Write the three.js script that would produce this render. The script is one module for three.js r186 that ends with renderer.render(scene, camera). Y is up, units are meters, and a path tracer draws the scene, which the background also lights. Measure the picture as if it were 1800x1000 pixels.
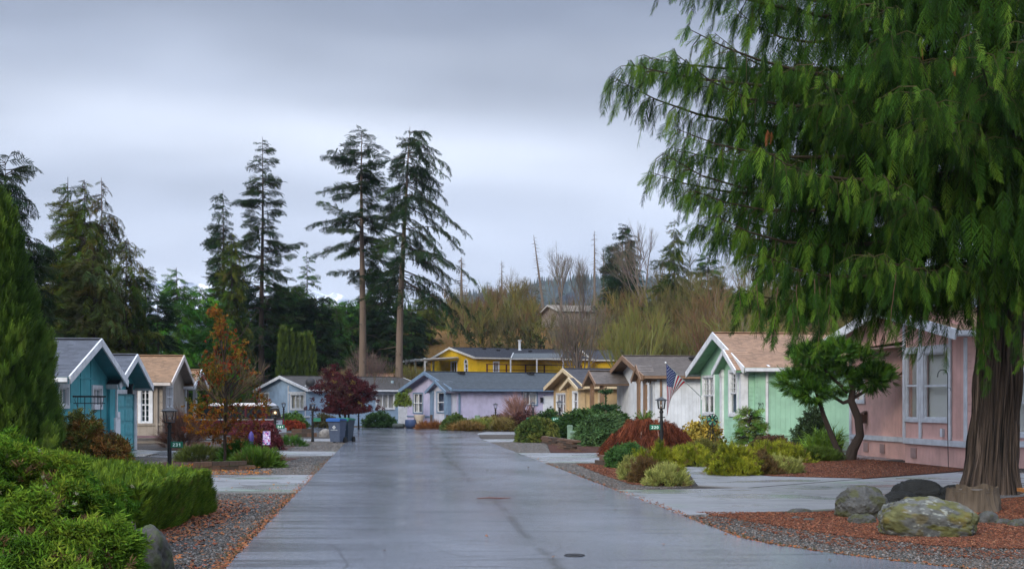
import * as THREE from 'three';
import { mergeGeometries } from 'three/addons/utils/BufferGeometryUtils.js';

// ---------------------------------------------------------------- camera, sky, sun, exposure
const scene = new THREE.Scene();
const FOCAL = 2200, EYE = 1.9, HORIZON = 705;           // lens in photo pixels, eye height in metres, horizon row
const camera = new THREE.PerspectiveCamera(2 * Math.atan(HORIZON / FOCAL) * 180 / Math.PI, 1800 / (2 * HORIZON), 0.1, 20000);
camera.position.set(0, EYE, 0);
camera.setViewOffset(1800, 2 * HORIZON, 0, 0, 1800, 1000);
camera.updateProjectionMatrix();
const renderer = new THREE.WebGLRenderer({ antialias: true });
renderer.setSize(1024, 568);
renderer.toneMapping = THREE.LinearToneMapping;
renderer.toneMappingExposure = 2.4;
renderer.shadowMap.enabled = true;

const sun = new THREE.DirectionalLight(new THREE.Color(1.0, 0.93, 0.82), 1.5);
sun.position.set(-62, 58, 70);
sun.target.position.set(0, 0, -45);
sun.castShadow = true; sun.shadow.radius = 42; sun.shadow.mapSize.set(2048, 2048);
Object.assign(sun.shadow.camera, { left: -90, right: 90, top: 90, bottom: -90, near: 1, far: 400 });
scene.add(sun, sun.target);

// ---------------------------------------------------------------- random numbers and noise
function rngOf(seed) {
  let s = seed * 2654435761 | 0;
  return () => { s = (s + 0x6d2b79f5) | 0; let t = Math.imul(s ^ (s >>> 15), 1 | s); t = (t + Math.imul(t ^ (t >>> 7), 61 | t)) ^ t; return ((t ^ (t >>> 14)) >>> 0) / 4294967296; };
}
const h3 = (x, y, z) => { let n = Math.imul(x, 374761393) ^ Math.imul(y, 668265263) ^ Math.imul(z, 2147483647 - 1274126177); n = Math.imul(n ^ (n >>> 13), 1274126177); return ((n ^ (n >>> 16)) >>> 0) / 4294967296; };
function vnoise(x, y, z = 0, px = 0, py = 0) {            // value noise 0..1, optionally periodic in x and y
  const xi = Math.floor(x), yi = Math.floor(y), zi = Math.floor(z), f = (t) => t * t * (3 - 2 * t);
  const u = f(x - xi), v = f(y - yi), w = f(z - zi), mod = (a, p) => (p ? ((a % p) + p) % p : a);
  const g = (a, b, c) => h3(mod(xi + a, px), mod(yi + b, py), zi + c), L = (a, b, t) => a + (b - a) * t;
  return L(L(L(g(0, 0, 0), g(1, 0, 0), u), L(g(0, 1, 0), g(1, 1, 0), u), v), L(L(g(0, 0, 1), g(1, 0, 1), u), L(g(0, 1, 1), g(1, 1, 1), u), v), w);
}
function fbm(x, y, z = 0, oct = 4, px = 0, py = 0) {
  let s = 0, a = 0.5, n = 0;
  for (let i = 0; i < oct; i++) { s += a * vnoise(x, y, z + i * 17, px, py); n += a; a *= 0.5; x *= 2; y *= 2; z *= 2; px *= 2; py *= 2; }
  return s / n;
}
const clamp = (x, a = 0, b = 1) => Math.min(b, Math.max(a, x)), lerp = (a, b, t) => a + (b - a) * t;
const smooth = (a, b, x) => { const t = clamp((x - a) / (b - a)); return t * t * (3 - 2 * t); };

// overcast sky: brighter towards the zenith, soft streaked cloud, bluish grey
{
  const W = 1024, Hh = 512, data = new Float32Array(W * Hh * 4);
  for (let j = 0; j < Hh; j++) {
    const el = (j + 0.5) / Hh * Math.PI - Math.PI / 2;
    for (let i = 0; i < W; i++) {
      const az = ((i + 0.5) / W - 0.5) * 2 * Math.PI, y = Math.sin(el), c = Math.cos(el), x = c * Math.cos(az), z = c * Math.sin(az), o = (j * W + i) * 4;
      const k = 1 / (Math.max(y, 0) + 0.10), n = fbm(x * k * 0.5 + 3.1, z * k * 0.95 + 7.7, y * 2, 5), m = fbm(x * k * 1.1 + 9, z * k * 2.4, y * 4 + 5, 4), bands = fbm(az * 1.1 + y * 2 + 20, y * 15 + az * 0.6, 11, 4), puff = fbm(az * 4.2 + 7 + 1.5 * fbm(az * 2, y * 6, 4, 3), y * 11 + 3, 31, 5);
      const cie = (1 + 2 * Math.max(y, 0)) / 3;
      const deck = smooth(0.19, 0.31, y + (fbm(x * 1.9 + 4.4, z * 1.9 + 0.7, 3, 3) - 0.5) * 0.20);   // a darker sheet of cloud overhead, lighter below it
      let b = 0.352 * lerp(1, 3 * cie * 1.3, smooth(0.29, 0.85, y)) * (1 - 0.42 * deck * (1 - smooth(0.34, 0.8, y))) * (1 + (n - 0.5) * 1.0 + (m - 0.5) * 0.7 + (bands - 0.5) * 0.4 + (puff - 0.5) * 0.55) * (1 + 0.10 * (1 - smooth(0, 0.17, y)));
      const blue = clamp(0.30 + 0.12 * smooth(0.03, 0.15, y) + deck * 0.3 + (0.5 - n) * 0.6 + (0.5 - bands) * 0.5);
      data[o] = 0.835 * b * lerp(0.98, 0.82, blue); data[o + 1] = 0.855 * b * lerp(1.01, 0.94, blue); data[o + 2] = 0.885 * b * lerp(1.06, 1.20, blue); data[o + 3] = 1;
      if (y < 0) { data[o] = 0.2; data[o + 1] = 0.21; data[o + 2] = 0.24; }
    }
  }
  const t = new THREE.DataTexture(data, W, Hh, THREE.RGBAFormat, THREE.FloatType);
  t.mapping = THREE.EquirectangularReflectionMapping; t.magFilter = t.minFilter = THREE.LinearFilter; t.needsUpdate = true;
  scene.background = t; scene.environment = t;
}
scene.fog = new THREE.FogExp2(new THREE.Color(0.62, 0.74, 0.95), 0.00011);

// ---------------------------------------------------------------- helpers: places, naming, geometry
const V = (x, y, z) => new THREE.Vector3(x, y, z);
const depthAt = (py) => FOCAL * EYE / (py - HORIZON);                             // metres away, of a ground point seen in that row
const xAt = (px, d) => (px - 900) * d / FOCAL, yAt = (py, d) => EYE - (py - HORIZON) * d / FOCAL;
const G = (px, py) => { const d = depthAt(py); return [xAt(px, d), d]; };         // ground point (x, depth)
const names = {};
const numbered = (n) => { const k = names[n] = (names[n] ?? -1) + 1; return k ? n + '_' + String(k).padStart(3, '0') : n; };
const shade = (o) => { o.castShadow = o.receiveShadow = true; return o; };
function tag(o, label, category, group, kind) {
  if (label) o.userData.label = label;
  if (category) o.userData.category = category;
  if (group) o.userData.group = group;
  if (kind) o.userData.kind = kind;
  return o;
}
function thing(name, label, category, x, d, turn = 0, group, y = 0) {
  const o = new THREE.Group(); o.name = numbered(name); o.position.set(x, y, -d); o.rotation.y = turn; scene.add(o);
  return tag(o, label, category, group);
}
function part(parent, name, geo, mat, label) {
  const m = shade(new THREE.Mesh(Array.isArray(geo) ? join(geo) : geo, mat)); m.name = name; parent.add(m);
  if (label) m.userData.label = label;
  return m;
}
function struct(name, geo, mat) { const m = shade(new THREE.Mesh(geo, mat)); m.name = name; m.userData.kind = 'structure'; scene.add(m); return m; }
function copyOf(root, x, d, turn, label, y = 0, s = 1) {
  const r = root.clone(); r.name = numbered(root.name.replace(/_\d+$/, '')); r.position.set(x, y, -d); r.rotation.y = turn; r.scale.setScalar(s); scene.add(r);
  if (label) r.userData.label = label;
  return r;
}
function join(list) {
  const gs = list.map((g) => { const k = g.index ? g.toNonIndexed() : g; for (const a of Object.keys(k.attributes)) if (!['position', 'normal', 'uv'].includes(a)) k.deleteAttribute(a); return k; });
  return gs.length === 1 ? gs[0] : mergeGeometries(gs);
}
function box(w, h, d, x = 0, y = 0, z = 0, rx = 0, ry = 0, rz = 0) {             // centred box, uv in metres
  const g = new THREE.BoxGeometry(w, h, d), uv = g.attributes.uv, dims = [[d, h], [d, h], [w, d], [w, d], [w, h], [w, h]];
  for (let i = 0; i < 24; i++) { const [a, b] = dims[i >> 2]; uv.setXY(i, uv.getX(i) * a, uv.getY(i) * b); }
  if (rx || ry || rz) g.applyMatrix4(new THREE.Matrix4().makeRotationFromEuler(new THREE.Euler(rx, ry, rz)));
  return g.translate(x, y, z);
}
function cyl(r0, r1, h, x = 0, y = 0, z = 0, n = 12, rx = 0, rz = 0) {            // y is the bottom end when upright
  const g = new THREE.CylinderGeometry(r1, r0, h, n).translate(0, h / 2, 0);
  if (rx || rz) g.applyMatrix4(new THREE.Matrix4().makeRotationFromEuler(new THREE.Euler(rx, 0, rz)));
  return g.translate(x, y, z);
}
function lathe(pts, n = 16) { return new THREE.LatheGeometry(pts.map(([r, y]) => new THREE.Vector2(r, y)), n); }
function tube(points, radii, n = 6) {                                              // tapered limb through Vector3 points
  const pos = [], nor = [], uv = [], idx = [], ref = V(0.31, 0.2, 0.93).normalize(); let run = 0;
  points.forEach((p, i) => {
    const t = points[Math.min(i + 1, points.length - 1)].clone().sub(points[Math.max(i - 1, 0)]).normalize();
    const a = ref.clone().sub(t.clone().multiplyScalar(ref.dot(t))).normalize(), b = t.clone().cross(a);
    if (i) run += p.distanceTo(points[i - 1]);
    for (let k = 0; k <= n; k++) {
      const th = k / n * Math.PI * 2, v = a.clone().multiplyScalar(Math.cos(th)).addScaledVector(b, Math.sin(th));
      pos.push(p.x + v.x * radii[i], p.y + v.y * radii[i], p.z + v.z * radii[i]); nor.push(v.x, v.y, v.z); uv.push(k / n * radii[0] * 6, run);
      if (i && k < n) { const q = i * (n + 1) + k, o = q - n - 1; idx.push(o, o + 1, q, q, o + 1, q + 1); }
    }
  });
  const g = new THREE.BufferGeometry();
  g.setAttribute('position', new THREE.Float32BufferAttribute(pos, 3)); g.setAttribute('normal', new THREE.Float32BufferAttribute(nor, 3)); g.setAttribute('uv', new THREE.Float32BufferAttribute(uv, 2));
  g.setIndex(idx); return g;
}
function slab(points, top, depth = top) {                                         // outline in (x, depth) made a flat slab whose upper face lies at `top`
  const s = new THREE.Shape(points.map(([x, d]) => new THREE.Vector2(x, d)));
  return new THREE.ExtrudeGeometry(s, { depth, bevelEnabled: false }).rotateX(-Math.PI / 2).translate(0, top - depth, 0);
}

// ---------------------------------------------------------------- textures and materials
function tex(w, h, fn, rx = 1, ry = 1, srgb = false) {
  const d = new Uint8Array(w * h * 4);
  for (let j = 0; j < h; j++) for (let i = 0; i < w; i++) { const c = fn(i / w, j / h), o = (j * w + i) * 4; for (let k = 0; k < 3; k++) d[o + k] = clamp(Array.isArray(c) ? c[k] : c) * 255; d[o + 3] = 255; }
  const t = new THREE.DataTexture(d, w, h); t.wrapS = t.wrapT = THREE.RepeatWrapping; t.magFilter = THREE.LinearFilter; t.minFilter = THREE.LinearMipmapLinearFilter; t.generateMipmaps = true;
  t.repeat.set(rx, ry); if (srgb) t.colorSpace = THREE.SRGBColorSpace; t.needsUpdate = true; return t;
}
const rep = (t, x, y) => { const c = t.clone(); c.repeat.set(x, y); c.needsUpdate = true; return c; };
const mottle = tex(512, 512, (u, v) => 0.80 + 0.34 * (fbm(u * 6, v * 6, 1, 5, 6, 6) - 0.5) + 0.12 * (h3(u * 512 | 0, v * 512 | 0, 5) - 0.5));
const grainTex = tex(256, 512, (u, v) => { const n = fbm(u * 24, v * 2, 3, 4, 24, 2); return 0.72 + 0.5 * (n - 0.5) + 0.1 * (h3(u * 256 | 0, v * 512 | 0, 7) - 0.5); });
const roughT = tex(256, 256, (u, v) => fbm(u * 32, v * 32, 9, 3, 32, 32));
const grooveV = tex(128, 16, (u) => (u < 0.09 ? 0.0 : u < 0.12 ? 0.5 : 1));
const lapH = tex(16, 128, (u, v) => 1 - v * 0.9);
const shingleC = tex(512, 512, (u, v) => {                                         // asphalt shingle tabs: each its own tone, with grit
  const row = Math.floor(v * 12), col = Math.floor(u * 10 + (row % 2) * 0.5 + 0.3 * h3(row, 3, 1)), t = h3(((col % 10) + 10) % 10, row, 11);
  return 0.66 + 0.26 * (t - 0.5) + 0.3 * (h3(u * 512 | 0, v * 512 | 0, 21) - 0.5) + 0.22 * (fbm(u * 4, v * 4, 8, 4, 4, 4) - 0.5);
});
const stoneGrain = tex(256, 256, (u, v) => fbm(u * 20, v * 40, 19, 3, 20, 40));
const concreteC = tex(1024, 1024, (u, v) => {                                        // cement with pitting, rust and thin green algae where water stands
  const n = fbm(u * 8, v * 8, 3, 5, 8, 8) - 0.5, g = h3(u * 1024 | 0, v * 1024 | 0, 44) - 0.5, al = smooth(0.58, 0.70, fbm(u * 3, v * 5, 61, 5, 3, 5)), st = smooth(0.6, 0.68, fbm(u * 5, v * 24, 83, 4, 5, 24)), k = 0.9 + 0.35 * n + 0.16 * g - 0.10 * st;
  return [k * (1 - 0.25 * al), k * (1 - 0.08 * al), k * (1 - 0.30 * al)].map((x) => x * 0.95);
});
const wetR = tex(256, 256, (u, v) => 0.35 + 0.75 * smooth(0.38, 0.62, fbm(u * 5, v * 9, 91, 4, 5, 9)));
const M = {};
function mat(color, o = {}) {
  const { map, bump, bumpScale, rough, ...rest } = o;
  return new THREE.MeshPhysicalMaterial({ specularIntensity: o.specularIntensity ?? 0.6, color: new THREE.Color().setRGB(...color), roughness: rough ?? 0.8, map: map ?? null, bumpMap: bump ?? null, bumpScale: bumpScale ?? 0.004, ...rest });
}
const paint = (c, spacing = 0.2) => mat(c, { map: rep(mottle, 0.45, 0.45), bump: rep(grooveV, 1 / spacing, 1), bumpScale: 0.012, rough: 0.62 });
const lapPaint = (c) => mat(c, { map: rep(mottle, 0.45, 0.45), bump: rep(lapH, 1, 1 / 0.16), bumpScale: 0.016, rough: 0.6 });
const trim = (c, rough = 0.5) => mat(c, { map: rep(mottle, 0.9, 0.9), rough });
const roofing = (c) => mat(c, { map: rep(shingleC, 0.5, 0.5), bump: rep(shingleC, 0.5, 0.5), bumpScale: 0.006, rough: 0.62 });
Object.assign(M, {
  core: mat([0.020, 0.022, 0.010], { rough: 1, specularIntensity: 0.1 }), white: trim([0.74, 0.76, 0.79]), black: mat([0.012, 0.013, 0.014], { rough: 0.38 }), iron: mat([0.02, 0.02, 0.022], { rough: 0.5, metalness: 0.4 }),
  glass: new THREE.MeshPhysicalMaterial({ color: 0xffffff, roughness: 0.03, transmission: 1, thickness: 0, ior: 1.5 }),
  lampGlass: new THREE.MeshPhysicalMaterial({ color: 0xf2f4f6, roughness: 0.12, transmission: 1, thickness: 0, ior: 1.5 }),
  curtain: mat([0.50, 0.49, 0.45], { bump: rep(grooveV, 9, 1), bumpScale: 0.03, rough: 0.9 }), blind: mat([0.55, 0.55, 0.5], { bump: rep(lapH, 1, 22), bumpScale: 0.02, rough: 0.8 }),
  dark: mat([0.02, 0.02, 0.022], { rough: 0.9 }),
  bark: mat([0.14, 0.095, 0.07], { map: rep(grainTex, 1.2, 0.6), bump: rep(grainTex, 1.2, 0.6), bumpScale: 0.03, rough: 0.95 }),
  firBark: mat([0.19, 0.14, 0.105], { map: rep(grainTex, 1, 0.4), bump: rep(grainTex, 1, 0.4), bumpScale: 0.05, rough: 0.95 }),
  darkBark: mat([0.06, 0.045, 0.035], { map: rep(grainTex, 1, 0.5), bump: rep(grainTex, 1, 0.5), bumpScale: 0.02, rough: 0.95 }),
  greyTwig: mat([0.15, 0.12, 0.10], { rough: 0.95 }), mossTwig: mat([0.17, 0.17, 0.06], { rough: 0.95 }), brownTwig: mat([0.16, 0.08, 0.055], { rough: 0.95 }),
  timber: mat([0.085, 0.06, 0.045], { map: rep(grainTex, 2, 1), bump: rep(grainTex, 2, 1), bumpScale: 0.012, rough: 0.85 }),
  timber2: mat([0.15, 0.09, 0.06], { map: rep(grainTex, 2, 1), bump: rep(grainTex, 2, 1), bumpScale: 0.012, rough: 0.85 }),
  concrete: mat([0.22, 0.225, 0.235], { map: rep(concreteC, 0.125, 0.125), bump: rep(roughT, 2, 2), bumpScale: 0.004, roughnessMap: rep(wetR, 0.125, 0.125), rough: 0.55, specularIntensity: 1 }),
  foliage: new THREE.MeshPhysicalMaterial({ color: 0xffffff, vertexColors: true, specularIntensity: 0.35, roughness: 0.7, side: THREE.DoubleSide }),
  needles: new THREE.MeshPhysicalMaterial({ color: 0xffffff, vertexColors: true, specularIntensity: 0.15, roughness: 0.9, side: THREE.DoubleSide }),
  leafy: new THREE.MeshPhysicalMaterial({ color: 0xffffff, vertexColors: true, roughness: 0.95, specularIntensity: 0.2, transmission: 0.35, thickness: 0, ior: 1.3, side: THREE.DoubleSide }),
});
// ---------------------------------------------------------------- the setting: ground, road, drives, beds, hills
const hillMask = (x, d) => smooth(-40, -8, x + (d - 110) * 0.22);
const hillY = (x, d) => (1.5 * smooth(100, 150, d) + (10.5 * smooth(110, 172, d) + 3.5 * smooth(172, 320, d)) * hillMask(x, d)) + (d > 96 ? (fbm(x * 0.06, d * 0.06, 2, 3) - 0.5) * 2.4 * smooth(100, 140, d) : 0);
{
  // gravel and packed earth, one sheet to the horizon
  const gravelC = tex(1024, 1024, (u, v) => {
    const s = h3(u * 340 | 0, v * 340 | 0, 31), n = fbm(u * 5, v * 5, 4, 4, 5, 5), f = h3(u * 1024 | 0, v * 1024 | 0, 6);
    const k = 0.42 + 0.34 * (s - 0.5) + 0.3 * (n - 0.5) + 0.2 * (f - 0.5), w = h3(u * 340 | 0, v * 340 | 0, 77) * 0.12;
    return [k * (1.02 + w), k, k * (0.97 - w * 0.6)];
  }, 1, 1, true);
  const gravelB = tex(512, 512, (u, v) => fbm(u * 128, v * 128, 12, 2, 128, 128));
  const g = new THREE.PlaneGeometry(16000, 16000, 2, 2).rotateX(-Math.PI / 2); const uv = g.attributes.uv; for (let i = 0; i < uv.count; i++) uv.setXY(i, uv.getX(i) * 16000, uv.getY(i) * 16000);
  struct('ground', g, mat([0.26, 0.245, 0.23], { map: rep(gravelC, 1 / 6, 1 / 6), bump: rep(gravelB, 1 / 3, 1 / 3), bumpScale: 0.03, rough: 0.85 }));

  // the wet asphalt road, bending left at its far end; crack, seam and tyre-wear marks are its own stains
  const roadC = tex(1024, 2048, (u, v) => {                                     // u across 10 m, v along 50 m
    const X = u * 10, Y = v * 50, g1 = h3(u * 1024 | 0, v * 2048 | 0, 3) - 0.5, n = fbm(u * 5, v * 25, 7, 4, 5, 25) - 0.5, st = fbm(u * 7, v * 170, 5, 4, 7, 170);
    let k = 0.55 + 0.16 * g1 + 0.16 * n;
    const streak = smooth(0.60, 0.74, st) * (0.35 + 0.65 * smooth(0.45, 0.6, fbm(u * 3, v * 12, 40, 3, 3, 12)));
    k -= 0.20 * streak + 0.15 * smooth(0.50, 0.62, fbm(u * 3, v * 260, 25, 4, 3, 260)) * smooth(3.4, 1.5, X);
    const seam = Math.abs(X - 5.15 - 0.25 * (fbm(1, v * 20, 3, 3, 0, 20) - 0.5)); k -= 0.2 * Math.exp(-seam * seam / 0.004) * smooth(0.35, 0.55, fbm(2, v * 60, 9, 3, 0, 60)) + 0.09 * Math.exp(-seam * seam / 0.5);
    const ck = Math.abs(fbm(u * 3, v * 9, 51, 3, 3, 9) - 0.5), on = smooth(0.5, 0.62, fbm(u * 2, v * 10, 71, 2, 2, 10)); k -= 0.13 * Math.exp(-ck * ck / 0.000006) * on; const fleck = h3(u * 500 | 0, v * 2500 | 0, 91); if (fleck > 0.9985) k *= 0.45;
    return [k * 0.98, k, k * 1.03];
  }, 1, 1, true);
  const roadR = tex(512, 1024, (u, v) => 0.42 + 0.9 * (fbm(u * 6, v * 30, 17, 4, 6, 30) - 0.42) + 0.14 * (smooth(0.58, 0.72, fbm(u * 7, v * 170, 5, 4, 7, 170))));
  const road = mat([0.52, 0.54, 0.60], { map: rep(roadC, 0.1, 0.02), bump: rep(roughT, 3, 3), bumpScale: 0.003, roughnessMap: rep(roadR, 0.1, 0.02), rough: 0.27, specularIntensity: 1 });
  M.road = road;
  const L = (d) => -3.25 - 0.101 * (d - 14.2), R = (d) => 2.66 - 0.1042 * (d - 21.66) + (d < 17.2 ? 0.24 * Math.pow(Math.min(17.2 - d, 7), 1.6) : 0), pts = [];
  for (const d of [-8, 6, 10, 11.5, 13, 14, 15, 15.7, 16.4, 17.2]) pts.push([R(d), d]);
  for (let d = 20; d <= 66; d += 6) pts.push([R(d), d]);
  pts.push([-1.95, 71], [-2.5, 76], [-3.6, 80.3], [-5.6, 84], [-9, 86.5], [-14, 89.5], [-22, 93.5], [-44, 102], [-44, 90], [-24, 82], [-15, 77.2], [-12, 75], [-10.6, 73], [-9.7, 70], [L(66), 66]);
  for (let d = 60; d >= 14; d -= 6) pts.push([L(d), d]);
  pts.push([L(6), 6], [L(-8), -8]);
  const rg = slab(pts, 0.03);
  const ruv = rg.attributes.uv, rp = rg.attributes.position; for (let i = 0; i < ruv.count; i++) { const d = -rp.getZ(i); ruv.setXY(i, rp.getX(i) + 0.1 * (d - 14.2) + 4.6, d); }
  struct('road', rg, road);
  M.roadEdges = { L, R };

  const drive = (points, name = 'driveway', top = 0.024) => struct(numbered(name), slab(points, top), M.concrete);
  // right-hand drives, each in two poured slabs with a joint between
  drive([[R(20.6), 20.6], [5.2, 21.6], [7.6, 23.0], [9.15, 25.6], [5.1, 27.0], [R(26.2), 26.4]]);
  drive([[9.19, 25.6], [7.66, 23.0], [10.5, 25.2], [30, 26.0], [30, 31.5], [11.8, 33.0], [8.6, 30.2], [5.2, 27.03]]);
  drive([[4.15, 27.9], [5.1, 27.1], [8.5, 30.3], [6.5, 31.2], [5.6, 33.0], [5.55, 36], [4.7, 36], [4.55, 32]], 'path');
  drive([[R(38), 38], [7, 39], [14, 40.5], [14, 45], [4.5, 45.2], [R(45.2), 45.2]]);
  drive([[R(57.4), 57.4], [6, 58], [6, 61.6], [R(61.5), 61.5]]);
  drive([[R(70), 70], [5, 71.5], [5, 76], [-1.6, 76]]);
  // left-hand drives
  drive([[L(25.8), 25.8], [-13, 25.6], [-15, 31.4], [L(31.8), 31.8]]);
  drive([[L(43), 43], [-12.5, 42.4], [-13.2, 47.2], [L(46.6), 46.6]]);
  drive([[L(58.5), 58.5], [-18, 58], [-18, 62.6], [L(62.5), 62.5]]);
  drive([[-13.9, 42.8], [-10.5, 41.5], [-10.6, 44], [-14.4, 48.4]], 'driveway');

  // bark mulch beds, slightly mounded
  const mulchC = tex(512, 512, (u, v) => { const s = h3(u * 170 | 0, v * 256 | 0, 3), n = fbm(u * 6, v * 6, 2, 4, 6, 6), k = 0.75 + 0.7 * (s - 0.5) + 0.5 * (n - 0.5); return [k * 0.50, k * 0.30, k * 0.21]; }, 1, 1, true);
  M.mulch = mat([0.44, 0.40, 0.38], { map: rep(mulchC, 0.5, 0.5), bump: rep(roughT, 1.2, 1.2), bumpScale: 0.04, rough: 0.95 });
  const bed = (points, top = 0.016) => struct(numbered('mulch_bed'), slab(points, top), M.mulch);
  bed([[3.2, 21.2], [3.9, 19.4], [4.7, 17.6], [5.6, 16.5], [7.4, 15.9], [9, 15.7], [16, 16], [16, 25.1], [10.5, 24.9], [7.6, 22.7], [5.2, 21.3]]);
  bed([[5.65, 33], [6.6, 31.4], [8.6, 30.5], [11.8, 33.4], [12.6, 34.5], [11.0, 44], [7.5, 47.5], [5.0, 46], [5.6, 37]]);
  bed([[2.9, 28.4], [4.0, 28.0], [4.4, 32], [4.6, 37], [4.5, 37.9], [1.9, 37.5], [2.3, 32]]);
  bed([[1.4, 46], [6.2, 46], [6.4, 57], [1.6, 56.6]]);
  bed([[-10.6, 33.6], [-7.2, 34], [-7.0, 41.3], [-10.8, 41]], 0.02);
  bed([[-13.2, 48.2], [-8.6, 47.8], [-9.6, 57.6], [-15, 57.8]], 0.018);

  // hillside behind the houses: rusty bracken and dry grass
  const nx = 150, nd = 90, hg = new THREE.PlaneGeometry(1, 1, nx, nd), p = hg.attributes.position, col = [], huv = hg.attributes.uv;
  for (let i = 0; i < p.count; i++) {
    const a = p.getX(i) + 0.5, b = 0.5 - p.getY(i), d = 98 + Math.pow(1 - b, 2.2) * 900, x = (a - 0.5) * (260 + d * 1.4);
    p.setXYZ(i, x, hillY(x, d) - 0.15 + (d < 99 ? -0.4 : 0), -d); huv.setXY(i, x, d);
    const n = fbm(x * 0.05, d * 0.05, 6, 4), o = smooth(0.42, 0.62, n); col.push(lerp(0.04, 0.17, o), lerp(0.045, 0.085, o), lerp(0.012, 0.014, o));
  }
  hg.setAttribute('color', new THREE.Float32BufferAttribute(col, 3)); hg.computeVertexNormals();
  struct('hillside', hg, mat([1, 1, 1], { vertexColors: true, map: rep(mottle, 0.12, 0.12), bump: rep(roughT, 0.12, 0.12), bumpScale: 0.35, rough: 1 }));

  // wooded ridge, blue with distance, and the snow mountain
  const range = (name, d0, thick, top, color, n = 160, x0 = -900, x1 = 900, opts = {}) => {
    const gg = new THREE.PlaneGeometry(1, 1, n, 24), q = gg.attributes.position, c = [];
    for (let i = 0; i < q.count; i++) {
      const a = q.getX(i) + 0.5, b = q.getY(i) + 0.5, x = lerp(x0, x1, a), peak = top(x), r = b;
      const y = peak * Math.pow(r, 0.8) * (1 + (fbm(x * 0.02, r * 6, 4, 4) - 0.5) * 0.16 * (1 - r)), d = d0 + r * thick + (fbm(x * 0.012, r * 5, 14, 3) - 0.5) * thick * 0.5;
      q.setXYZ(i, x, y, -d); c.push(...color(x, y, peak));
    }
    gg.setAttribute('color', new THREE.Float32BufferAttribute(c, 3)); gg.computeVertexNormals();
    struct(name, gg, mat([1, 1, 1], { vertexColors: true, rough: 1, ...opts }));
  };
  M.ridge = (X) => { const x = X / 2; return 1.9 * (80 + 26 * smooth(-190, 40, x) + 16 * Math.sin(x * 0.011 + 0.6) + 26 * (fbm(x * 0.008, 3, 2, 4) - 0.5)); };
  range('hill', 1700, 700, (x) => M.ridge(x), () => [0.022, 0.036, 0.024], 260, -2200, 2200);
  const snowTop = (X) => { const x = X / 1.8; return 1.8 * (300 + 40 * (fbm(x * 0.01, 1, 5, 5) - 0.5) - 0.0011 * Math.pow(x + 760, 2) * 0.35); };
  range('mountain', 4500, 1260, (x) => Math.max(30, snowTop(x)), (x, y, pk) => { const s = smooth(0.40, 0.6, fbm(x * 0.017, y * 0.025, 8, 5) + (y / pk - 0.66) * 0.7); return [lerp(0.05, 0.8, s), lerp(0.06, 0.82, s), lerp(0.08, 0.86, s)]; }, 260, -2700, 360);
}
// number lettering as flat print on a plate (green plate, or bare figures on a wall)
function numberPlate(text, ink, ground, wid = 0.3) {
  const c = document.createElement('canvas'); c.width = 256; c.height = 112; const x = c.getContext('2d');
  if (ground) { x.fillStyle = ground; x.fillRect(0, 0, 256, 112); } else x.clearRect(0, 0, 256, 112);
  x.fillStyle = ink; x.font = 'bold 98px sans-serif'; x.textAlign = 'center'; x.textBaseline = 'middle'; x.fillText(text.split('').join('\u200a'), 128, 60);
  const t = new THREE.CanvasTexture(c); t.colorSpace = THREE.SRGBColorSpace;
  const m = new THREE.MeshStandardMaterial({ map: t, roughness: 0.5, ...(ground ? {} : { alphaTest: 0.5, transparent: false }) });
  const face = new THREE.PlaneGeometry(wid, wid * 112 / 256), mesh = shade(new THREE.Mesh(face, m)); mesh.name = 'lettering'; return mesh;
}
// ---------------------------------------------------------------- houses
// A wall runs from p0 to p1 (house axes: x back from the road along the ridge, z towards the camera on right-hand houses), seen with its outer face.
function wallFrame(house, p0, p1) {
  const a = V(p0[0], 0, p0[1]), b = V(p1[0], 0, p1[1]), X = b.clone().sub(a), len = X.length(); X.normalize();
  const Z = X.clone().cross(V(0, 1, 0)), m = new THREE.Matrix4().makeBasis(X, V(0, 1, 0), Z).setPosition(a);
  house.updateMatrixWorld(true);
  const w = house.matrixWorld.clone().multiply(m), o = V(0, 0, 0).applyMatrix4(w), e = V(len, 0, 0).applyMatrix4(w);
  // photo measurements to wall metres
  const uOf = (px) => { const k = (px - 900) / FOCAL, dx = e.x - o.x, dd = o.z - e.z, d0 = -o.z; return len * (k * d0 - o.x) / (dx - k * dd); };
  const dOf = (u) => -o.z + (o.z - e.z) * u / len;
  const rect = (x0, y0, x1, y1) => { let a0 = uOf(x0), a1 = uOf(x1); if (a0 > a1) [a0, a1] = [a1, a0]; const d = dOf((a0 + a1) / 2); return { u: a0, y: yAt(y1, d), w: a1 - a0, h: yAt(y0, d) - yAt(y1, d) }; };
  return { m, len, house, uOf, dOf, rect, yOf: (py, px) => yAt(py, dOf(uOf(px))) };
}
function wallMesh(frame, name, outline, holes, material, thick = 0.12, parent = frame.house) {
  const s = new THREE.Shape(outline.map(([u, y]) => new THREE.Vector2(u, y)));
  for (const h of holes) { const p = new THREE.Path(); p.moveTo(h.u, h.y); p.lineTo(h.u, h.y + h.h); p.lineTo(h.u + h.w, h.y + h.h); p.lineTo(h.u + h.w, h.y); p.closePath(); s.holes.push(p); }
  const g = new THREE.ExtrudeGeometry(s, { depth: thick, bevelEnabled: false }).translate(0, 0, -thick).applyMatrix4(frame.m);
  return part(parent, name, g, material);
}
const on = (frame, g) => g.applyMatrix4(frame.m);
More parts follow.
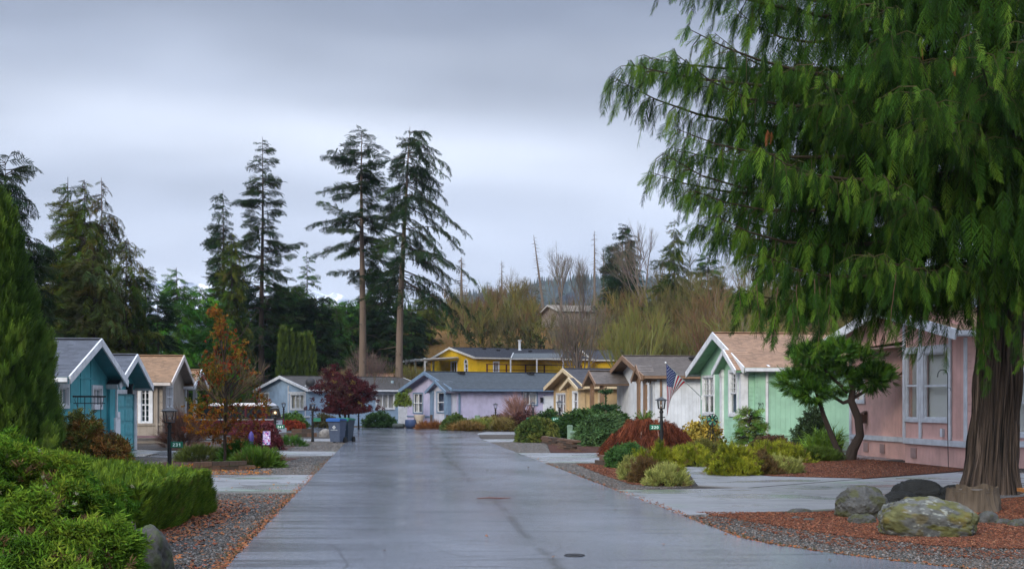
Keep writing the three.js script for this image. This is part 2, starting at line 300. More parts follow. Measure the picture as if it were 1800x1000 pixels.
// window in a wall: trim boards, sash frames with glazing bars, one pane per light, and what hangs behind
function windowIn(frame, r, o = {}) {
  const { cols = 1, rows = 1, tw = 0.09, trimMat = M.white, behind = 'curtain', muntins = null, sill = true } = o;
  const g = new THREE.Group(); g.name = 'window'; frame.house.add(g);
  const b = [], { u, y, w, h } = r;
  b.push(box(w + 2 * tw, tw, 0.05, u + w / 2, y + h + tw / 2, 0.027), box(w + 2 * tw, tw, 0.05, u + w / 2, y - tw / 2, 0.027), box(tw, h, 0.048, u - tw / 2, y + h / 2, 0.026), box(tw, h, 0.048, u + w + tw / 2, y + h / 2, 0.026));
  part(g, 'trim', on(frame, join(b)), trimMat);
  const f = [], fw = Math.min(0.05, w * 0.12); f.push(box(w, fw, 0.06, u + w / 2, y + fw / 2, -0.03), box(w, fw, 0.06, u + w / 2, y + h - fw / 2, -0.03), box(fw, h - 2 * fw, 0.06, u + fw / 2, y + h / 2, -0.03), box(fw, h - 2 * fw, 0.06, u + w - fw / 2, y + h / 2, -0.03));
  for (let i = 1; i < cols; i++) f.push(box(fw * 1.2, h - 2 * fw, 0.056, u + w * i / cols, y + h / 2, -0.028));
  for (let j = 1; j < rows; j++) f.push(box(w - 2 * fw, fw * 1.2, 0.052, u + w / 2, y + h * j / rows, -0.026));
  part(g, 'frame', on(frame, join(f)), M.white);
  if (muntins) {
    const mb = [], [mc, mr, part0] = muntins, cw = w / cols, ch = h / rows;
    for (let i = 0; i < cols; i++) for (let j = 0; j < rows; j++) { if (part0 === 'top' && j < rows - 1) continue; const x0 = u + i * cw, y0 = y + j * ch; for (let k = 1; k < mc; k++) mb.push(box(0.022, ch, 0.02, x0 + cw * k / mc, y0 + ch / 2, -0.028)); for (let k = 1; k < mr; k++) mb.push(box(cw, 0.022, 0.018, x0 + cw / 2, y0 + ch * k / mr, -0.027)); }
    part(g, 'glazing_bars', on(frame, join(mb)), M.white);
  }
  for (let i = 0; i < cols; i++) for (let j = 0; j < rows; j++) part(g, 'pane', on(frame, box(w / cols - 0.02, h / rows - 0.02, 0.006, u + w * (i + 0.5) / cols, y + h * (j + 0.5) / rows, -0.045)), M.glass);
  if (behind === 'curtain') { part(g, 'curtain', on(frame, join([box(w * 0.36, h, 0.03, u + w * 0.18, y + h / 2, -0.2), box(w * 0.36, h, 0.03, u + w * 0.82, y + h / 2, -0.2)])), M.curtain); }
  else if (behind === 'full') part(g, 'curtain', on(frame, box(w, h, 0.03, u + w / 2, y + h / 2, -0.2)), M.curtain);
  else if (behind === 'blind') part(g, 'blind', on(frame, box(w, h * (o.drop ?? 1), 0.02, u + w / 2, y + h - h * (o.drop ?? 1) / 2, -0.16)), M.blind);
  return g;
}
// one roof slope as overlapping shingle courses; the ridge line a-b, eave line c-d (house axes)
function shingles(a, b, c, d, course = 0.15) {
  const pos = [], uv = [], len = a.distanceTo(c), run = a.distanceTo(b), n = Math.max(3, Math.round(len / course)), up = b.clone().sub(a).cross(c.clone().sub(a)).normalize(); if (up.y < 0) up.negate();
  const P = (s, t, lift) => a.clone().lerp(c, t).lerp(b.clone().lerp(d, t), s).addScaledVector(up, lift);
  const quad = (p, q, r, s, v0, v1) => { for (const [k, x, v] of [[p, 0, v0], [q, run, v0], [r, run, v1], [p, 0, v0], [r, run, v1], [s, 0, v1]]) { pos.push(k.x, k.y, k.z); uv.push(x, v); } };
  for (let i = 0; i < n; i++) { const t0 = i / n, t1 = (i + 1) / n; quad(P(0, t0, 0.004), P(1, t0, 0.004), P(1, t1, 0.018), P(0, t1, 0.018), -t0 * len, -t1 * len); quad(P(0, t1, 0.018), P(1, t1, 0.018), P(1, t1, 0.0), P(0, t1, 0.0), -t1 * len, -t1 * len - 0.02); }
  const g = new THREE.BufferGeometry(); g.setAttribute('position', new THREE.Float32BufferAttribute(pos, 3)); g.setAttribute('uv', new THREE.Float32BufferAttribute(uv, 2)); g.computeVertexNormals();
  const f = (up.dot(V(g.attributes.normal.getX(0), g.attributes.normal.getY(0), g.attributes.normal.getZ(0)))); if (f < 0) { const q = g.attributes.position.array, w = g.attributes.uv.array; for (let i = 0; i < q.length; i += 9) for (let k = 0; k < 3; k++) { const t = q[i + k]; q[i + k] = q[i + 3 + k]; q[i + 3 + k] = t; } for (let i = 0; i < w.length; i += 6) for (let k = 0; k < 2; k++) { const t = w[i + k]; w[i + k] = w[i + 2 + k]; w[i + 2 + k] = t; } g.computeVertexNormals(); }
  return g;
}
// gable roof over z in [z0, z1], x in [x0, x1]; returns nothing, adds parts
function gableRoof(house, { x0, x1, z0, z1, eave, apex, over = 0.4, front = 0.5, back = 0.3, roofMat, rakeMat, soffitMat, rake = 0.24, backRake = true, gutter = true, ridgeAt = 0.5, vents = 0 }) {
  const zr = lerp(z0, z1, ridgeAt);
  for (const [ze, s] of [[z0, -1], [z1, 1]]) {
    const half = Math.abs(ze - zr), pitch = (apex - eave) / half, zE = ze + s * over, yE = eave - over * pitch, L = Math.hypot(half + over, apex - yE), xa = x0 - front, xb = x1 + back;
    const a = V(xa, apex, zr), b = V(xb, apex, zr), c = V(xa, yE, zE), d = V(xb, yE, zE);
    part(house, 'roof', shingles(a, b, c, d), roofMat);
    const ang = Math.atan2(apex - yE, half + over), mid = [(zr + zE) / 2, (apex + yE) / 2];
    const deck = box(xb - xa - 0.02, 0.09, L - 0.02, 0, -0.05, 0).applyMatrix4(new THREE.Matrix4().makeRotationX(s * ang)).translate((xa + xb) / 2, mid[1], mid[0]);
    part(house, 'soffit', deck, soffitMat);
    for (const xx of backRake ? [xa - 0.02, xb + 0.02] : [xa - 0.02]) { const r = box(0.05, rake, L + 0.02, 0, -rake / 2 + 0.03, 0).applyMatrix4(new THREE.Matrix4().makeRotationX(s * ang)).translate(xx, mid[1], mid[0]); part(house, 'rake_board', r, rakeMat); }
    if (gutter) part(house, 'gutter', [box(xb - xa - 0.06, 0.13, 0.1, (xa + xb) / 2, yE - 0.08, zE + s * 0.055), box(xb - xa - 0.06, 0.16, 0.03, (xa + xb) / 2, yE - 0.1, zE - s * 0.02)], rakeMat);
  }
  if (backRake) part(house, 'ridge_cap', [box(x1 - x0 + front + back, 0.03, 0.16, (x0 - front + x1 + back) / 2, apex + 0.012, zr - 0.07, 0.25), box(x1 - x0 + front + back, 0.03, 0.16, (x0 - front + x1 + back) / 2, apex + 0.012, zr + 0.07, -0.25)], roofMat);
}
function roofVent(house, x, z, y, s = 1) { part(house, 'roof_vent', [box(0.34 * s, 0.12 * s, 0.3 * s, x, y + 0.06 * s, z), box(0.4 * s, 0.05 * s, 0.36 * s, x, y + 0.145 * s, z)], M.dark); }

// a plain gabled house from where its road-side gable stands: far corner and near corner as [x, depth]
function house(label, category, far, near, o) {
  const right = o.side === 'right', A = right ? far : near, B = right ? near : far;              // local z runs A -> B
  const width = Math.hypot(near[0] - far[0], near[1] - far[1]);
  const turn = Math.atan2(B[0] - A[0], A[1] - B[1]);
  const h = thing(o.name ?? 'house', label, category, (A[0] + B[0]) / 2, (A[1] + B[1]) / 2, turn, o.group, o.base ?? 0);
  const w = width / 2, W = { front: wallFrame(h, [0, -w], [0, w]), pos: wallFrame(h, [0, w], [o.len, w]), neg: wallFrame(h, [o.len, -w], [0, -w]), back: wallFrame(h, [o.len, w], [o.len, -w]) };
  h.updateMatrixWorld(true);
  const c = { h, W, w, o, right, nearWall: right ? W.pos : W.neg, zNear: right ? w : -w, sgn: right ? 1 : -1 };
  return c;
}
function finishHouse(c, holes = {}, opt = {}) {
  const { o, W, h, w } = c, e = o.eave, a = o.apex;
  const front = opt.frontOutline ?? [[0, 0], [2 * w, 0], [2 * w, e], [w, a], [0, e]];
  if (!opt.noFront) wallMesh(W.front, 'gable_wall', front, holes.front ?? [], o.wall, 0.12);
  wallMesh(W.back, 'gable_wall', [[0.121, 0], [2 * w - 0.121, 0], [2 * w - 0.121, e], [w, a - 0.03], [0.121, e]], [], o.wall);
  for (const k of ['pos', 'neg']) wallMesh(W[k], 'long_wall', [[0.122, 0], [W[k].len - 0.122 + (k === 'x' ? 1 : 0), 0], [W[k].len - 0.122, e - 0.02], [0.122, e - 0.02]], holes[k] ?? [], o.longWall ?? o.wall);
  part(h, 'floor', box(o.len - 0.3, 0.05, 2 * w - 0.3, o.len / 2, 0.4, 0), M.dark);
  gableRoof(h, { x0: 0, x1: o.len, z0: -w, z1: w, eave: e, apex: a, roofMat: o.roof, rakeMat: o.trim, soffitMat: o.soffit ?? o.wall, over: o.over ?? 0.35, front: o.front ?? 0.5, rake: o.rake });
}
// small gabled bay standing out from the front gable wall between z0 and z1
function bay(c, { z0, z1, out, eave, apex, over = 0.25, win, postMat, postW = 0.32, postD = 0.28, wallMat, winOpt, front = 0.35, backTo = 0.3 }) {
  const { h, o } = c, f = wallFrame(h, [-out, z0], [-out, z1]), wid = z1 - z0, hole = win ? f.rect(...win) : null;
  wallMesh(f, 'bay_wall', [[0, 0], [wid, 0], [wid, eave], [wid / 2, apex], [0, eave]], hole ? [hole] : [], wallMat ?? o.wall, 0.1);
  for (const z of [z0 + 0.05, z1 - 0.05]) part(h, 'bay_side', box(out - 0.1, eave - 0.02, 0.1, -out / 2 + 0.05, eave / 2, z), wallMat ?? o.wall);
  for (const z of [z0 + postW / 2 - 0.06, z1 - postW / 2 + 0.06]) part(h, 'post', [box(postD, eave - 0.02, postW, -out - 0.03 + postD / 2 - 0.06, (eave - 0.02) / 2, z), box(postD + 0.05, 0.14, postW + 0.06, -out - 0.03 + postD / 2 - 0.06, eave - 0.25, z), box(postD + 0.04, 0.22, postW + 0.05, -out - 0.03 + postD / 2 - 0.06, 0.11, z)], postMat ?? o.trim);
  if (hole) windowIn(f, hole, winOpt);
  gableRoof(h, { x0: -out, x1: backTo, z0, z1, eave, apex, over, front, back: 0, roofMat: o.roof, rakeMat: o.trim, soffitMat: o.soffit ?? o.wall, rake: 0.2, gutter: false, backRake: false });
  return f;
}
const zAt = (c, px, out) => wallFrame(c.h, [-out, -c.w], [-out, c.w]).uOf(px) - c.w;
const alongWall = (c, t) => t * 2 * c.w - c.w;
function downspout(c, x, z, top) { part(c.h, 'downspout', [box(0.09, top - 0.2, 0.07, x, top / 2, z), box(0.09, 0.07, 0.35, x, top - 0.08, z + (z > 0 ? 0.12 : -0.12), 0.3)], c.o.trim); }

// ---- pale pink house, right
{
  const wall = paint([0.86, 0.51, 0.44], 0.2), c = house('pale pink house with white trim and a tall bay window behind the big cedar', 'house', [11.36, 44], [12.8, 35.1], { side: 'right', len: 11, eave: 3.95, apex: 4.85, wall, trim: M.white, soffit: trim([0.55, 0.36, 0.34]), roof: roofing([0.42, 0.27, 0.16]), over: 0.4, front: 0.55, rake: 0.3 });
  const { h, W, w, o } = c, F = W.front, L = F.len, um = F.uOf(1592), rec = 0.6;
  const wn = F.rect(1594, 620, 1615, 736), ww = F.rect(1626, 620, 1669, 736);
  wallMesh(F, 'gable_wall', [[um, 0], [L, 0], [L, o.eave], [w, o.apex], [um, lerp(o.eave, o.apex, um / w)]], [wn, ww], wall);
  wallMesh(F, 'gable_panel', [[0, o.eave - 0.35], [um - 0.004, o.eave - 0.18], [um - 0.004, lerp(o.eave, o.apex, um / w) - 0.01], [0, o.eave]], [], wall, 0.1);
  const R = wallFrame(h, [rec, -w], [rec, -w + um]), small = { u: 0.35, y: 1.9, w: 0.75, h: 0.75 };
  wallMesh(R, 'recessed_wall', [[0, 0], [um, 0], [um, o.eave - 0.1], [0, o.eave - 0.2]], [small], wall);
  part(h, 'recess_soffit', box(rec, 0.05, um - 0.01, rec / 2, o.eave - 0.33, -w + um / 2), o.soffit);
  part(h, 'recess_side', box(rec - 0.13, o.eave - 0.36, 0.1, rec / 2 + 0.06, (o.eave - 0.36) / 2, -w + um + 0.06), wall);
  windowIn(R, small, { cols: 1, rows: 1, behind: 'blind' });
  windowIn(F, wn, { cols: 1, rows: 2, behind: 'full', tw: 0.1 }); windowIn(F, ww, { cols: 1, rows: 2, behind: 'blind', tw: 0.12 });
  const b = [], bt = (u, y0, y1, wd = 0.13) => b.push(box(wd, y1 - y0, 0.05, u, (y0 + y1) / 2, 0.031));
  for (const px of [1592, 1620.5, 1673, 1702]) { const u = Math.min(F.uOf(px), L - 0.07); bt(u, 0.78, Math.min(o.apex - Math.abs(u - w) * 0.2 - 0.28, 9)); }
  b.push(box(L - um, 0.17, 0.07, (um + L) / 2, 0.68, 0.042), box(F.uOf(1673) - um, 0.2, 0.056, (F.uOf(1673) + um) / 2, F.yOf(614, 1630), 0.034));
  part(h, 'trim_boards', on(F, join(b)), M.white);
  part(h, 'belt_board', on(R, join([box(um, 0.16, 0.06, um / 2, 0.66, 0.035), box(0.12, o.eave - 0.4, 0.055, 0.06, (o.eave - 0.4) / 2, 0.032)])), M.white);
  for (const px of [1524, 1553, 1608]) part(h, 'foundation_vent', on(px < 1590 ? R : F, box(0.34, 0.3, 0.03, (px < 1590 ? R : F).uOf(px), 0.32, 0.018)), trim([0.45, 0.3, 0.27]));
  const sw = { u: 1.25, y: 0.98, w: 1.4, h: 1.75 }, nh = W.pos;
  wallMesh(nh, 'long_wall', [[0.122, 0], [o.len - 0.122, 0], [o.len - 0.122, o.eave - 0.02], [0.122, o.eave - 0.02]], [sw], wall); windowIn(nh, sw, { cols: 2, rows: 2, behind: 'blind', tw: 0.12 });
  part(h, 'belt_board', on(nh, box(o.len, 0.17, 0.06, o.len / 2, 0.68, 0.035)), M.white);
  wallMesh(W.neg, 'long_wall', [[0.122, 0], [o.len - rec - 0.122, 0], [o.len - rec - 0.122, o.eave - 0.02], [0.122, o.eave - 0.02]], [], wall);
  wallMesh(W.back, 'gable_wall', [[0.121, 0], [L - 0.121, 0], [L - 0.121, o.eave], [w, o.apex - 0.03], [0.121, o.eave]], [], wall);
  part(h, 'floor', box(o.len - 1, 0.05, L - 0.3, o.len / 2 + 0.4, 0.4, 0), M.dark);
  gableRoof(h, { x0: 0, x1: o.len, z0: -w, z1: w, eave: o.eave, apex: o.apex, roofMat: o.roof, rakeMat: o.trim, soffitMat: o.soffit, over: 0.4, front: 0.55, rake: 0.3 });
  part(h, 'outlet_box', on(F, box(0.13, 0.24, 0.08, F.uOf(1660), 0.98, 0.045)), M.white);
  // wooden feeder hung on the recessed wall
  const f = thing('bird_feeder', 'small brown wooden wall feeder on the shaded pink wall', 'bird feeder', 0, 0), up = R.uOf(1524), yy = yAt(741, R.dOf(up)); f.applyMatrix4(h.matrixWorld.clone().multiply(R.m).multiply(new THREE.Matrix4().makeTranslation(up, yy, 0.02)));
  part(f, 'back_board', box(0.2, 0.42, 0.025, 0, 0.15, 0.015), M.timber2); part(f, 'tray', [box(0.24, 0.02, 0.26, 0, -0.05, 0.15), box(0.24, 0.05, 0.02, 0, -0.03, 0.28)], M.timber2); part(f, 'roof', box(0.24, 0.02, 0.26, 0, 0.3, 0.12, 0.5), M.timber2); part(f, 'side', [box(0.015, 0.3, 0.2, -0.09, 0.1, 0.12), box(0.015, 0.3, 0.2, 0.09, 0.1, 0.12)], M.timber2);
  M.pink = c;
}
// ---- mint green house
{
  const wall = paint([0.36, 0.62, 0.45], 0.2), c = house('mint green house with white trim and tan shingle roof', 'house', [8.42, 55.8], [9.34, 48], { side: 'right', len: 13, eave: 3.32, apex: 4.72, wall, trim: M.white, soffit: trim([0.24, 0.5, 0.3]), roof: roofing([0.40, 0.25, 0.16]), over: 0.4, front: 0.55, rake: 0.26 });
  const { h, W, w, o } = c, F = W.front, win = F.rect(1237, 664, 1256, 726);
  const z = (px) => F.uOf(px) - w;
  finishHouse(c, { front: [win] });
  windowIn(F, win, { cols: 2, rows: 2, muntins: [2, 3, 'top'], behind: 'curtain', tw: 0.11 });
  const z0 = zAt(c, 1270, 0.45), z1 = w - 0.12;
  bay(c, { z0, z1, out: 0.45, eave: 3.2, apex: 3.92, win: [1284, 655, 1297, 727], winOpt: { cols: 1, rows: 2, muntins: [3, 4, 'top'], behind: 'none', tw: 0.12 }, wallMat: lapPaint([0.36, 0.62, 0.45]), over: 0.25, backTo: 0.1 });
  part(h, 'belt_board', on(W.pos, box(o.len, 0.1, 0.04, o.len / 2, 0.62, 0.025)), o.wall); part(h, 'foundation', on(W.pos, box(o.len, 0.34, 0.06, o.len / 2, 0.17, 0.036)), trim([0.25, 0.36, 0.28]));
  downspout(c, 0.45, w + 0.04, o.eave);
  const num = numberPlate('212', '#203028', null, 1); num.applyMatrix4(new THREE.Matrix4().makeTranslation(0.22, 1.72, 0.02)); num.scale.set(0.31, 0.95, 1); num.applyMatrix4(W.pos.m); num.name = 'house_number'; h.add(num);
  roofVent(h, 4.6, 1.2, lerp(o.apex, o.eave, 1.2 / w) - 0.02, 1.1);
  M.green = c;
}
// ---- white house with brown trim
{
  const wall = paint([0.74, 0.77, 0.81], 0.2), brown = trim([0.26, 0.16, 0.10]), c = house('white house with brown posts and a dark taupe roof', 'house', [6.05, 72], [7.33, 64], { side: 'right', len: 11, eave: 3.28, apex: 4.35, wall, trim: brown, soffit: trim([0.22, 0.14, 0.09]), roof: roofing([0.16, 0.135, 0.12]), over: 0.35, front: 0.7, rake: 0.26 });
  const { h, W, w, o } = c, F = W.front, z = (px) => F.uOf(px) - w;
  finishHouse(c, {});
  bay(c, { z0: zAt(c, 1123, 0.4), z1: w - 0.15, out: 0.4, eave: 3.15, apex: 3.75, win: [1133, 676, 1140, 722], postMat: brown, postW: 0.45, winOpt: { cols: 1, rows: 2, behind: 'none' }, over: 0.22, backTo: 0.1 });
  // porch gable at the far end on a dark post with a brick pedestal and lattice
  const pz0 = -w - 0.3, pz1 = -w + 2.6;
  gableRoof(h, { x0: -1.6, x1: 1.4, z0: pz0, z1: pz1, eave: 2.95, apex: 3.6, over: 0.25, front: 0.3, back: 0, roofMat: o.roof, rakeMat: brown, soffitMat: o.soffit, rake: 0.22, gutter: false });
  for (const zz of [pz0 + 0.2, pz1 - 0.2]) part(h, 'porch_post', box(0.22, 2.0, 0.22, -1.45, 1.95, zz), brown);
  const ped = new THREE.Group(); ped.name = 'brick_pedestal'; h.add(ped); const bg = box(0.21, 0.07, 0.1), bm = [[0.3, 0.17, 0.12], [0.25, 0.14, 0.1], [0.34, 0.2, 0.14]].map((k) => mat(k, { rough: 0.9 }));
  for (let r = 0; r < 12; r++) for (let k = 0; k < 5; k++) { const b = part(ped, 'brick', bg, bm[(r * 7 + k * 3) % 3]); b.position.set(-1.75 + 0.22 * (k % 2) + (r % 2 ? 0.02 : 0), 0.04 + r * 0.08, pz1 - 0.95 + k * 0.22); b.rotation.y = Math.PI / 2; }
  part(ped, 'core', box(0.3, 0.96, 1.06, -1.6, 0.48, pz1 - 0.5), trim([0.24, 0.17, 0.13])); part(ped, 'cap', box(0.52, 0.08, 1.3, -1.65, 1.0, pz1 - 0.5), brown);
  const lat = []; for (let k = 0; k < 5; k++) { lat.push(box(0.03, 1.7, 0.03, -1.45, 1.85, pz1 + 0.1 + k * 0.2)); lat.push(box(0.028, 0.03, 0.85, -1.45, 1.1 + k * 0.38, pz1 + 0.5)); } part(h, 'lattice', lat, brown);
  roofVent(h, 3.0, 1.0, lerp(o.apex, o.eave, 1.0 / w) - 0.02, 1.2); downspout(c, 0.3, w + 0.04, o.eave);
  part(h, 'garage_door', on(W.pos, box(4.6, 2.2, 0.03, 4.6, 1.2, 0.017)), paint([0.72, 0.75, 0.8], 0.55));
}
// ---- cream house
{
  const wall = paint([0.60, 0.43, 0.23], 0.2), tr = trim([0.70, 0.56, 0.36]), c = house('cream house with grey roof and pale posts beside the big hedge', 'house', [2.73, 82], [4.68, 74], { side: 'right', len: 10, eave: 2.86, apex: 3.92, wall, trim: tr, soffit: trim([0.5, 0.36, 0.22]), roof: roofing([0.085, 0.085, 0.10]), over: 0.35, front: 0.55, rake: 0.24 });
  const { h, W, w, o } = c, F = W.front, win = F.rect(979, 693, 995, 726);
  finishHouse(c, { front: [win] }); windowIn(F, win, { cols: 3, rows: 2, behind: 'none', tw: 0.08 });
  bay(c, { z0: zAt(c, 997, 0.55), z1: w - 0.1, out: 0.55, eave: 2.78, apex: 3.3, win: [1008, 690, 1016, 720], winOpt: { cols: 1, rows: 2, behind: 'curtain', tw: 0.1 }, postW: 0.4, postMat: trim([0.58, 0.42, 0.24]), over: 0.4 });
  part(h, 'corner_board', on(W.pos, box(0.2, o.eave - 0.05, 0.05, 0.5, o.eave / 2, 0.03)), tr); roofVent(h, 3.5, 0.8, lerp(o.apex, o.eave, 0.8 / w) - 0.02, 1.2);
}
// ---- lilac house at the bend
{
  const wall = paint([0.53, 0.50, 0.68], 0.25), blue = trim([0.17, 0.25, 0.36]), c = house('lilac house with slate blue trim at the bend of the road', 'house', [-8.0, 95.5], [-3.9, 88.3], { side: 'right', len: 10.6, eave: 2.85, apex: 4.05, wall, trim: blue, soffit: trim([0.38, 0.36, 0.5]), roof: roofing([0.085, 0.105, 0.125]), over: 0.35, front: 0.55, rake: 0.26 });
  const { h, W, w, o } = c, F = W.front, win = F.rect(727, 692, 743, 725), P = W.pos, w2 = P.rect(919, 688, 943, 711);
  finishHouse(c, { front: [win], pos: [w2] }); windowIn(F, win, { cols: 2, rows: 2, behind: 'curtain', tw: 0.09, trimMat: blue }); windowIn(P, w2, { cols: 2, rows: 1, behind: 'curtain', tw: 0.09, trimMat: blue });
  bay(c, { z0: zAt(c, 758, 0.65), z1: w - 0.05, out: 0.65, eave: 2.72, apex: 3.35, win: [769, 690, 781, 724], winOpt: { cols: 1, rows: 2, behind: 'none', tw: 0.1, trimMat: blue }, postMat: blue, postW: 0.5, over: 0.35, wallMat: paint([0.55, 0.56, 0.66], 0.25) });
  part(h, 'corner_board', on(P, box(0.14, o.eave - 0.1, 0.05, P.uOf(807), o.eave / 2, 0.03)), blue);
  part(h, 'belt_board', on(F, box(F.len * 0.5, 0.1, 0.05, F.len * 0.25, 0.75, 0.03)), blue);
  part(h, 'door', on(P, join([box(1.1, 2.15, 0.05, P.uOf(966), 1.2, 0.03)])), M.white); part(h, 'corner_board', on(P, box(0.12, o.eave - 0.5, 0.045, P.uOf(957), (o.eave - 0.5) / 2, 0.027)), blue);
  const ll = part(h, 'wall_lamp', on(P, join([box(0.14, 0.3, 0.14, P.uOf(951), 1.95, 0.1), box(0.2, 0.05, 0.2, P.uOf(951), 2.14, 0.1)])), M.black);
  roofVent(h, 2.2, 0.6, lerp(o.apex, o.eave, 0.6 / w), 1.3); roofVent(h, 8.2, 0.5, lerp(o.apex, o.eave, 0.5 / w), 1.3);
}
// ---- blue house at the far left of the bend
{
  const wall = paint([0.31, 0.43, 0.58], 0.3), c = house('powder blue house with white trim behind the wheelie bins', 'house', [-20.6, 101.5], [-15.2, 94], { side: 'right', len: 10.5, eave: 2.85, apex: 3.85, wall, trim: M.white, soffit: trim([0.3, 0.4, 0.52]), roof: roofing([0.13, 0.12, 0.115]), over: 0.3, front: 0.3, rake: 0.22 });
  const { h, W, w, o } = c, F = W.front, win = F.rect(511, 694, 534, 719), P = W.pos, w2 = P.rect(662, 693, 692, 718), w1 = F.rect(458, 692, 472, 716);
  finishHouse(c, { front: [w1, win], pos: [w2] }); windowIn(F, win, { cols: 3, rows: 1, behind: 'full', tw: 0.1 }); windowIn(F, w1, { cols: 2, rows: 1, behind: 'full', tw: 0.1 }); windowIn(P, w2, { cols: 3, rows: 1, behind: 'full', tw: 0.1 });
  const b = []; for (const px of [507, 537]) b.push(box(0.12, 2.4, 0.05, F.uOf(px), 1.9, 0.035)); b.push(box(F.uOf(537) - F.uOf(507), 0.12, 0.045, (F.uOf(537) + F.uOf(507)) / 2, F.yOf(690, 520), 0.03), box(F.len, 0.12, 0.045, F.len / 2, 0.72, 0.03));
  part(h, 'trim_boards', on(F, join(b)), M.white); part(h, 'door', on(P, box(0.95, 2.1, 0.05, P.uOf(709), 1.1, 0.03)), M.white);
  part(h, 'roof_vent', cyl(0.12, 0.12, 0.35, 8.5, 3.2, 2.3), trim([0.3, 0.4, 0.45]));
  const dish = thing('satellite_dish', 'dark satellite dish on the eave of the powder blue house', 'satellite dish', 0, 0); dish.position.set(xAt(545, 94.2), yAt(676, 94.2), -94.2);
  const dg = new THREE.SphereGeometry(0.62, 20, 10, 0, Math.PI * 2, 0, 0.75).translate(0, -0.62, 0).rotateX(Math.PI / 2 - 0.25); dg.translate(0, 0.25, 0.2); const dm = part(dish, 'reflector', dg, new THREE.MeshStandardMaterial({ color: 0x1d1b1e, roughness: 0.6, side: THREE.DoubleSide })); dm.scale.set(0.85, 0.85, 0.85);
  part(dish, 'arm', tube([V(0, -0.5, 0.05), V(0, -0.05, 0.6)], [0.02, 0.015]), M.iron); part(dish, 'mast', tube([V(0, -0.75, -0.1), V(0, 0.1, 0.0)], [0.03, 0.03]), M.iron);
}
// ---- teal house with its garage, left
{
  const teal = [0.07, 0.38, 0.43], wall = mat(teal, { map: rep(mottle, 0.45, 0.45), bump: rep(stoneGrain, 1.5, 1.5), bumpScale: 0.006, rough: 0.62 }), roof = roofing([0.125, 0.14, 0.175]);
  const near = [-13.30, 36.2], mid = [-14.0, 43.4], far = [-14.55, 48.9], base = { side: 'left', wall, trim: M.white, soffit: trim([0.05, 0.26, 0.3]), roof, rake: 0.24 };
  const c = house('teal house with grey roof and an attached garage', 'house', mid, near, { ...base, len: 10, eave: 2.72, apex: 3.86, over: 0.4, front: 0.55 });
  const { h, W, w, o } = c, F = W.front, w1 = F.rect(101, 681, 117, 712), w2 = F.rect(161, 683, 176, 714);
  finishHouse(c, { front: [w1, w2] }); windowIn(F, w1, { cols: 2, rows: 1, behind: 'curtain', tw: 0.11 }); windowIn(F, w2, { cols: 2, rows: 1, behind: 'full', tw: 0.11 });
  const bat = []; for (const px of [122, 140, 158]) bat.push(box(0.05, 1.4, 0.025, F.uOf(px), 2.55, 0.014)); bat.push(box(F.len, 0.05, 0.02, F.len / 2, F.yOf(664, 140), 0.012)); part(h, 'battens', on(F, join(bat)), o.wall);
  // garage wing, same group: gable to the road, set against the far side
  const g0 = wallFrame(h, [0.25, -w - 5.45], [0.25, -w]);                                       // local z runs near -> far on this side, so the wing lies at z > w
  const gz0 = w + 0.0, gz1 = w + 5.4, ga = { eave: 2.62, apex: 3.6 }, GF = wallFrame(h, [0.2, gz0], [0.2, gz1]), gl = GF.len, door = { u: GF.uOf(203), y: 0.02, w: GF.uOf(234) - GF.uOf(203), h: 2.15 };
  wallMesh(GF, 'gable_wall', [[0, 0], [gl, 0], [gl, ga.eave], [gl / 2, ga.apex], [0, ga.eave]], [door], wall);
  wallMesh(wallFrame(h, [9, gz1], [0.2, gz1]), 'long_wall', [[0.122, 0], [8.6, 0], [8.6, ga.eave - 0.02], [0.122, ga.eave - 0.02]], [], wall);
  wallMesh(wallFrame(h, [0.2, gz1 - 0.001], [9, gz1 - 0.001]), 'long_wall', [[0.122, 0], [8.6, 0], [8.6, ga.eave - 0.03], [0.122, ga.eave - 0.03]], [], wall, 0.1);
  gableRoof(h, { x0: 0.2, x1: 9, z0: gz0 + 0.0, z1: gz1, eave: ga.eave, apex: ga.apex, roofMat: roof, rakeMat: M.white, soffitMat: o.soffit, over: 0.36, front: 0.62, rake: 0.24 });
  const gd = new THREE.Group(); gd.name = 'garage_door'; h.add(gd); const pm = trim([0.13, 0.47, 0.52], 0.5);
  part(gd, 'door_leaf', on(GF, box(door.w, door.h, 0.04, door.u + door.w / 2, door.y + door.h / 2, -0.06)), pm);
  for (let r = 0; r < 4; r++) for (let k = 0; k < 2; k++) part(gd, 'panel', on(GF, box(door.w / 2 - 0.2, door.h / 4 - 0.12, 0.03, door.u + door.w * (k + 0.5) / 2, door.y + door.h * (r + 0.5) / 4, -0.03)), pm);
  part(h, 'door_trim', on(GF, join([box(0.16, door.h + 0.16, 0.06, door.u - 0.08, door.y + door.h / 2 + 0.06, 0.034), box(0.34, door.h + 0.16, 0.06, door.u + door.w + 0.17, door.y + door.h / 2 + 0.06, 0.034), box(door.w, 0.16, 0.055, door.u + door.w / 2, door.y + door.h + 0.08, 0.03)])), M.white);
  const lu = GF.uOf(221), ly = yAt(682, GF.dOf(lu)); part(h, 'wall_lamp', on(GF, join([box(0.2, 0.34, 0.18, lu, ly - 0.06, 0.14), box(0.26, 0.05, 0.24, lu, ly + 0.13, 0.14), box(0.08, 0.3, 0.1, lu, ly, 0.05)])), M.black);
  part(h, 'downspout', [box(0.08, 2.4, 0.08, -0.06, 1.3, w - 0.25)], o.wall);
  part(h, 'gate', [box(0.06, 1.15, 0.75, -0.4, 0.75, w - 0.55), box(0.06, 0.25, 0.4, -0.4, 1.4, w - 0.4)], M.white);
}
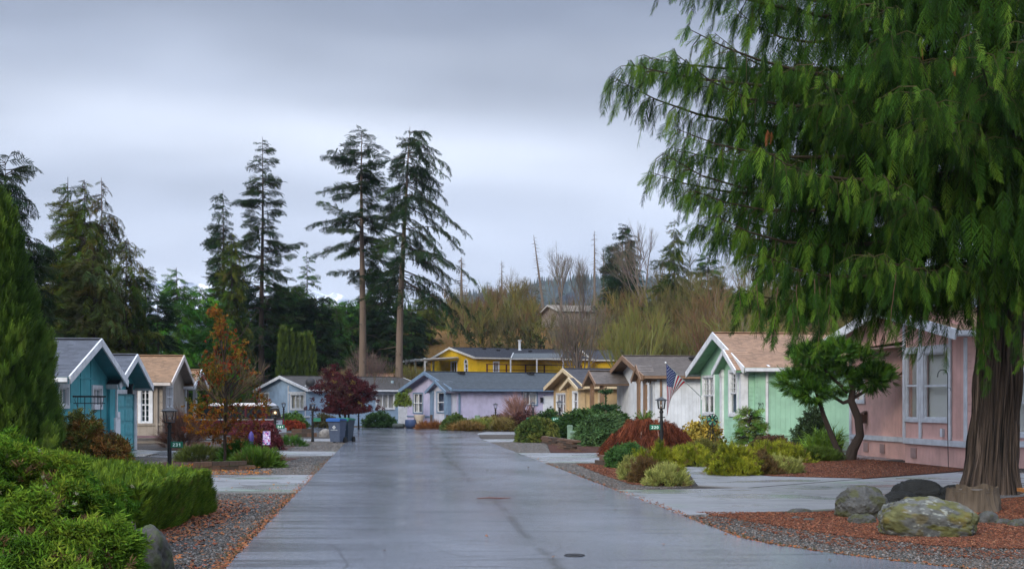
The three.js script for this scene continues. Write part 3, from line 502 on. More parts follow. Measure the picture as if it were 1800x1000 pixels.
// ---- beige house, left
{
  const wall = paint([0.34, 0.29, 0.24], 0.3), c = house('beige house with tan roof and covered porch beyond the teal garage', 'house', [-16.35, 62.4], [-15.8, 56.5], { side: 'left', len: 10, eave: 2.88, apex: 4.05, wall, trim: trim([0.62, 0.56, 0.52]), soffit: trim([0.28, 0.24, 0.2]), roof: roofing([0.36, 0.22, 0.125]), over: 0.35, front: 0.45, rake: 0.22 });
  const { h, W, w, o } = c, F = W.front, win = F.rect(291, 680, 301, 716), P = W.neg, w2 = P.rect(247, 681, 262, 742);
  finishHouse(c, { front: [win], neg: [w2] }); windowIn(F, win, { cols: 2, rows: 2, behind: 'curtain', tw: 0.1 }); windowIn(P, w2, { cols: 2, rows: 2, muntins: [1, 3], behind: 'none', tw: 0.14 });
  part(h, 'belt_board', on(P, box(o.len, 0.1, 0.05, o.len / 2, 0.85, 0.03)), o.wall); part(h, 'belt_board', on(F, box(F.len, 0.1, 0.05, F.len / 2, 0.85, 0.03)), o.wall);
  part(h, 'downspout', on(P, box(0.09, 2.4, 0.09, P.len - 0.25, 1.35, 0.05)), o.wall); roofVent(h, 3.8, -0.6, lerp(o.apex, o.eave, 0.6 / w), 1.3);
  gableRoof(h, { x0: 0.3, x1: 5, z0: w, z1: w + 4.2, eave: 2.75, apex: 3.5, roofMat: o.roof, rakeMat: M.white, soffitMat: o.soffit, over: 0.3, front: 0.8, rake: 0.22 });
  part(h, 'porch_post', [box(0.2, 2.7, 0.2, 0.1, 1.35, w + 0.5), box(0.2, 2.7, 0.2, 0.1, 1.35, w + 3.9)], M.white); part(h, 'porch_wall', box(0.12, 2.7, 4.1, 2.6, 1.35, w + 2.1), trim([0.2, 0.15, 0.12])); part(h, 'porch_post', box(0.18, 2.7, 0.35, 0.12, 1.35, w + 1.2), trim([0.07, 0.04, 0.035]));
  const wt = trim([0.2, 0.12, 0.14]); part(h, 'porch_rail', [box(0.06, 0.07, 3.2, 0.1, 0.35, w - 1.6), box(3.2, 0.1, 0.1, 1.6, 0.3, -w - 0.25)], wt);
}
// ---- yellow houses on the slope and the roofs behind
{
  const yel = [0.82, 0.52, 0.015], roof = roofing([0.07, 0.075, 0.095]);
  const mk = (label, far, near, base, len, eave, apex) => house(label, 'house', far, near, { side: 'right', len, eave, apex, wall: paint(yel, 0.25), trim: trim([0.7, 0.68, 0.62]), soffit: trim([0.55, 0.35, 0.05]), roof, over: 0.35, front: 0.4, rake: 0.2, base, group: undefined });
  let d = 128; const by = yAt(672, d);
  const c = mk('yellow house with an arched window and white pergola on the slope', [xAt(757, 137), 137], [xAt(838, d - 2), d - 2], by, 13, 2.55, 3.7), { h, W, w, o } = c, F = W.front;
  const R = (fr, r) => { const q = fr.rect(...r); q.y -= by; return q; }, win = R(F, [793, 636, 803, 654]), arch = R(F, [817, 640, 822, 654]), P = W.pos, dw = R(P, [868, 637, 876, 654]);
  finishHouse(c, { front: [win, arch], pos: [dw] }); windowIn(F, win, { cols: 2, behind: 'none', tw: 0.1 }); windowIn(F, arch, { rows: 2, behind: 'none', tw: 0.1 }); windowIn(P, dw, { cols: 2, behind: 'none', tw: 0.1 });
  const au = arch.u + arch.w / 2, ay = arch.y + arch.h + 0.09; part(h, 'window_arch', on(F, new THREE.TorusGeometry(arch.w / 2 + 0.05, 0.06, 6, 16, Math.PI).translate(au, ay, 0.04)), M.white); part(h, 'window_arch_pane', on(F, new THREE.CircleGeometry(arch.w / 2, 16, 0, Math.PI).translate(au, ay, 0.012)), trim([0.05, 0.06, 0.07], 0.1));
  part(h, 'flue', [cyl(0.13, 0.13, 1.3, 7.4, o.apex - 0.45, 0.9), cyl(0.2, 0.2, 0.1, 7.4, o.apex + 0.8, 0.9), cyl(0.34, 0.16, 0.3, 7.4, o.apex - 0.4, 0.9)], trim([0.72, 0.74, 0.76]));
  for (const [x, z] of [[3.2, 1.0], [4.4, 1.9], [8, 2.2], [6, 0.8]]) roofVent(h, x, z, lerp(o.apex, o.eave, z / w), 0.9);
  // red deck railing in front of the long wall
  const rail = thing('deck_railing', 'red brown deck railing along the yellow house wall', 'railing', 0, 0); rail.applyMatrix4(h.matrixWorld.clone().multiply(P.m).multiply(new THREE.Matrix4().makeTranslation(0.3, 0, 1.6)));
  const rm = trim([0.12, 0.035, 0.025]); part(rail, 'top_rail', box(11, 0.09, 0.1, 5.5, 1.75, 0), rm); part(rail, 'deck', box(11, 0.15, 1.5, 5.5, 0.75, -0.8), rm); for (let k = 0; k < 6; k++) part(rail, 'post', box(0.12, 1.8, 0.12, 0.1 + k * 2.15, 0.85, 0), rm); part(rail, 'lower_rail', box(11, 0.06, 0.06, 5.5, 1.2, 0), rm);
  // white pergola off the gable
  const per = thing('pergola', 'white wooden pergola at the gable of the yellow house', 'pergola', 0, 0); per.applyMatrix4(h.matrixWorld.clone().multiply(new THREE.Matrix4().makeTranslation(-2.2, 0, -0.8)));
  const pw = trim([0.62, 0.62, 0.62]); part(per, 'roof_panel', box(3.9, 0.1, 5.6, 0, 2.5, 0, 0, 0, 0.06), pw); for (const [x, z] of [[-1.7, -2.6], [-1.7, 0], [-1.7, 2.6], [1.4, -2.6]]) part(per, 'post', box(0.16, 3.4, 0.16, x, 0.8, z), pw); for (let k = 0; k < 6; k++) part(per, 'rafter', box(4.3, 0.14, 0.07, 0, 2.38, -2.5 + k, 0, 0, 0.06), pw);
  // patio roof of corrugated sheet right of it
  const pat = thing('patio_roof', 'grey metal patio roof between the two yellow houses', 'patio roof', xAt(945, 126), 126, -0.05, undefined, by);
  part(pat, 'roof_sheet', box(5.0, 0.08, 4.6, 0, 2.62, 0, 0.14), mat([0.085, 0.095, 0.10], { rough: 0.85, bump: rep(grooveV, 4, 1), bumpScale: 0.03 })); part(pat, 'fascia', [box(5.1, 0.12, 0.08, 0, 2.25, 2.32), box(0.09, 0.14, 4.7, -2.55, 2.66, 0, 0.14)], pw); for (const x of [-2.6, 0, 2.6]) part(pat, 'post', box(0.14, 2.6, 0.14, x, 0.9, 2.4), pw);
  const c2 = mk('second yellow house farther right on the slope behind bare trees', [xAt(1010, 142), 142], [xAt(1046, 133), 133], yAt(674, 134), 14, 2.6, 3.75);
  finishHouse(c2, {}); for (const x of [3, 7]) roofVent(c2.h, x, 1.2, lerp(3.75, 2.6, 1.2 / c2.w), 0.9);
  const t = house('distant pale tan house half hidden in the thicket on the hill', 'house', [xAt(952, 188), 188], [xAt(985, 179), 179], { side: 'right', len: 10, eave: 2.3, apex: 3.3, wall: paint([0.33, 0.27, 0.23], 0.3), trim: trim([0.6, 0.58, 0.55]), roof: roofing([0.42, 0.38, 0.34]), over: 0.3, front: 0.5, rake: 0.2, base: yAt(575, 182) });
  const tw = { u: 3, y: 1, w: 1.6, h: 1.2 }; finishHouse(t, { pos: [tw] }); windowIn(t.W.pos, tw, { cols: 2, behind: 'none' });
  const r = house('house with a dark roof showing left of the powder blue house', 'house', [-30, 118], [-24, 110], { side: 'right', len: 9, eave: 2.9, apex: 4.35, wall: paint([0.3, 0.22, 0.16], 0.3), trim: trim([0.36, 0.2, 0.12]), roof: roofing([0.06, 0.06, 0.08]), over: 0.4, front: 0.4, rake: 0.2 });
  finishHouse(r, {});
  const r2 = house('orange tan roofed house behind the purple tree', 'house', [-16, 117], [-11.5, 112], { side: 'right', len: 13, eave: 2.6, apex: 3.85, wall: paint([0.4, 0.26, 0.16], 0.3), trim: trim([0.5, 0.3, 0.2]), roof: roofing([0.42, 0.22, 0.12]), over: 0.4, front: 0.4, rake: 0.2, base: 0.6 });
  finishHouse(r2, {});
}
// ---------------------------------------------------------------- street furniture and objects
function lampPost(label, x, d, h, num, { signSide = 1, signY = 0.42, lit = false, slim = 1, sign = true } = {}) {
  const t = thing('lamp_post', label, 'lamp post', x, d, 0, undefined), lh = 0.4 * slim, ph = h - lh;
  part(t, 'post', [lathe([[0.001, 0], [0.075, 0], [0.075, 0.1], [0.058, 0.16], [0.056, ph - 0.42], [0.066, ph - 0.4], [0.05, ph - 0.34], [0.046, ph - 0.12], [0.07, ph - 0.1], [0.06, ph - 0.05], [0.035, ph], [0.1, ph + 0.03], [0.001, ph + 0.035]], 16), box(0.24, 0.03, 0.03, 0, ph - 0.25, 0)], M.black);
  const fr = [], a = 0.085 * slim, b = 0.115 * slim;                                            // four-sided lantern, wider at the top
  for (const [i, j] of [[1, 1], [1, -1], [-1, 1], [-1, -1]]) fr.push(tube([V(i * a, ph + 0.03, j * a), V(i * b, ph + lh * 0.68, j * b)], [0.012, 0.012], 5));
  fr.push(box(2 * a + 0.03, 0.025, 2 * a + 0.03, 0, ph + 0.035, 0), box(2 * b + 0.03, 0.025, 2 * b + 0.03, 0, ph + lh * 0.69, 0));
  part(t, 'lantern_frame', fr, M.black);
  for (let k = 0; k < 4; k++) { const g = new THREE.PlaneGeometry(a + b, lh * 0.64).rotateX(0.1).translate(0, ph + lh * 0.36, (a + b) / 2).rotateY(k * Math.PI / 2); part(t, 'lantern_pane', g, M.lampGlass); }
  part(t, 'lantern_cap', lathe([[b * 1.75, ph + lh * 0.7], [b * 1.8, ph + lh * 0.72], [b * 0.75, ph + lh * 0.86], [b * 0.5, ph + lh * 0.9], [b * 0.2, ph + lh * 0.93], [0.012, ph + lh * 0.97], [0.001, ph + lh * 1.02]], 12), M.black);
  if (lit) {
    part(t, 'bulb', new THREE.SphereGeometry(0.045, 12, 8).translate(0, ph + lh * 0.32, 0), new THREE.MeshStandardMaterial({ color: 0xfff0d0, emissive: new THREE.Color(1, 0.62, 0.25), emissiveIntensity: 0.9 }));
    const l = new THREE.PointLight(new THREE.Color(1, 0.7, 0.36), 0.1); l.position.set(0, ph + lh * 0.32, 0); l.castShadow = true; l.shadow.radius = 2; l.name = 'lamp_light'; t.add(l);
  } else part(t, 'bulb', new THREE.SphereGeometry(0.035, 10, 6).translate(0, ph + lh * 0.3, 0), trim([0.7, 0.7, 0.68], 0.3));
  if (sign) {
    const s = new THREE.Group(); s.name = 'number_sign'; t.add(s); s.position.set(signSide * 0.21, h * signY, 0.03);
    part(s, 'plate', box(0.34, 0.16, 0.012), mat([0.0, 0.16, 0.10], { rough: 0.4 })); part(s, 'bracket', box(0.12, 0.03, 0.03, -signSide * 0.14, 0, -0.02), M.black);
    const p = numberPlate(num, '#d8ece2', '#056048', 0.33); p.scale.y = 0.95; p.position.z = 0.0085; s.add(p);
  }
  return t;
}
{
  const L = (px, py, d) => [xAt(px, d), d];
  lampPost('black lamp post with the green 231 sign by the left hedge', xAt(297, 34.8), 34.8, 1.77, '231', { signSide: 1, signY: 0.39, slim: 1.25 });
  lampPost('black lamp post with a glowing lamp and the green 241 sign', xAt(483, 49), 49, 1.72, '241', { signSide: 1, signY: 0.52, lit: true });
  lampPost('black lamp post with a blank green sign just left of the wheelie bins', xAt(549, 58), 58, 1.85, '', { signSide: 1, signY: 0.56, slim: 0.9 });
  lampPost('slender black lamp post in front of the big window of the powder blue house', xAt(498, 78), 78, 1.85, '', { sign: false, slim: 0.9 });
  lampPost('black lamp post under the purple tree behind the bins', xAt(630, 84), 84, 1.55, '261', { signSide: 1, signY: 0.8, sign: false });
  lampPost('black lamp post against the blank lilac wall', xAt(871, 84), 84, 1.78, '', { signSide: -1, signY: 0.45 });
  lampPost('black lamp post by the right window of the lilac house', xAt(937, 74), 74, 1.88, '', { signSide: -1, signY: 0.45 });
  lampPost('black lamp post with the green 232 sign behind the retaining wall', xAt(984, 60), 60, 1.95, '232', { signSide: -1, signY: 0.53 });
  lampPost('black lamp post with the green 220 sign in the red weeping maple', xAt(1163, 40), 40, 2.05, '220', { signSide: -1, signY: 0.52, slim: 1.05 });
}
// wheelie bins
function wheelieBin(label, x, d, turn, body, lid) {
  const t = thing('wheelie_bin', label, 'wheelie bin', x, d, turn, undefined);
  const b = new THREE.BoxGeometry(0.6, 0.98, 0.62, 6, 8, 6), p = b.attributes.position;
  for (let i = 0; i < p.count; i++) { const y = p.getY(i) / 0.98 + 0.5, k = lerp(0.78, 1, y), rib = Math.abs(y - 0.93) < 0.07 ? 1.06 : 1; p.setXYZ(i, p.getX(i) * k * rib, p.getY(i) + 0.55, p.getZ(i) * k * rib + (1 - y) * -0.04); }
  b.computeVertexNormals(); const bm = mat(body, { rough: 0.45, map: rep(mottle, 2, 2) }), lm = mat(lid, { rough: 0.4 }); part(t, 'body', b, bm);
  part(t, 'lid', [box(0.7, 0.05, 0.74, 0, 1.065, 0.02, -0.05), box(0.6, 0.04, 0.6, 0, 1.1, 0.0, -0.05), box(0.7, 0.07, 0.03, 0, 1.02, 0.39)], lm);
  part(t, 'handle', [cyl(0.018, 0.018, 0.5, 0.25, 1.0, -0.41, 8, 0, Math.PI / 2), box(0.04, 0.04, 0.12, -0.24, 1.0, -0.36), box(0.04, 0.04, 0.12, 0.24, 1.0, -0.36)], bm);
  for (const s of [-1, 1]) part(t, 'wheel', [cyl(0.14, 0.14, 0.07, s * 0.27 + 0.035, 0.14, -0.27, 18, 0, Math.PI / 2), cyl(0.06, 0.06, 0.09, s * 0.27 + 0.045, 0.14, -0.27, 10, 0, Math.PI / 2)], M.black);
  // white emblem: four chevrons in a diamond over a line of small print
  const e = []; for (let k = 0; k < 4; k++) { const g = box(0.055, 0.055, 0.004).rotateZ(Math.PI / 4); g.translate([0, 0, -0.05, 0.05][k], [0.05, -0.05, 0, 0][k] + 0.72, 0.293); e.push(g); } for (let k = 0; k < 5; k++) e.push(box(0.05, 0.022, 0.004, -0.14 + k * 0.07, 0.6, 0.288)); part(t, 'emblem', e, trim([0.6, 0.65, 0.7]));
}
wheelieBin('blue grey wheelie bin with a blue lid at the road edge', xAt(592, 56.5), 56.5, -0.35, [0.075, 0.10, 0.16], [0.02, 0.09, 0.30]);
wheelieBin('dark wheelie bin with a green lid behind the blue one', xAt(607, 57.6), 57.6, -0.35, [0.045, 0.065, 0.095], [0.02, 0.17, 0.10]);

// flag on a sloping pole from the green house
{
  const t = thing('flag', 'striped flag with starred blue canton hanging from the green house pole', 'flag', xAt(1232, 53.6), 53.6, 0), wx = t.position.x, P = (px, py, d) => V(xAt(px, d) - wx, yAt(py, d), 53.6 - d);
  const foot = P(1234, 699, 53.4), tip = P(1170.5, 638, 51.2);
  part(t, 'pole', tube([foot, tip], [0.018, 0.014], 8), trim([0.55, 0.56, 0.58], 0.35)); part(t, 'finial', new THREE.SphereGeometry(0.045, 12, 8).translate(tip.x, tip.y, tip.z), trim([0.7, 0.7, 0.7], 0.3));
  part(t, 'bracket', box(0.1, 0.18, 0.1, foot.x + 0.02, foot.y, foot.z), M.white);
  const nu = 34, nv = 60, pos = [], uv = [], idx = [];
  for (let i = 0; i <= nu; i++) for (let j = 0; j <= nv; j++) {
    const u = i / nu, v = j / nv, h = tip.clone().lerp(foot, 0.02 + 0.52 * u);
    const bx = lerp(P(1172, 0, 51.2).x, P(1185.5, 0, 51.2).x, u), by = lerp(P(0, 738, 51.2).y, P(0, 700, 51.6).y, u), g = Math.sin(u * 19 + v * 1.6) * 0.05 * (0.25 + v) + Math.sin(u * 8 - v * 3 + 1) * 0.045 * v;
    const x = lerp(h.x, bx, Math.pow(v, 0.8)) + Math.sin(v * 3 + u * 2) * 0.03 * v, y = lerp(h.y, by, v), z = h.z + g + 0.12 * v;
    pos.push(x, y, z); uv.push(v, 1 - u); if (i < nu && j < nv) { const q = i * (nv + 1) + j; idx.push(q, q + 1, q + nv + 1, q + 1, q + nv + 2, q + nv + 1); }
  }
  const g = new THREE.BufferGeometry(); g.setAttribute('position', new THREE.Float32BufferAttribute(pos, 3)); g.setAttribute('uv', new THREE.Float32BufferAttribute(uv, 2)); g.setIndex(idx); g.computeVertexNormals();
  const c = document.createElement('canvas'); c.width = 760; c.height = 400; const x = c.getContext('2d');
  for (let k = 0; k < 13; k++) { x.fillStyle = k % 2 ? '#fbf9fc' : '#c41c38'; x.fillRect(0, k * 400 / 13, 760, 400 / 13 + 1); } x.fillStyle = '#1a2a6c'; x.fillRect(0, 0, 304, 400 * 7 / 13);
  x.fillStyle = '#f0eef2'; for (let r = 0; r < 9; r++) for (let k = 0; k < (r % 2 ? 5 : 6); k++) { const cx = 304 * (r % 2 ? (k + 1) / 6 : (k + 0.5) / 6), cy = 400 * 7 / 13 * (r + 1) / 10; x.beginPath(); for (let s = 0; s < 10; s++) { const a = -Math.PI / 2 + s * Math.PI / 5, q = s % 2 ? 4.4 : 11; x[s ? 'lineTo' : 'moveTo'](cx + q * Math.cos(a), cy + q * Math.sin(a)); } x.fill(); }
  const ft = new THREE.CanvasTexture(c); ft.colorSpace = THREE.SRGBColorSpace; part(t, 'cloth', g, new THREE.MeshPhysicalMaterial({ map: ft, roughness: 0.85, side: THREE.DoubleSide, transmission: 0.15, thickness: 0 }));
}
// maroon sport utility vehicle parked on the left drive, tail to the road
{
  const d0 = 59.6, t = thing('parked_car', 'maroon estate car with pale roof parked on the left drive, tail to the road', 'car', xAt(489, d0), d0, -0.06), red = mat([0.055, 0.008, 0.014], { rough: 0.25 }), W = 1.9;
  const prof = (pts) => { const s = new THREE.Shape(pts.map(([x, y]) => new THREE.Vector2(x, y))); return s; };
  const ext = (pts, wd, bevel = 0.05) => new THREE.ExtrudeGeometry(prof(pts), { depth: wd - 2 * bevel, bevelSize: bevel, bevelThickness: bevel, bevelSegments: 3 }).translate(0, 0, -wd / 2 + bevel);
  part(t, 'body', ext([[-0.06, 0.42], [-0.02, 1.02], [-3.7, 1.02], [-5.05, 0.92], [-5.2, 0.72], [-5.2, 0.4], [-4.75, 0.34], [-4.62, 0.6], [-4.3, 0.72], [-3.98, 0.6], [-3.86, 0.34], [-1.5, 0.34], [-1.36, 0.6], [-1.05, 0.72], [-0.72, 0.6], [-0.6, 0.36]], W), red);
  part(t, 'cabin', ext([[-0.1, 1.03], [-0.26, 1.62], [-0.5, 1.72], [-2.9, 1.72], [-3.3, 1.6], [-3.85, 1.03]], W - 0.16, 0.06), mat([0.015, 0.017, 0.02], { rough: 0.06 }));
  part(t, 'roof', ext([[-0.28, 1.66], [-0.45, 1.765], [-2.9, 1.765], [-3.2, 1.68]], W - 0.14, 0.04), mat([0.62, 0.6, 0.62], { rough: 0.3 }));
  const pil = []; for (const x of [-0.36, -1.35, -2.4]) for (const s of [-1, 1]) pil.push(box(0.09, 0.66, 0.03, x, 1.36, s * (W / 2 - 0.07))); part(t, 'window_pillar', pil, red);
  part(t, 'belt_trim', [box(3.8, 0.05, 0.02, -1.9, 1.03, W / 2 + 0.004), box(3.8, 0.05, 0.02, -1.9, 1.03, -W / 2 - 0.004)], mat([0.6, 0.6, 0.62], { rough: 0.2, metalness: 0.8 }));
  for (const s of [-1, 1]) part(t, 'tail_light', box(0.07, 0.36, 0.16, 0.0, 0.83, s * (W / 2 - 0.13)), mat([0.35, 0.01, 0.015], { rough: 0.2 }));
  part(t, 'rear_bumper', box(0.2, 0.2, W + 0.04, 0.05, 0.5, 0), mat([0.5, 0.52, 0.54], { rough: 0.3 })); part(t, 'number_plate', box(0.02, 0.14, 0.34, 0.03, 0.8, 0), M.white); part(t, 'tailgate', box(0.05, 0.34, 1.2, 0.01, 0.82, 0), mat([0.4, 0.42, 0.45], { rough: 0.35 }));
  for (const x of [-1.05, -4.3]) for (const s of [-1, 1]) { const w = new THREE.Group(); w.name = 'wheel'; t.add(w); w.position.set(x, 0.35, s * (W / 2 - 0.13)); part(w, 'tyre', new THREE.TorusGeometry(0.26, 0.1, 10, 24), M.black); part(w, 'rim', [cyl(0.2, 0.2, 0.06, 0, 0, -0.03, 20).rotateX(Math.PI / 2), box(0.36, 0.05, 0.08), box(0.05, 0.36, 0.08)], mat([0.5, 0.5, 0.52], { rough: 0.3, metalness: 0.7 })); }
}
// boulders and stones
const stoneT = tex(512, 512, (u, v) => { const n = fbm(u * 8, v * 8, 2, 5, 8, 8), s = h3(u * 512 | 0, v * 512 | 0, 2); return 0.6 + 0.7 * (n - 0.5) + 0.25 * (s - 0.5); });
function rockGeo(seed, rx, ry, rz, rough = 0.22, detail = 5, paintFn) {
  const g = new THREE.IcosahedronGeometry(1, detail > 4 ? 40 : 14), p = g.attributes.position, c = [], uv = g.attributes.uv;
  for (let i = 0; i < p.count; i++) {
    const v = V().fromBufferAttribute(p, i), n = fbm(v.x * 1.3 + seed * 7, v.y * 1.3 + seed, v.z * 1.3 + seed * 3 + 40, 5), cut = Math.abs(vnoise(v.x * 1.1 + seed, v.y * 1.1 + 9, v.z * 1.1 + 5 + seed) - 0.5), fine = fbm(v.x * 9 + seed, v.y * 9 + 20, v.z * 9 + 60, 3) - 0.5, k = 1 + (n - 0.5) * rough * 2 - cut * rough * 0.7 + fine * 0.11 - 0.10 * rough * smooth(0.04, 0.0, Math.abs(vnoise(v.x * 2.1 + seed * 3, v.y * 2.4, v.z * 2.1 + 8) - 0.5));
    const sq = Math.pow(Math.pow(Math.abs(v.x), 2.6) + Math.pow(Math.abs(v.y), 2.6) + Math.pow(Math.abs(v.z), 2.6), -1 / 2.6);
    c.push(...(paintFn ? paintFn(v, n, fine, seed) : [0.16 + 0.1 * (n - 0.5), 0.16 + 0.1 * (n - 0.5), 0.155 + 0.09 * (n - 0.5)]));
    uv.setXY(i, (v.x + v.z * 0.6) * rx, (v.y + v.z * 0.5) * ry * 1.2); v.multiplyScalar(lerp(1, sq, 0.5) * k); p.setXYZ(i, v.x * rx, Math.max(v.y, -0.55) * ry, v.z * rz);
  }
  g.setAttribute('color', new THREE.Float32BufferAttribute(c, 3)); g.computeVertexNormals();
  const m = toSmooth(g); return m;
}
function toSmooth(g) {                                                            // share normals between equal corner points
  const p = g.attributes.position, n = g.attributes.normal, map = new Map(), key = (i) => Math.round(p.getX(i) * 5000) + '_' + Math.round(p.getY(i) * 5000) + '_' + Math.round(p.getZ(i) * 5000);
  for (let i = 0; i < p.count; i++) { const k = key(i), a = map.get(k) ?? [0, 0, 0]; a[0] += n.getX(i); a[1] += n.getY(i); a[2] += n.getZ(i); map.set(k, a); }
  for (let i = 0; i < p.count; i++) { const a = map.get(key(i)), l = Math.hypot(...a) || 1; n.setXYZ(i, a[0] / l, a[1] / l, a[2] / l); }
  return g;
}
const rockMat = mat([1, 1, 1], { vertexColors: true, map: rep(stoneT, 1.4, 1.4), bump: rep(stoneT, 2.2, 2.2), bumpScale: 0.02, rough: 0.7 });
const mossRock = (v, n, f, s) => {                                                // grey stone with lichen specks and yellow green moss in patches
  const a = fbm(v.x * 3 + s, v.y * 4, v.z * 3 + 9, 4), b = fbm(v.x * 14 + 3, v.y * 14 + s, v.z * 14, 2), moss = smooth(0.46, 0.58, a + 0.25 * f) , li = smooth(0.64, 0.70, b) * (1 - moss), och = smooth(0.6, 0.72, fbm(v.x * 4 + 20, v.y * 3 + 5, v.z * 4 + s, 3)) * 0.8;
  let c = [0.15 + 0.2 * (n - 0.5), 0.155 + 0.2 * (n - 0.5), 0.145 + 0.18 * (n - 0.5)];
  c = c.map((x, i) => lerp(x, [0.15, 0.15, 0.035][i], moss * 0.85)); c = c.map((x, i) => lerp(x, [0.22, 0.16, 0.02][i], och * 0.6)); return c.map((x, i) => lerp(x, [0.36, 0.38, 0.33][i], li));
};
const greyMoss = (v, n, f, s) => { const a = fbm(v.x * 3 + s, v.y * 3, v.z * 3 + 4, 4), m = smooth(0.45, 0.7, a); const g = 0.12 + 0.1 * (n - 0.5); return [lerp(g, 0.10, m), lerp(g, 0.105, m), lerp(g * 0.95, 0.045, m)]; };
const darkRock = (v, n) => { const g = 0.022 + 0.05 * Math.max(0, n - 0.5); return [g, g * 1.08, g * 1.05]; };
function rock(label, px, py, rx, ry, rz, turn, seed, fn, sink = 0.55, d = depthAt(py), tilt = 0) {
  const t = new THREE.Mesh(rockGeo(seed, rx, ry, rz, 0.24, rx > 0.3 ? 5 : 3, fn), rockMat); t.name = numbered(rx > 0.3 ? 'boulder' : 'stone'); t.position.set(xAt(px, d), ry * sink - 0.06, -d - rz * 0.6); t.rotation.set(0, turn, tilt); shade(t); scene.add(t); tag(t, label, rx > 0.3 ? 'boulder' : 'stone');
}
rock('large boulder with yellow moss and pale lichen by the road, right', 1642, 948, 0.72, 0.38, 0.42, -0.12, 3, mossRock, 0.55, depthAt(945), -0.16);
rock('rounded grey green boulder behind the large mossy boulder', 1522, 912, 0.42, 0.33, 0.36, 0.4, 8, greyMoss, 0.75);
rock('low grey stone leaning in front of the rounded boulder', 1520, 922, 0.21, 0.15, 0.16, 0.1, 12, greyMoss);
rock('dark wet rock left of the cedar stump', 1622, 880, 0.52, 0.28, 0.35, -0.2, 15, darkRock, 0.7, 23.4);
rock('black angular rock at the left end of the dark rocks', 1502, 886, 0.18, 0.17, 0.15, 0.5, 16, darkRock, 0.7, 22.9);
rock('black low rock between the rounded boulder and the dark wet rock', 1588, 880, 0.36, 0.19, 0.25, 0.2, 17, darkRock, 0.7, 22.6);
rock('dark rock against the foot of the cedar trunk', 1680, 868, 0.22, 0.19, 0.2, 0.2, 18, darkRock, 0.8, 24.2);
rock('long pale flat stone in the bark mulch', 1409, 903, 0.27, 0.1, 0.12, 0.5, 21, greyMoss, 0.5);
rock('small mossy stone below the long pale stone', 1402, 913, 0.1, 0.07, 0.07, 0.4, 22, greyMoss);
rock('small round grey stone left of the low grey stone', 1424, 917, 0.1, 0.08, 0.08, 0, 23, greyMoss);
rock('flat tan stone half sunk in the mulch', 1447, 935, 0.15, 0.06, 0.1, 0.2, 24, (v, n) => [0.2 + n * 0.05, 0.14 + n * 0.05, 0.1 + n * 0.03], 0.3);
rock('tiny pale stone nearest the gravel', 1417, 936, 0.09, 0.06, 0.07, 0.2, 25, greyMoss, 0.3);
rock('small flat stone right of the low grey stone', 1552, 930, 0.12, 0.08, 0.1, 0.6, 26, greyMoss, 0.5);
rock('round grey stone right of the cedar stump', 1741, 921, 0.17, 0.15, 0.14, 0.2, 27, greyMoss, 0.7);
rock('mossy stone beside the bench leg', 1768, 923, 0.14, 0.1, 0.12, 0.3, 28, greyMoss, 0.6);
rock('grey stone under the bench', 1795, 927, 0.15, 0.12, 0.13, 0.3, 31, greyMoss, 0.6);
rock('small stone peeping behind the large boulder, right', 1715, 916, 0.1, 0.09, 0.09, 0.2, 32, greyMoss, 0.6);
rock('smooth grey boulder at the bottom left corner by the shrub', 252, 1008, 0.27, 0.36, 0.24, 0.3, 33, (v, n) => { const g = 0.10 + 0.12 * (n - 0.5), m = smooth(0.5, 0.62, fbm(v.x * 3, v.y * 3, v.z * 3, 4)); return [g * (1 - 0.2 * m), g * 0.98, g * (0.84 - 0.4 * m)]; }, 0.62, depthAt(1012), 0.25);
rock('pale pointed rock beside the bins', 571, 769, 0.35, 0.3, 0.25, 0.4, 35, (v, n) => [0.3, 0.28, 0.26], 0.6, 66);

// weathered stump by the cedar and the cut posts in the left shrub
function stump(label, category, x, d, r, h, seed, colorMat, name = 'tree_stump') {
  const t = thing(name, label, category, x, d), n = 72, rows = 8, pos = [], uv = [], idx = [];
  for (let j = 0; j <= rows; j++) for (let i = 0; i <= n; i++) { const a = i / n * Math.PI * 2, y = h * j / rows, rr = r * (1 + 0.22 * (fbm(Math.cos(a) * 2 + seed, Math.sin(a) * 2, 3, 3) - 0.5) + 0.22 * (vnoise(i % n * 0.6, j * 0.3 + seed, 2) - 0.5) + 0.16 * Math.pow(1 - j / rows, 2)); pos.push(Math.cos(a) * rr, y + (j === rows ? 0.08 * (vnoise(i % n * 0.5, 9, seed) - 0.5) : 0), Math.sin(a) * rr); uv.push(i / n * r * 8, y); if (j && i < n) { const q = j * (n + 1) + i, o = q - n - 1; idx.push(o, q, o + 1, q, q + 1, o + 1); } }
  const g = new THREE.BufferGeometry(); g.setAttribute('position', new THREE.Float32BufferAttribute(pos, 3)); g.setAttribute('uv', new THREE.Float32BufferAttribute(uv, 2)); g.setIndex(idx); g.computeVertexNormals(); part(t, 'bark', g, colorMat);
  part(t, 'cut_top', new THREE.CylinderGeometry(r * 0.99, r * 0.9, 0.06, 40).translate(0, h - 0.09, 0), mat([0.22, 0.19, 0.16], { map: rep(stoneT, 2, 2), rough: 0.9 })); return t;
}
const weathered = mat([0.13, 0.10, 0.072], { map: rep(grainTex, 1.5, 1), bump: rep(grainTex, 1.5, 1), bumpScale: 0.05, rough: 0.95 });
stump('broad weathered tree stump at the foot of the big cedar', 'tree stump', xAt(1712, 21.6), 21.6, 0.4, 0.42, 4, weathered);
stump('short grey cut post at the edge of the left shrub', 'cut post', xAt(219, 13.6), 13.6, 0.11, 0.55, 9, mat([0.12, 0.11, 0.10], { map: rep(grainTex, 2, 1), bump: rep(grainTex, 2, 1), bumpScale: 0.03, rough: 0.95 }), 'cut_post');
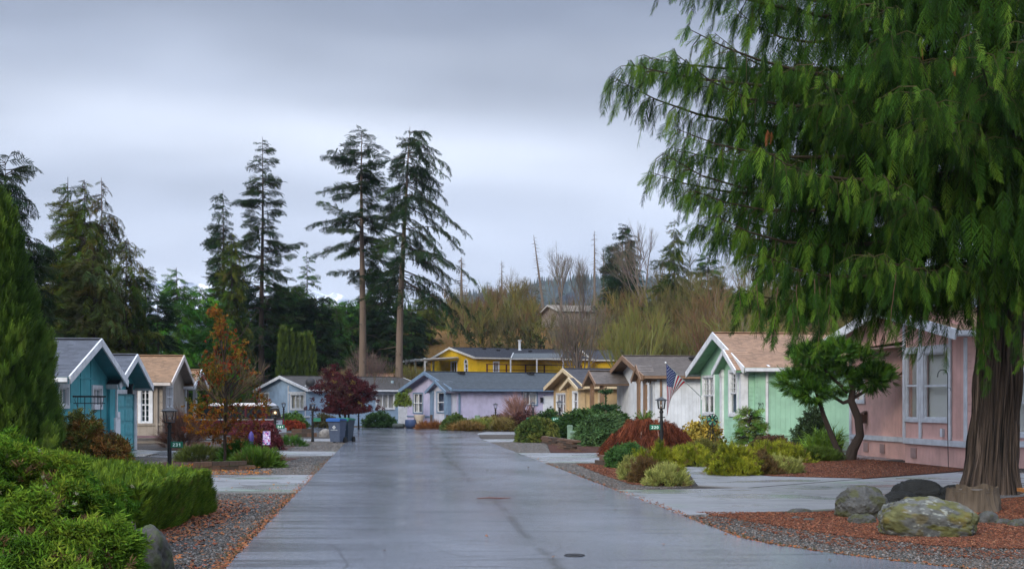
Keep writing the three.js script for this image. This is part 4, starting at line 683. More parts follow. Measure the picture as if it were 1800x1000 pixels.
stump('dark old stump hidden low inside the left shrub', 'tree stump', xAt(110, 11.9), 11.9, 0.28, 0.42, 11, M.darkBark);
// bench at the right edge
{
  const t = thing('bench', 'wooden seat bench with grey stone leg cut by the right edge', 'bench', xAt(1772, 21.2), 20.6, 0), w = mat([0.42, 0.17, 0.05], { map: rep(grainTex, 2, 1), rough: 0.5 });
  for (let k = 0; k < 3; k++) part(t, 'seat_plank', box(1.5, 0.055, 0.125, 0.75, 0.43, -0.14 + k * 0.14), w);
  for (const x of [0.22, 1.28]) part(t, 'leg', lathe([[0.13, 0], [0.13, 0.08], [0.085, 0.14], [0.075, 0.3], [0.12, 0.39], [0.001, 0.402]], 16).translate(x, 0, 0), trim([0.17, 0.18, 0.2], 0.8));
}
// timber bed edging and retaining wall, plank by plank
function timberWall(name, label, category, x0, d0, x1, d1, courses, hh, per, thick = 0.14) {
  const L = Math.hypot(x1 - x0, d1 - d0), t = thing(name, label, category, x0, d0, Math.atan2(d1 - d0, x1 - x0)), r = rngOf(L * 100 | 0), g = [0, 1, 2].map((k) => box(L / per - 0.012, hh - 0.012, thick - k * 0.008));
  for (let c = 0; c < courses; c++) for (let k = 0; k < per; k++) { const off = (c % 2) * 0.5; if (off && k === per - 1) continue; const m = part(t, 'timber', g[(k + c) % 3], r() > 0.5 ? M.timber : M.timber2); m.position.set((k + 0.5 + off) * L / per, hh * (c + 0.5), (r() - 0.5) * 0.03); m.rotation.y = (r() - 0.5) * 0.012; }
  return t;
}
timberWall('bed_edging', 'low dark timber edging of the leafy bed by the left drive', 'bed edging', xAt(327, 33.8), 33.6, xAt(447, 34.6), 34.6, 2, 0.13, 4);
timberWall('bed_edging', 'dark timber edging of the bed behind the slim lamp post, left', 'bed edging', xAt(503, 66), 66, xAt(556, 66.5), 66.5, 2, 0.22, 3);
timberWall('bed_edging', 'short timber edging under the dark red weeping maple', 'bed edging', xAt(1050, 37.2), 37.2, xAt(1080, 36), 35.8, 2, 0.16, 2);
timberWall('retaining_wall', 'left stretch of the low stacked timber wall in the right bed', 'retaining wall', xAt(951, 56.6), 56.8, xAt(986, 52), 52.6, 4, 0.085, 3, 0.2);
timberWall('retaining_wall', 'right stretch of the low stacked timber wall in the right bed', 'retaining wall', xAt(984, 49.8), 50, xAt(1016, 47.4), 47, 5, 0.085, 3, 0.2);
// green utility boxes
for (const [px, d, w, h, label] of [[1002, 57, 0.24, 0.72, 'pale green utility box between the lamp post and the big hedge'], [839, 85, 0.32, 0.85, 'pale green utility pedestal in front of the lilac wall'], [827, 81, 0.34, 0.6, 'small grey green utility box at the foot of the clipped round shrub'], [1030, 55, 1.3, 0.5, 'wide low green utility cabinet under the big hedge']]) {
  const t = thing('utility_box', label, 'utility box', xAt(px, d), d, -0.1), g = trim([0.17, 0.27, 0.2], 0.55);
  part(t, 'cabinet', box(w, h, w * 0.9, 0, h / 2, 0), g); part(t, 'lid', [box(w * 1.08, 0.06, w, 0, h + 0.03, 0), box(w * 0.9, 0.04, w * 0.8, 0, h + 0.07, 0)], g); part(t, 'door', box(w * 0.8, h * 0.7, 0.02, 0, h * 0.48, w * 0.45 + 0.008), trim([0.19, 0.3, 0.22], 0.5));
}
// windmill ornament in front of the green house
{
  const d = 45, t = thing('windmill_ornament', 'garden windmill ornament with round green wheel by the green house', 'garden ornament', xAt(1251, d), d, 0.25), c = V(0, yAt(738, d), 0), r = 0.21;
  const legs = []; for (const [x, z] of [[-0.2, -0.2], [0.2, -0.2], [-0.2, 0.2], [0.2, 0.2]]) legs.push(tube([V(x, 0, z), V(0, c.y - 0.05, 0)], [0.016, 0.01], 5)); for (const k of [0.3, 0.6]) { const q = 0.2 * (1 - k), y = c.y * k; legs.push(box(2 * q, 0.015, 0.015, 0, y, q), box(2 * q, 0.015, 0.015, 0, y, -q), box(0.015, 0.015, 2 * q, q, y, 0), box(0.015, 0.015, 2 * q, -q, y, 0)); } part(t, 'tower', legs, M.iron);
  const gm = mat([0.05, 0.2, 0.13], { rough: 0.5 }); for (let k = 0; k < 10; k++) part(t, 'blade', box(0.07, r * 0.8, 0.008).rotateY(0.5).translate(0, r * 0.58, 0.09).rotateZ(k / 10 * 2 * Math.PI).translate(0, c.y, 0), k % 2 ? M.black : gm);
  part(t, 'wheel_rim', new THREE.TorusGeometry(r, 0.012, 6, 28).translate(0, c.y, 0.09), M.iron); part(t, 'tail', box(0.01, 0.16, 0.22, 0, c.y, -0.25), gm);
}
// hook, trellis, garden flag, small things
{
  const dh = 35.6, t = thing('plant_hook', 'thin black shepherd hook in front of the pink bay window', 'plant hook', xAt(1667, dh), dh), top = yAt(650, dh), a = []; for (let k = 0; k <= 12; k++) { const th = k / 12 * Math.PI; a.push(V(-0.14 + 0.14 * Math.cos(th), top - 0.14 + 0.14 * Math.sin(th), 0)); } part(t, 'rod', tube([V(0.02, 0, 0), V(0, 1, 0), ...a, V(-0.28, top - 0.2, 0), V(-0.31, top - 0.19, 0)], new Array(17).fill(0.011), 6), M.iron); part(t, 'side_hook', tube([V(0, top - 0.5, 0), V(0.08, top - 0.52, 0), V(0.09, top - 0.6, 0)], [0.008, 0.008, 0.008], 5), M.iron);
  const dt = 37, tr = thing('trellis', 'black iron arbour rail standing before the teal gable', 'trellis', xAt(156, dt), dt, 1.0), ty = yAt(697, dt), r = []; for (const x of [-0.75, -0.3, 0.3, 0.75]) r.push(tube([V(x, 0, 0), V(x, ty, 0)], [0.018, 0.014], 5)); for (const x of [-0.75, 0.75]) r.push(tube([V(x, ty - 0.35, 0), V(x * 1.25, ty - 0.1, 0), V(x * 1.2, ty, 0)], [0.01, 0.01, 0.01], 5)); r.push(box(2.0, 0.05, 0.12, 0, ty, 0), box(2.0, 0.025, 0.04, 0, ty - 0.2, 0)); part(tr, 'frame', r, M.iron); tr.scale.x = 0.55;
  const df = 46, f = thing('garden_flag', 'small pink and blue flowered garden flag beside the lit lamp', 'garden flag', xAt(468, df), df, 0.1), fy = yAt(757, df), c = document.createElement('canvas'); c.width = 96; c.height = 192; const x = c.getContext('2d'); x.fillStyle = '#b9a8c8'; x.fillRect(0, 0, 96, 192); const rr = rngOf(5); for (let k = 0; k < 70; k++) { x.fillStyle = ['#7c2c8c', '#d8d2e6', '#c2447c', '#3a3f9a', '#e7dff0'][rr() * 5 | 0]; x.beginPath(); x.arc(rr() * 96, rr() * 192, 4 + rr() * 9, 0, 7); x.fill(); }
  const ct = new THREE.CanvasTexture(c); ct.colorSpace = THREE.SRGBColorSpace; const fg = new THREE.PlaneGeometry(0.27, 0.5, 8, 12), p = fg.attributes.position; for (let i = 0; i < p.count; i++) p.setZ(i, 0.015 * Math.sin(p.getX(i) * 30)); fg.computeVertexNormals(); fg.translate(0, fy - 0.27, 0.02); part(f, 'cloth', fg, new THREE.MeshStandardMaterial({ map: ct, roughness: 0.8, side: THREE.DoubleSide })); part(f, 'rod', tube([V(-0.16, 0, 0), V(-0.16, fy, 0), V(0.14, fy, 0)], [0.01, 0.01, 0.01], 5), M.iron);
  const dg = 44, gb = thing('garden_figure', 'small violet blue garden ornament among the low shrubs left', 'garden ornament', xAt(441, dg), dg), gy = yAt(780, dg); gb.scale.set(0.62, 1, 0.62); part(gb, 'figure', lathe([[0.001, 0], [0.13, 0], [0.11, 0.08], [0.16, 0.2], [0.13, 0.33], [0.05, 0.42], [0.001, 0.45]], 14).translate(0, gy, 0), mat([0.06, 0.045, 0.2], { rough: 0.5 })); part(gb, 'plinth', cyl(0.1, 0.1, Math.max(0.05, gy), 0, 0, 0), M.timber);
  // plant pots by the lilac house
  for (const [px, w, h, col, label, profile] of [[722, 0.85, 0.62, [0.05, 0.08, 0.17], 'dark blue glazed pot left of the lilac house steps', 0], [737, 0.8, 0.95, [0.5, 0.43, 0.35], 'pale urn planter before the lilac gable', 1], [700, 0.9, 0.35, [0.12, 0.13, 0.11], 'low planter trough at the corner of the blue house', 0]]) {
    const d = 86, q = thing('planter', label, 'planter', xAt(px, d), d), m = mat(col, { rough: 0.4 }), r2 = w / 2; part(q, 'pot', lathe(profile ? [[0.001, 0], [r2 * 0.5, 0], [r2 * 0.3, h * 0.25], [r2 * 0.6, h * 0.5], [r2, h], [r2 * 0.86, h], [0.001, h * 0.9]] : [[0.001, 0], [r2 * 0.7, 0], [r2, h * 0.45], [r2 * 0.9, h], [r2 * 0.8, h], [0.001, h * 0.9]], 18), m);
  }
  const bw = thing('front_step', 'dark brown timber steps at the lilac house bay', 'steps', xAt(771, 86.4), 86.4, 0.2); for (let k = 0; k < 3; k++) part(bw, 'step', box(3.4, 0.16, 0.35, 0, 0.3 - k * 0.11, 0.35 * k), M.timber2); for (const x of [-1.6, -0.5, 0.6, 1.6]) part(bw, 'post', box(0.16, 0.95, 0.16, x, 0.47, -0.1), M.timber);
}
// man-hole cover, stick on the road
{
  const [x, d] = G(1010, 981), t = thing('valve_cover', 'round iron valve cover set in the wet road', 'manhole cover', x, d, 0, undefined, 0.031); part(t, 'rim', new THREE.TorusGeometry(0.115, 0.012, 6, 32).rotateX(Math.PI / 2), M.iron); part(t, 'lid', [cyl(0.105, 0.105, 0.008, 0, -0.002, 0, 28), box(0.12, 0.012, 0.02, 0, 0.006, 0)], M.iron);
  const [sx, sd] = G(868, 880), s = thing('fallen_stick', 'thin reddish twig lying across the road', 'stick', sx, sd, 0.05, undefined, 0.045); part(s, 'twig', tube([V(-0.32, 0, 0), V(-0.1, 0.012, 0.02), V(0.12, 0.0, -0.01), V(0.34, 0.01, 0.02)], [0.008, 0.012, 0.011, 0.005], 6), mat([0.12, 0.04, 0.03], { rough: 0.8 }));
}
// ---------------------------------------------------------------- foliage kit: small pieces that are scattered many times
class FB {                                                                        // collects triangles with a colour each
  constructor() { this.p = []; this.c = []; }
  tri(a, b, c, k) { this.p.push(a.x, a.y, a.z, b.x, b.y, b.z, c.x, c.y, c.z); for (let i = 0; i < 3; i++) this.c.push(k[0], k[1], k[2]); return this; }
  leaf(base, dir, side, len, wid, k, fold = 0.25) {
    const n = dir.clone().cross(side).normalize(), tip = base.clone().addScaledVector(dir, len).addScaledVector(n, -len * 0.12), mid = base.clone().addScaledVector(dir, len * 0.45);
    const l = mid.clone().addScaledVector(side, wid / 2).addScaledVector(n, wid * fold), r = mid.clone().addScaledVector(side, -wid / 2).addScaledVector(n, wid * fold);
    this.tri(base, l, tip, k); this.tri(base, tip, r, k.map((x) => x * 0.94));
  }
  stick(a, b, r0, r1, k, n = 3) {
    const t = b.clone().sub(a).normalize(), u = V(0.3, 0.5, 0.81).cross(t).normalize(), w = t.clone().cross(u), P = (c, r, i) => c.clone().addScaledVector(u, r * Math.cos(i / n * 6.2832)).addScaledVector(w, r * Math.sin(i / n * 6.2832));
    for (let i = 0; i < n; i++) { const p = P(a, r0, i), q = P(a, r0, i + 1), s = P(b, r1, i), z = P(b, r1, i + 1); this.tri(p, q, s, k); this.tri(q, z, s, k); }
  }
  feather(a, dir, side, len, wid, n, k, curl = 0) {                               // serrated blade: little pointed lobes to both sides of a rib
    const nn = dir.clone().cross(side).normalize();
    for (let i = 0; i < n; i++) {
      const t0 = i / n, t1 = (i + 1) / n, w = wid * (1 - 0.75 * t0) * (i ? 1 : 0.8), p = a.clone().addScaledVector(dir, len * t0).addScaledVector(nn, curl * t0 * t0), q = a.clone().addScaledVector(dir, len * t1).addScaledVector(nn, curl * t1 * t1);
      const o = a.clone().addScaledVector(dir, len * Math.min(1.12, t1 + 0.5 / n)).addScaledVector(nn, curl * t1 * t1);
      this.tri(p, q, o.clone().addScaledVector(side, w), k); this.tri(p, o.clone().addScaledVector(side, -w), q, k);
    }
  }
  geo() { const g = new THREE.BufferGeometry(); g.setAttribute('position', new THREE.Float32BufferAttribute(this.p, 3)); g.setAttribute('color', new THREE.Float32BufferAttribute(this.c, 3)); return g; }
}
const tone = (r, k = 0.3) => { const v = 1 + (r() - 0.5) * 2 * k, h = (r() - 0.5) * k * 0.5; return [v * (1 + h), v, v * (1 - h)]; };
const dirOf = (r, up = 0) => { const z = 2 * r() - 1, a = r() * 6.2832, s = Math.sqrt(1 - z * z); return V(s * Math.cos(a), z + up, s * Math.sin(a)).normalize(); };
const perp = (d, r) => d.clone().cross(dirOf(r)).normalize();
// cluster of broad leaves on short stems, grows along +y, about 1 across
function leafSprig(seed, n, len, wid, spread = 0.9, stem = [0.3, 0.22, 0.14]) {
  const r = rngOf(seed), f = new FB();
  for (let i = 0; i < n; i++) { const t = 0.15 + 0.85 * r(), a = r() * 6.28, d = V(Math.cos(a) * spread, 0.55 + 0.5 * r() - 0.35 * spread * r(), Math.sin(a) * spread).normalize(), b = V((r() - 0.5) * 0.5, t * 0.7, (r() - 0.5) * 0.5); f.leaf(b, d, perp(d, r), len * (0.7 + 0.6 * r()), wid * (0.7 + 0.6 * r()), tone(r, 0.28)); }
  for (let i = 0; i < 3; i++) f.stick(V(0, -0.1, 0), V((r() - 0.5) * 0.5, 0.7, (r() - 0.5) * 0.5), 0.014, 0.006, stem);
  return f.geo();
}
// tuft of fine upright growth along +y
function tuft(seed, n, len, wid, spread) {
  const r = rngOf(seed), f = new FB();
  for (let i = 0; i < n; i++) { const a = r() * 6.28, q = spread * Math.sqrt(r()), d = V(Math.cos(a) * q, 1, Math.sin(a) * q).normalize(), b = V((r() - 0.5) * 0.35, (r() - 0.3) * 0.25, (r() - 0.5) * 0.35), s = perp(d, r), k = tone(r, 0.3); f.feather(b, d, s, len * (0.6 + 0.7 * r()), wid, 3, k, (r() - 0.5) * 0.1); }
  return f.geo();
}
// flat fan of scale leaves (arborvitae, hedge): grows along +y
function fan(seed, n = 7, wid = 0.09) {
  const r = rngOf(seed), f = new FB(), side = V(1, 0, 0);
  for (let i = 0; i < n; i++) { const t = i / n, s = i % 2 ? 1 : -1, d = V(s * 0.62 * (1 - t * 0.4), 1, (r() - 0.5) * 0.35).normalize(); f.feather(V(0, t * 0.6, 0), d, V(d.y, -d.x, 0).normalize(), 0.55 * (1 - t * 0.45) * (0.8 + 0.4 * r()), wid, 4, tone(r, 0.22), 0.06 * (r() - 0.5)); }
  f.feather(V(0, 0, 0), V(0, 1, 0.02), side, 1, wid, 5, tone(r, 0.2)); return f.geo();
}
// drooping cedar spray: hangs along -y
function cedarSpray(seed, n = 9) {
  const r = rngOf(seed), f = new FB(), bend = (t) => V(0.10 * Math.sin(t * 2 + seed), -t, 0.12 * t * t);
  for (let i = 0; i < n; i++) for (const s of [-1, 1]) {
    const t = (i + 0.5 * r()) / n, b = bend(t), d = V(s * (0.75 - 0.3 * t), -1, (r() - 0.5) * 0.5).normalize(), sd = V(d.y, -d.x, 0.2 * (r() - 0.5)).normalize();
    f.feather(b, d, sd, (0.34 * (1 - 0.55 * t) + 0.06) * (0.75 + 0.5 * r()), 0.042, 4, tone(r, 0.2), 0.05 * (r() - 0.3));
  }
  for (let i = 0; i < 4; i++) f.stick(bend(i / 4), bend((i + 1) / 4), 0.011, 0.009, [0.75, 0.55, 0.3]);
  f.feather(bend(0.92), V(0, -1, 0.1).normalize(), V(1, 0, 0), 0.2, 0.04, 4, tone(r, 0.2)); return f.geo();
}
// fir bough along +x, length 1: side twigs set with needles, hanging a little
function firBough(seed, n = 11, droop = 0.18, wide = 0.36, hang = 0.25) {
  const r = rngOf(seed), f = new FB(), P = (t) => V(t, 0.10 * Math.sin(t * 2.6) - droop * t * t, 0.03 * Math.sin(t * 5 + seed));
  for (let i = 0; i < 4; i++) f.stick(P(i / 4), P((i + 1) / 4), 0.016 * (1 - i / 4.5), 0.016 * (1 - (i + 1) / 4.5), [0.55, 0.42, 0.3]);
  for (let i = 0; i < n; i++) for (const s of [-1, 1]) {
    if (r() < 0.12) continue; const t = 0.14 + 0.86 * (i + r() * 0.8) / n, L = wide * (0.35 + 0.65 * Math.sin(Math.min(1, 1.25 * (1 - t) + 0.22) * 1.5708)) * (0.7 + 0.5 * r()), d = V(0.62, -hang * (0.5 + r()), s * 0.8).normalize(), sd = d.clone().cross(V(0, 1, 0)).normalize();
    f.feather(P(t), d, sd, L, 0.05, 4, tone(r, 0.25), -0.05 * r()); f.feather(P(t).add(V(0, 0.01, 0)), d, V(0, 1, 0).addScaledVector(sd, 0.4).normalize(), L * 0.85, 0.035, 3, tone(r, 0.25));
  }
  f.feather(P(0.86), V(0.95, -droop, 0).normalize(), V(0, 0, 1), 0.2, 0.05, 4, tone(r, 0.2)); return f.geo();
}
const blade = (seed, n, lean) => { const r = rngOf(seed), f = new FB(); for (let i = 0; i < n; i++) { const a = r() * 6.28, l = lean * (0.3 + r()), b = V((r() - 0.5) * 0.3, 0, (r() - 0.5) * 0.3), h = 0.6 + 0.5 * r(), m = b.clone().add(V(Math.cos(a) * l * 0.3, h * 0.6, Math.sin(a) * l * 0.3)), t = b.clone().add(V(Math.cos(a) * l, h * (1 - 0.3 * l), Math.sin(a) * l)), s = V(-Math.sin(a), 0, Math.cos(a)).multiplyScalar(0.016), k = tone(r, 0.25); f.tri(b.clone().add(s), b.clone().sub(s), m.clone().add(s), k); f.tri(b.clone().sub(s), m.clone().sub(s), m.clone().add(s), k); f.tri(m.clone().add(s), m.clone().sub(s), t, k); } return f.geo(); };
const twiglet = (seed, n = 9) => { const r = rngOf(seed), f = new FB(); for (let i = 0; i < n; i++) { const a = r() * 6.28, q = 0.5 * r(), b = V(0, 0.1 * r(), 0), m = V(Math.cos(a) * q * 0.5, 0.5, Math.sin(a) * q * 0.5), e = V(Math.cos(a + 0.4) * q * 1.2, 0.8 + 0.4 * r(), Math.sin(a + 0.4) * q * 1.2), k = tone(r, 0.25); f.stick(b, m, 0.012, 0.009, k); f.stick(m, e, 0.009, 0.003, k); f.stick(m, m.clone().add(dirOf(r, 0.6).multiplyScalar(0.35)), 0.007, 0.003, k); } return f.geo(); };

const _q = new THREE.Quaternion(), _q2 = new THREE.Quaternion(), _m = new THREE.Matrix4(), UPY = V(0, 1, 0);
const axisOf = { y: UPY, x: V(1, 0, 0), d: V(0, -1, 0) };
class Scatter {                                                                    // places of many copies, then one instanced part per variant
  constructor(variants, material, axis = 'y') { this.v = variants; this.mat = material; this.axis = axisOf[axis]; this.m = variants.map(() => []); this.c = variants.map(() => []); this.r = rngOf(variants.length * 97 + 3); }
  put(pos, dir, scale, color, roll = this.r() * 6.2832, sy = 1) {
    const k = Math.min(this.v.length - 1, (this.r() * this.v.length) | 0); _q.setFromUnitVectors(this.axis, dir); _q.multiply(_q2.setFromAxisAngle(this.axis, roll));
    this.m[k].push(_m.compose(pos, _q, typeof scale === 'number' ? V(scale, scale * sy, scale) : scale).clone()); this.c[k].push(color);
  }
  build(parent, name = 'foliage', kind = 'stuff') {
    this.v.forEach((g, i) => { if (!this.m[i].length) return; const o = new THREE.InstancedMesh(g, this.mat, this.m[i].length), c = new THREE.Color(); o.name = name; shade(o); this.m[i].forEach((m, j) => { o.setMatrixAt(j, m); o.setColorAt(j, c.setRGB(...this.c[i][j])); }); o.userData.kind = kind; parent.add(o); });
  }
}
const hue = (r, list, k = 0.3) => { const i = r() * (list.length - 1), a = list[i | 0], b = list[Math.min(list.length - 1, (i | 0) + 1)], t = i - (i | 0), v = 1 + (r() - 0.5) * 2 * k; return [lerp(a[0], b[0], t) * v, lerp(a[1], b[1], t) * v, lerp(a[2], b[2], t) * v]; };
// kit of variants
const K = {
  sprig: [1, 2, 3].map((s) => leafSprig(s, 13, 0.42, 0.2)), narrow: [4, 5, 6].map((s) => leafSprig(s, 16, 0.5, 0.13, 1.0)), maple: [7, 8, 9].map((s) => leafSprig(s, 9, 0.5, 0.36, 1.1)), droopy: [21, 22].map((s) => leafSprig(s, 14, 0.6, 0.16, 1.3)),
  tuft: [1, 2, 3].map((s) => tuft(s, 9, 0.9, 0.06, 0.6)), heath: [4, 5, 6].map((s) => tuft(s, 14, 0.9, 0.055, 0.55)), juni: [7, 8, 9].map((s) => tuft(s, 10, 1.0, 0.09, 0.75)), fan: [1, 2, 3].map((s) => fan(s)), cedar: [1, 2, 3, 4].map((s) => cedarSpray(s)),
  fir: [1, 2, 3, 4].map((s) => firBough(s)), firDroop: [5, 6, 7].map((s) => firBough(s, 12, 0.42, 0.30, 0.9)), cedarBough: [8, 9, 10].map((s) => firBough(s, 12, 0.5, 0.34, 1.2)), grass: [1, 2, 3].map((s) => blade(s, 14, 0.7)), twig: [1, 2, 3].map((s) => twiglet(s)),
};
const twigMat = new THREE.MeshPhysicalMaterial({ color: 0xffffff, vertexColors: true, roughness: 0.95, specularIntensity: 0.2 });
// points over a lumpy dome (or ball), with their outward direction
function* domePoints(r, n, rx, ry, rz, o = {}) {
  const { lump = 0.35, freq = 2.2, seed = 1, low = -0.12, deep = 0.35 } = o;
  for (let i = 0; i < n; i++) { let d = dirOf(r); if (d.y < low) d.y = Math.abs(d.y); d.normalize(); const k = 1 + lump * 2 * (fbm(d.x * freq + seed * 5, d.y * freq + 3, d.z * freq + seed, 3) - 0.5), q = k * (1 - deep * Math.pow(r(), 1.6)); yield [V(d.x * rx * q, Math.max(0.02, d.y * ry * q), d.z * rz * q), d, q]; }
}
// a shrub: lumpy crown of leaf clumps over a few stems
function shrub(label, category, x, d, rx, ry, rz, o = {}) {
  const t = thing(o.name ?? 'shrub', label, category, x, d, 0, o.group, o.y ?? 0), r = rngOf(o.seed ?? Math.round(x * 31 + d * 17) + 999), sc = new Scatter(o.kit ?? K.sprig, o.mat ?? M.foliage, o.axis ?? 'y'), n = o.n ?? 500, size = o.size ?? 0.22, pf = 1.6 / Math.max(0.3, Math.min(rx, ry));
  for (const [p, dir] of domePoints(r, n, rx, ry, rz, { seed: (o.seed ?? 1) * 0.37, ...o })) { const dd = dir.clone().multiplyScalar(o.out ?? 1).add(V((r() - 0.5) * 0.7, (o.up ?? 0.6), (r() - 0.5) * 0.7)).normalize(); if (o.droop) dd.y -= o.droop; sc.put(p, dd.normalize(), size * (0.65 + 0.7 * r()), hue(() => clamp(0.5 * r() + 0.5 * clamp((fbm(p.x * pf + 3, p.y * pf, p.z * pf + 8, 3) - 0.3) * 2.5), 0, 0.999), o.colors, 0).map(((k) => (v) => v * k)(1 + (r() - 0.5) * 2 * (o.vary ?? 0.3)))); }
  if (o.dead) for (const [p, dir] of domePoints(r, Math.round(n * o.dead), rx, ry, rz, { seed: (o.seed ?? 1) * 0.37, lump: o.lump, freq: o.freq, deep: 0.3 })) sc.put(p, dir.clone().add(V(0, 0.6, 0)).normalize(), size * (0.6 + 0.6 * r()), hue(r, [[0.12, 0.07, 0.03], [0.17, 0.11, 0.05], [0.08, 0.05, 0.025]], 0.3));
  if (o.flowers) for (const [p, dir] of domePoints(r, o.flowers[0], rx * 1.02, ry * 1.02, rz * 1.02, { seed: (o.seed ?? 1) * 0.37, lump: o.lump, deep: 0.03 })) sc.put(p, dir, size * 0.5, hue(r, o.flowers[1], 0.15));
  sc.build(t);
  if ((o.stems ?? 5) > 0 && o.mat !== twigMat || o.name === 'heather') { const cg = new THREE.IcosahedronGeometry(1, 3), q = cg.attributes.position; for (let i = 0; i < q.count; i++) { const d = V().fromBufferAttribute(q, i), k = 0.60 * (1 + (o.lump ?? 0.35) * 1.6 * (fbm(d.x * (o.freq ?? 2.2) + (o.seed ?? 1) * 0.37 * 5, d.y * (o.freq ?? 2.2) + 3, d.z * (o.freq ?? 2.2) + (o.seed ?? 1) * 0.37, 3) - 0.5)); q.setXYZ(i, d.x * rx * k, Math.max(0.01, d.y * ry * k), d.z * rz * k); } cg.computeVertexNormals(); part(t, 'shade_core', cg, M.core); }  // dark lump added inside the crown, its colour standing in for inner shade
  const st = []; for (let k = 0; k < (o.stems ?? 5); k++) { const a = r() * 6.28, q = 0.7 * r(); st.push(tube([V(Math.cos(a) * rx * 0.12, 0, Math.sin(a) * rz * 0.12), V(Math.cos(a) * rx * q * 0.5, ry * 0.45, Math.sin(a) * rz * q * 0.5), V(Math.cos(a) * rx * q, ry * 0.82, Math.sin(a) * rz * q)], [0.022, 0.016, 0.007].map((w) => w * Math.max(0.6, ry)), 5)); }
  if (st.length) part(t, 'stem', st, o.stemMat ?? M.darkBark); return t;
}
const C = {                                                                       // leaf colours, linear
  hedge: [[0.028, 0.065, 0.005], [0.075, 0.14, 0.009], [0.13, 0.19, 0.014]], spring: [[0.035, 0.11, 0.010], [0.085, 0.19, 0.016], [0.22, 0.27, 0.025]], arb: [[0.035, 0.075, 0.012], [0.07, 0.12, 0.016]], fir: [[0.008, 0.020, 0.008], [0.017, 0.036, 0.012], [0.028, 0.050, 0.014]], firGreen: [[0.02, 0.058, 0.011], [0.056, 0.112, 0.016]],  // the second fir list is a greener tone for other evergreens
  cedarBg: [[0.02, 0.038, 0.006], [0.055, 0.080, 0.010], [0.085, 0.095, 0.016]], cedar: [[0.009, 0.028, 0.006], [0.026, 0.074, 0.010], [0.052, 0.118, 0.013]], cedarBright: [[0.07, 0.155, 0.016], [0.115, 0.20, 0.022]], rhodo: [[0.015, 0.045, 0.012], [0.035, 0.08, 0.018], [0.055, 0.11, 0.03]], yellow: [[0.14, 0.19, 0.018], [0.24, 0.28, 0.035], [0.11, 0.14, 0.016]], bronze: [[0.085, 0.045, 0.022], [0.13, 0.075, 0.03]],
  red: [[0.11, 0.012, 0.012], [0.20, 0.03, 0.016], [0.08, 0.01, 0.014]], orange: [[0.34, 0.10, 0.012], [0.42, 0.18, 0.02], [0.26, 0.05, 0.015], [0.20, 0.14, 0.02]], maroon: [[0.045, 0.010, 0.014], [0.085, 0.016, 0.02], [0.06, 0.02, 0.02]], weep: [[0.11, 0.028, 0.016], [0.17, 0.05, 0.024], [0.07, 0.02, 0.014]], grass: [[0.16, 0.13, 0.04], [0.24, 0.18, 0.06], [0.10, 0.11, 0.02]], green: [[0.022, 0.078, 0.011], [0.066, 0.155, 0.016]], juniper: [[0.012, 0.045, 0.006], [0.045, 0.12, 0.010], [0.085, 0.18, 0.014]], euon: [[0.02, 0.055, 0.012], [0.07, 0.10, 0.02], [0.26, 0.26, 0.055]], twigs: [[0.085, 0.06, 0.034], [0.14, 0.075, 0.04], [0.10, 0.09, 0.024]],
};
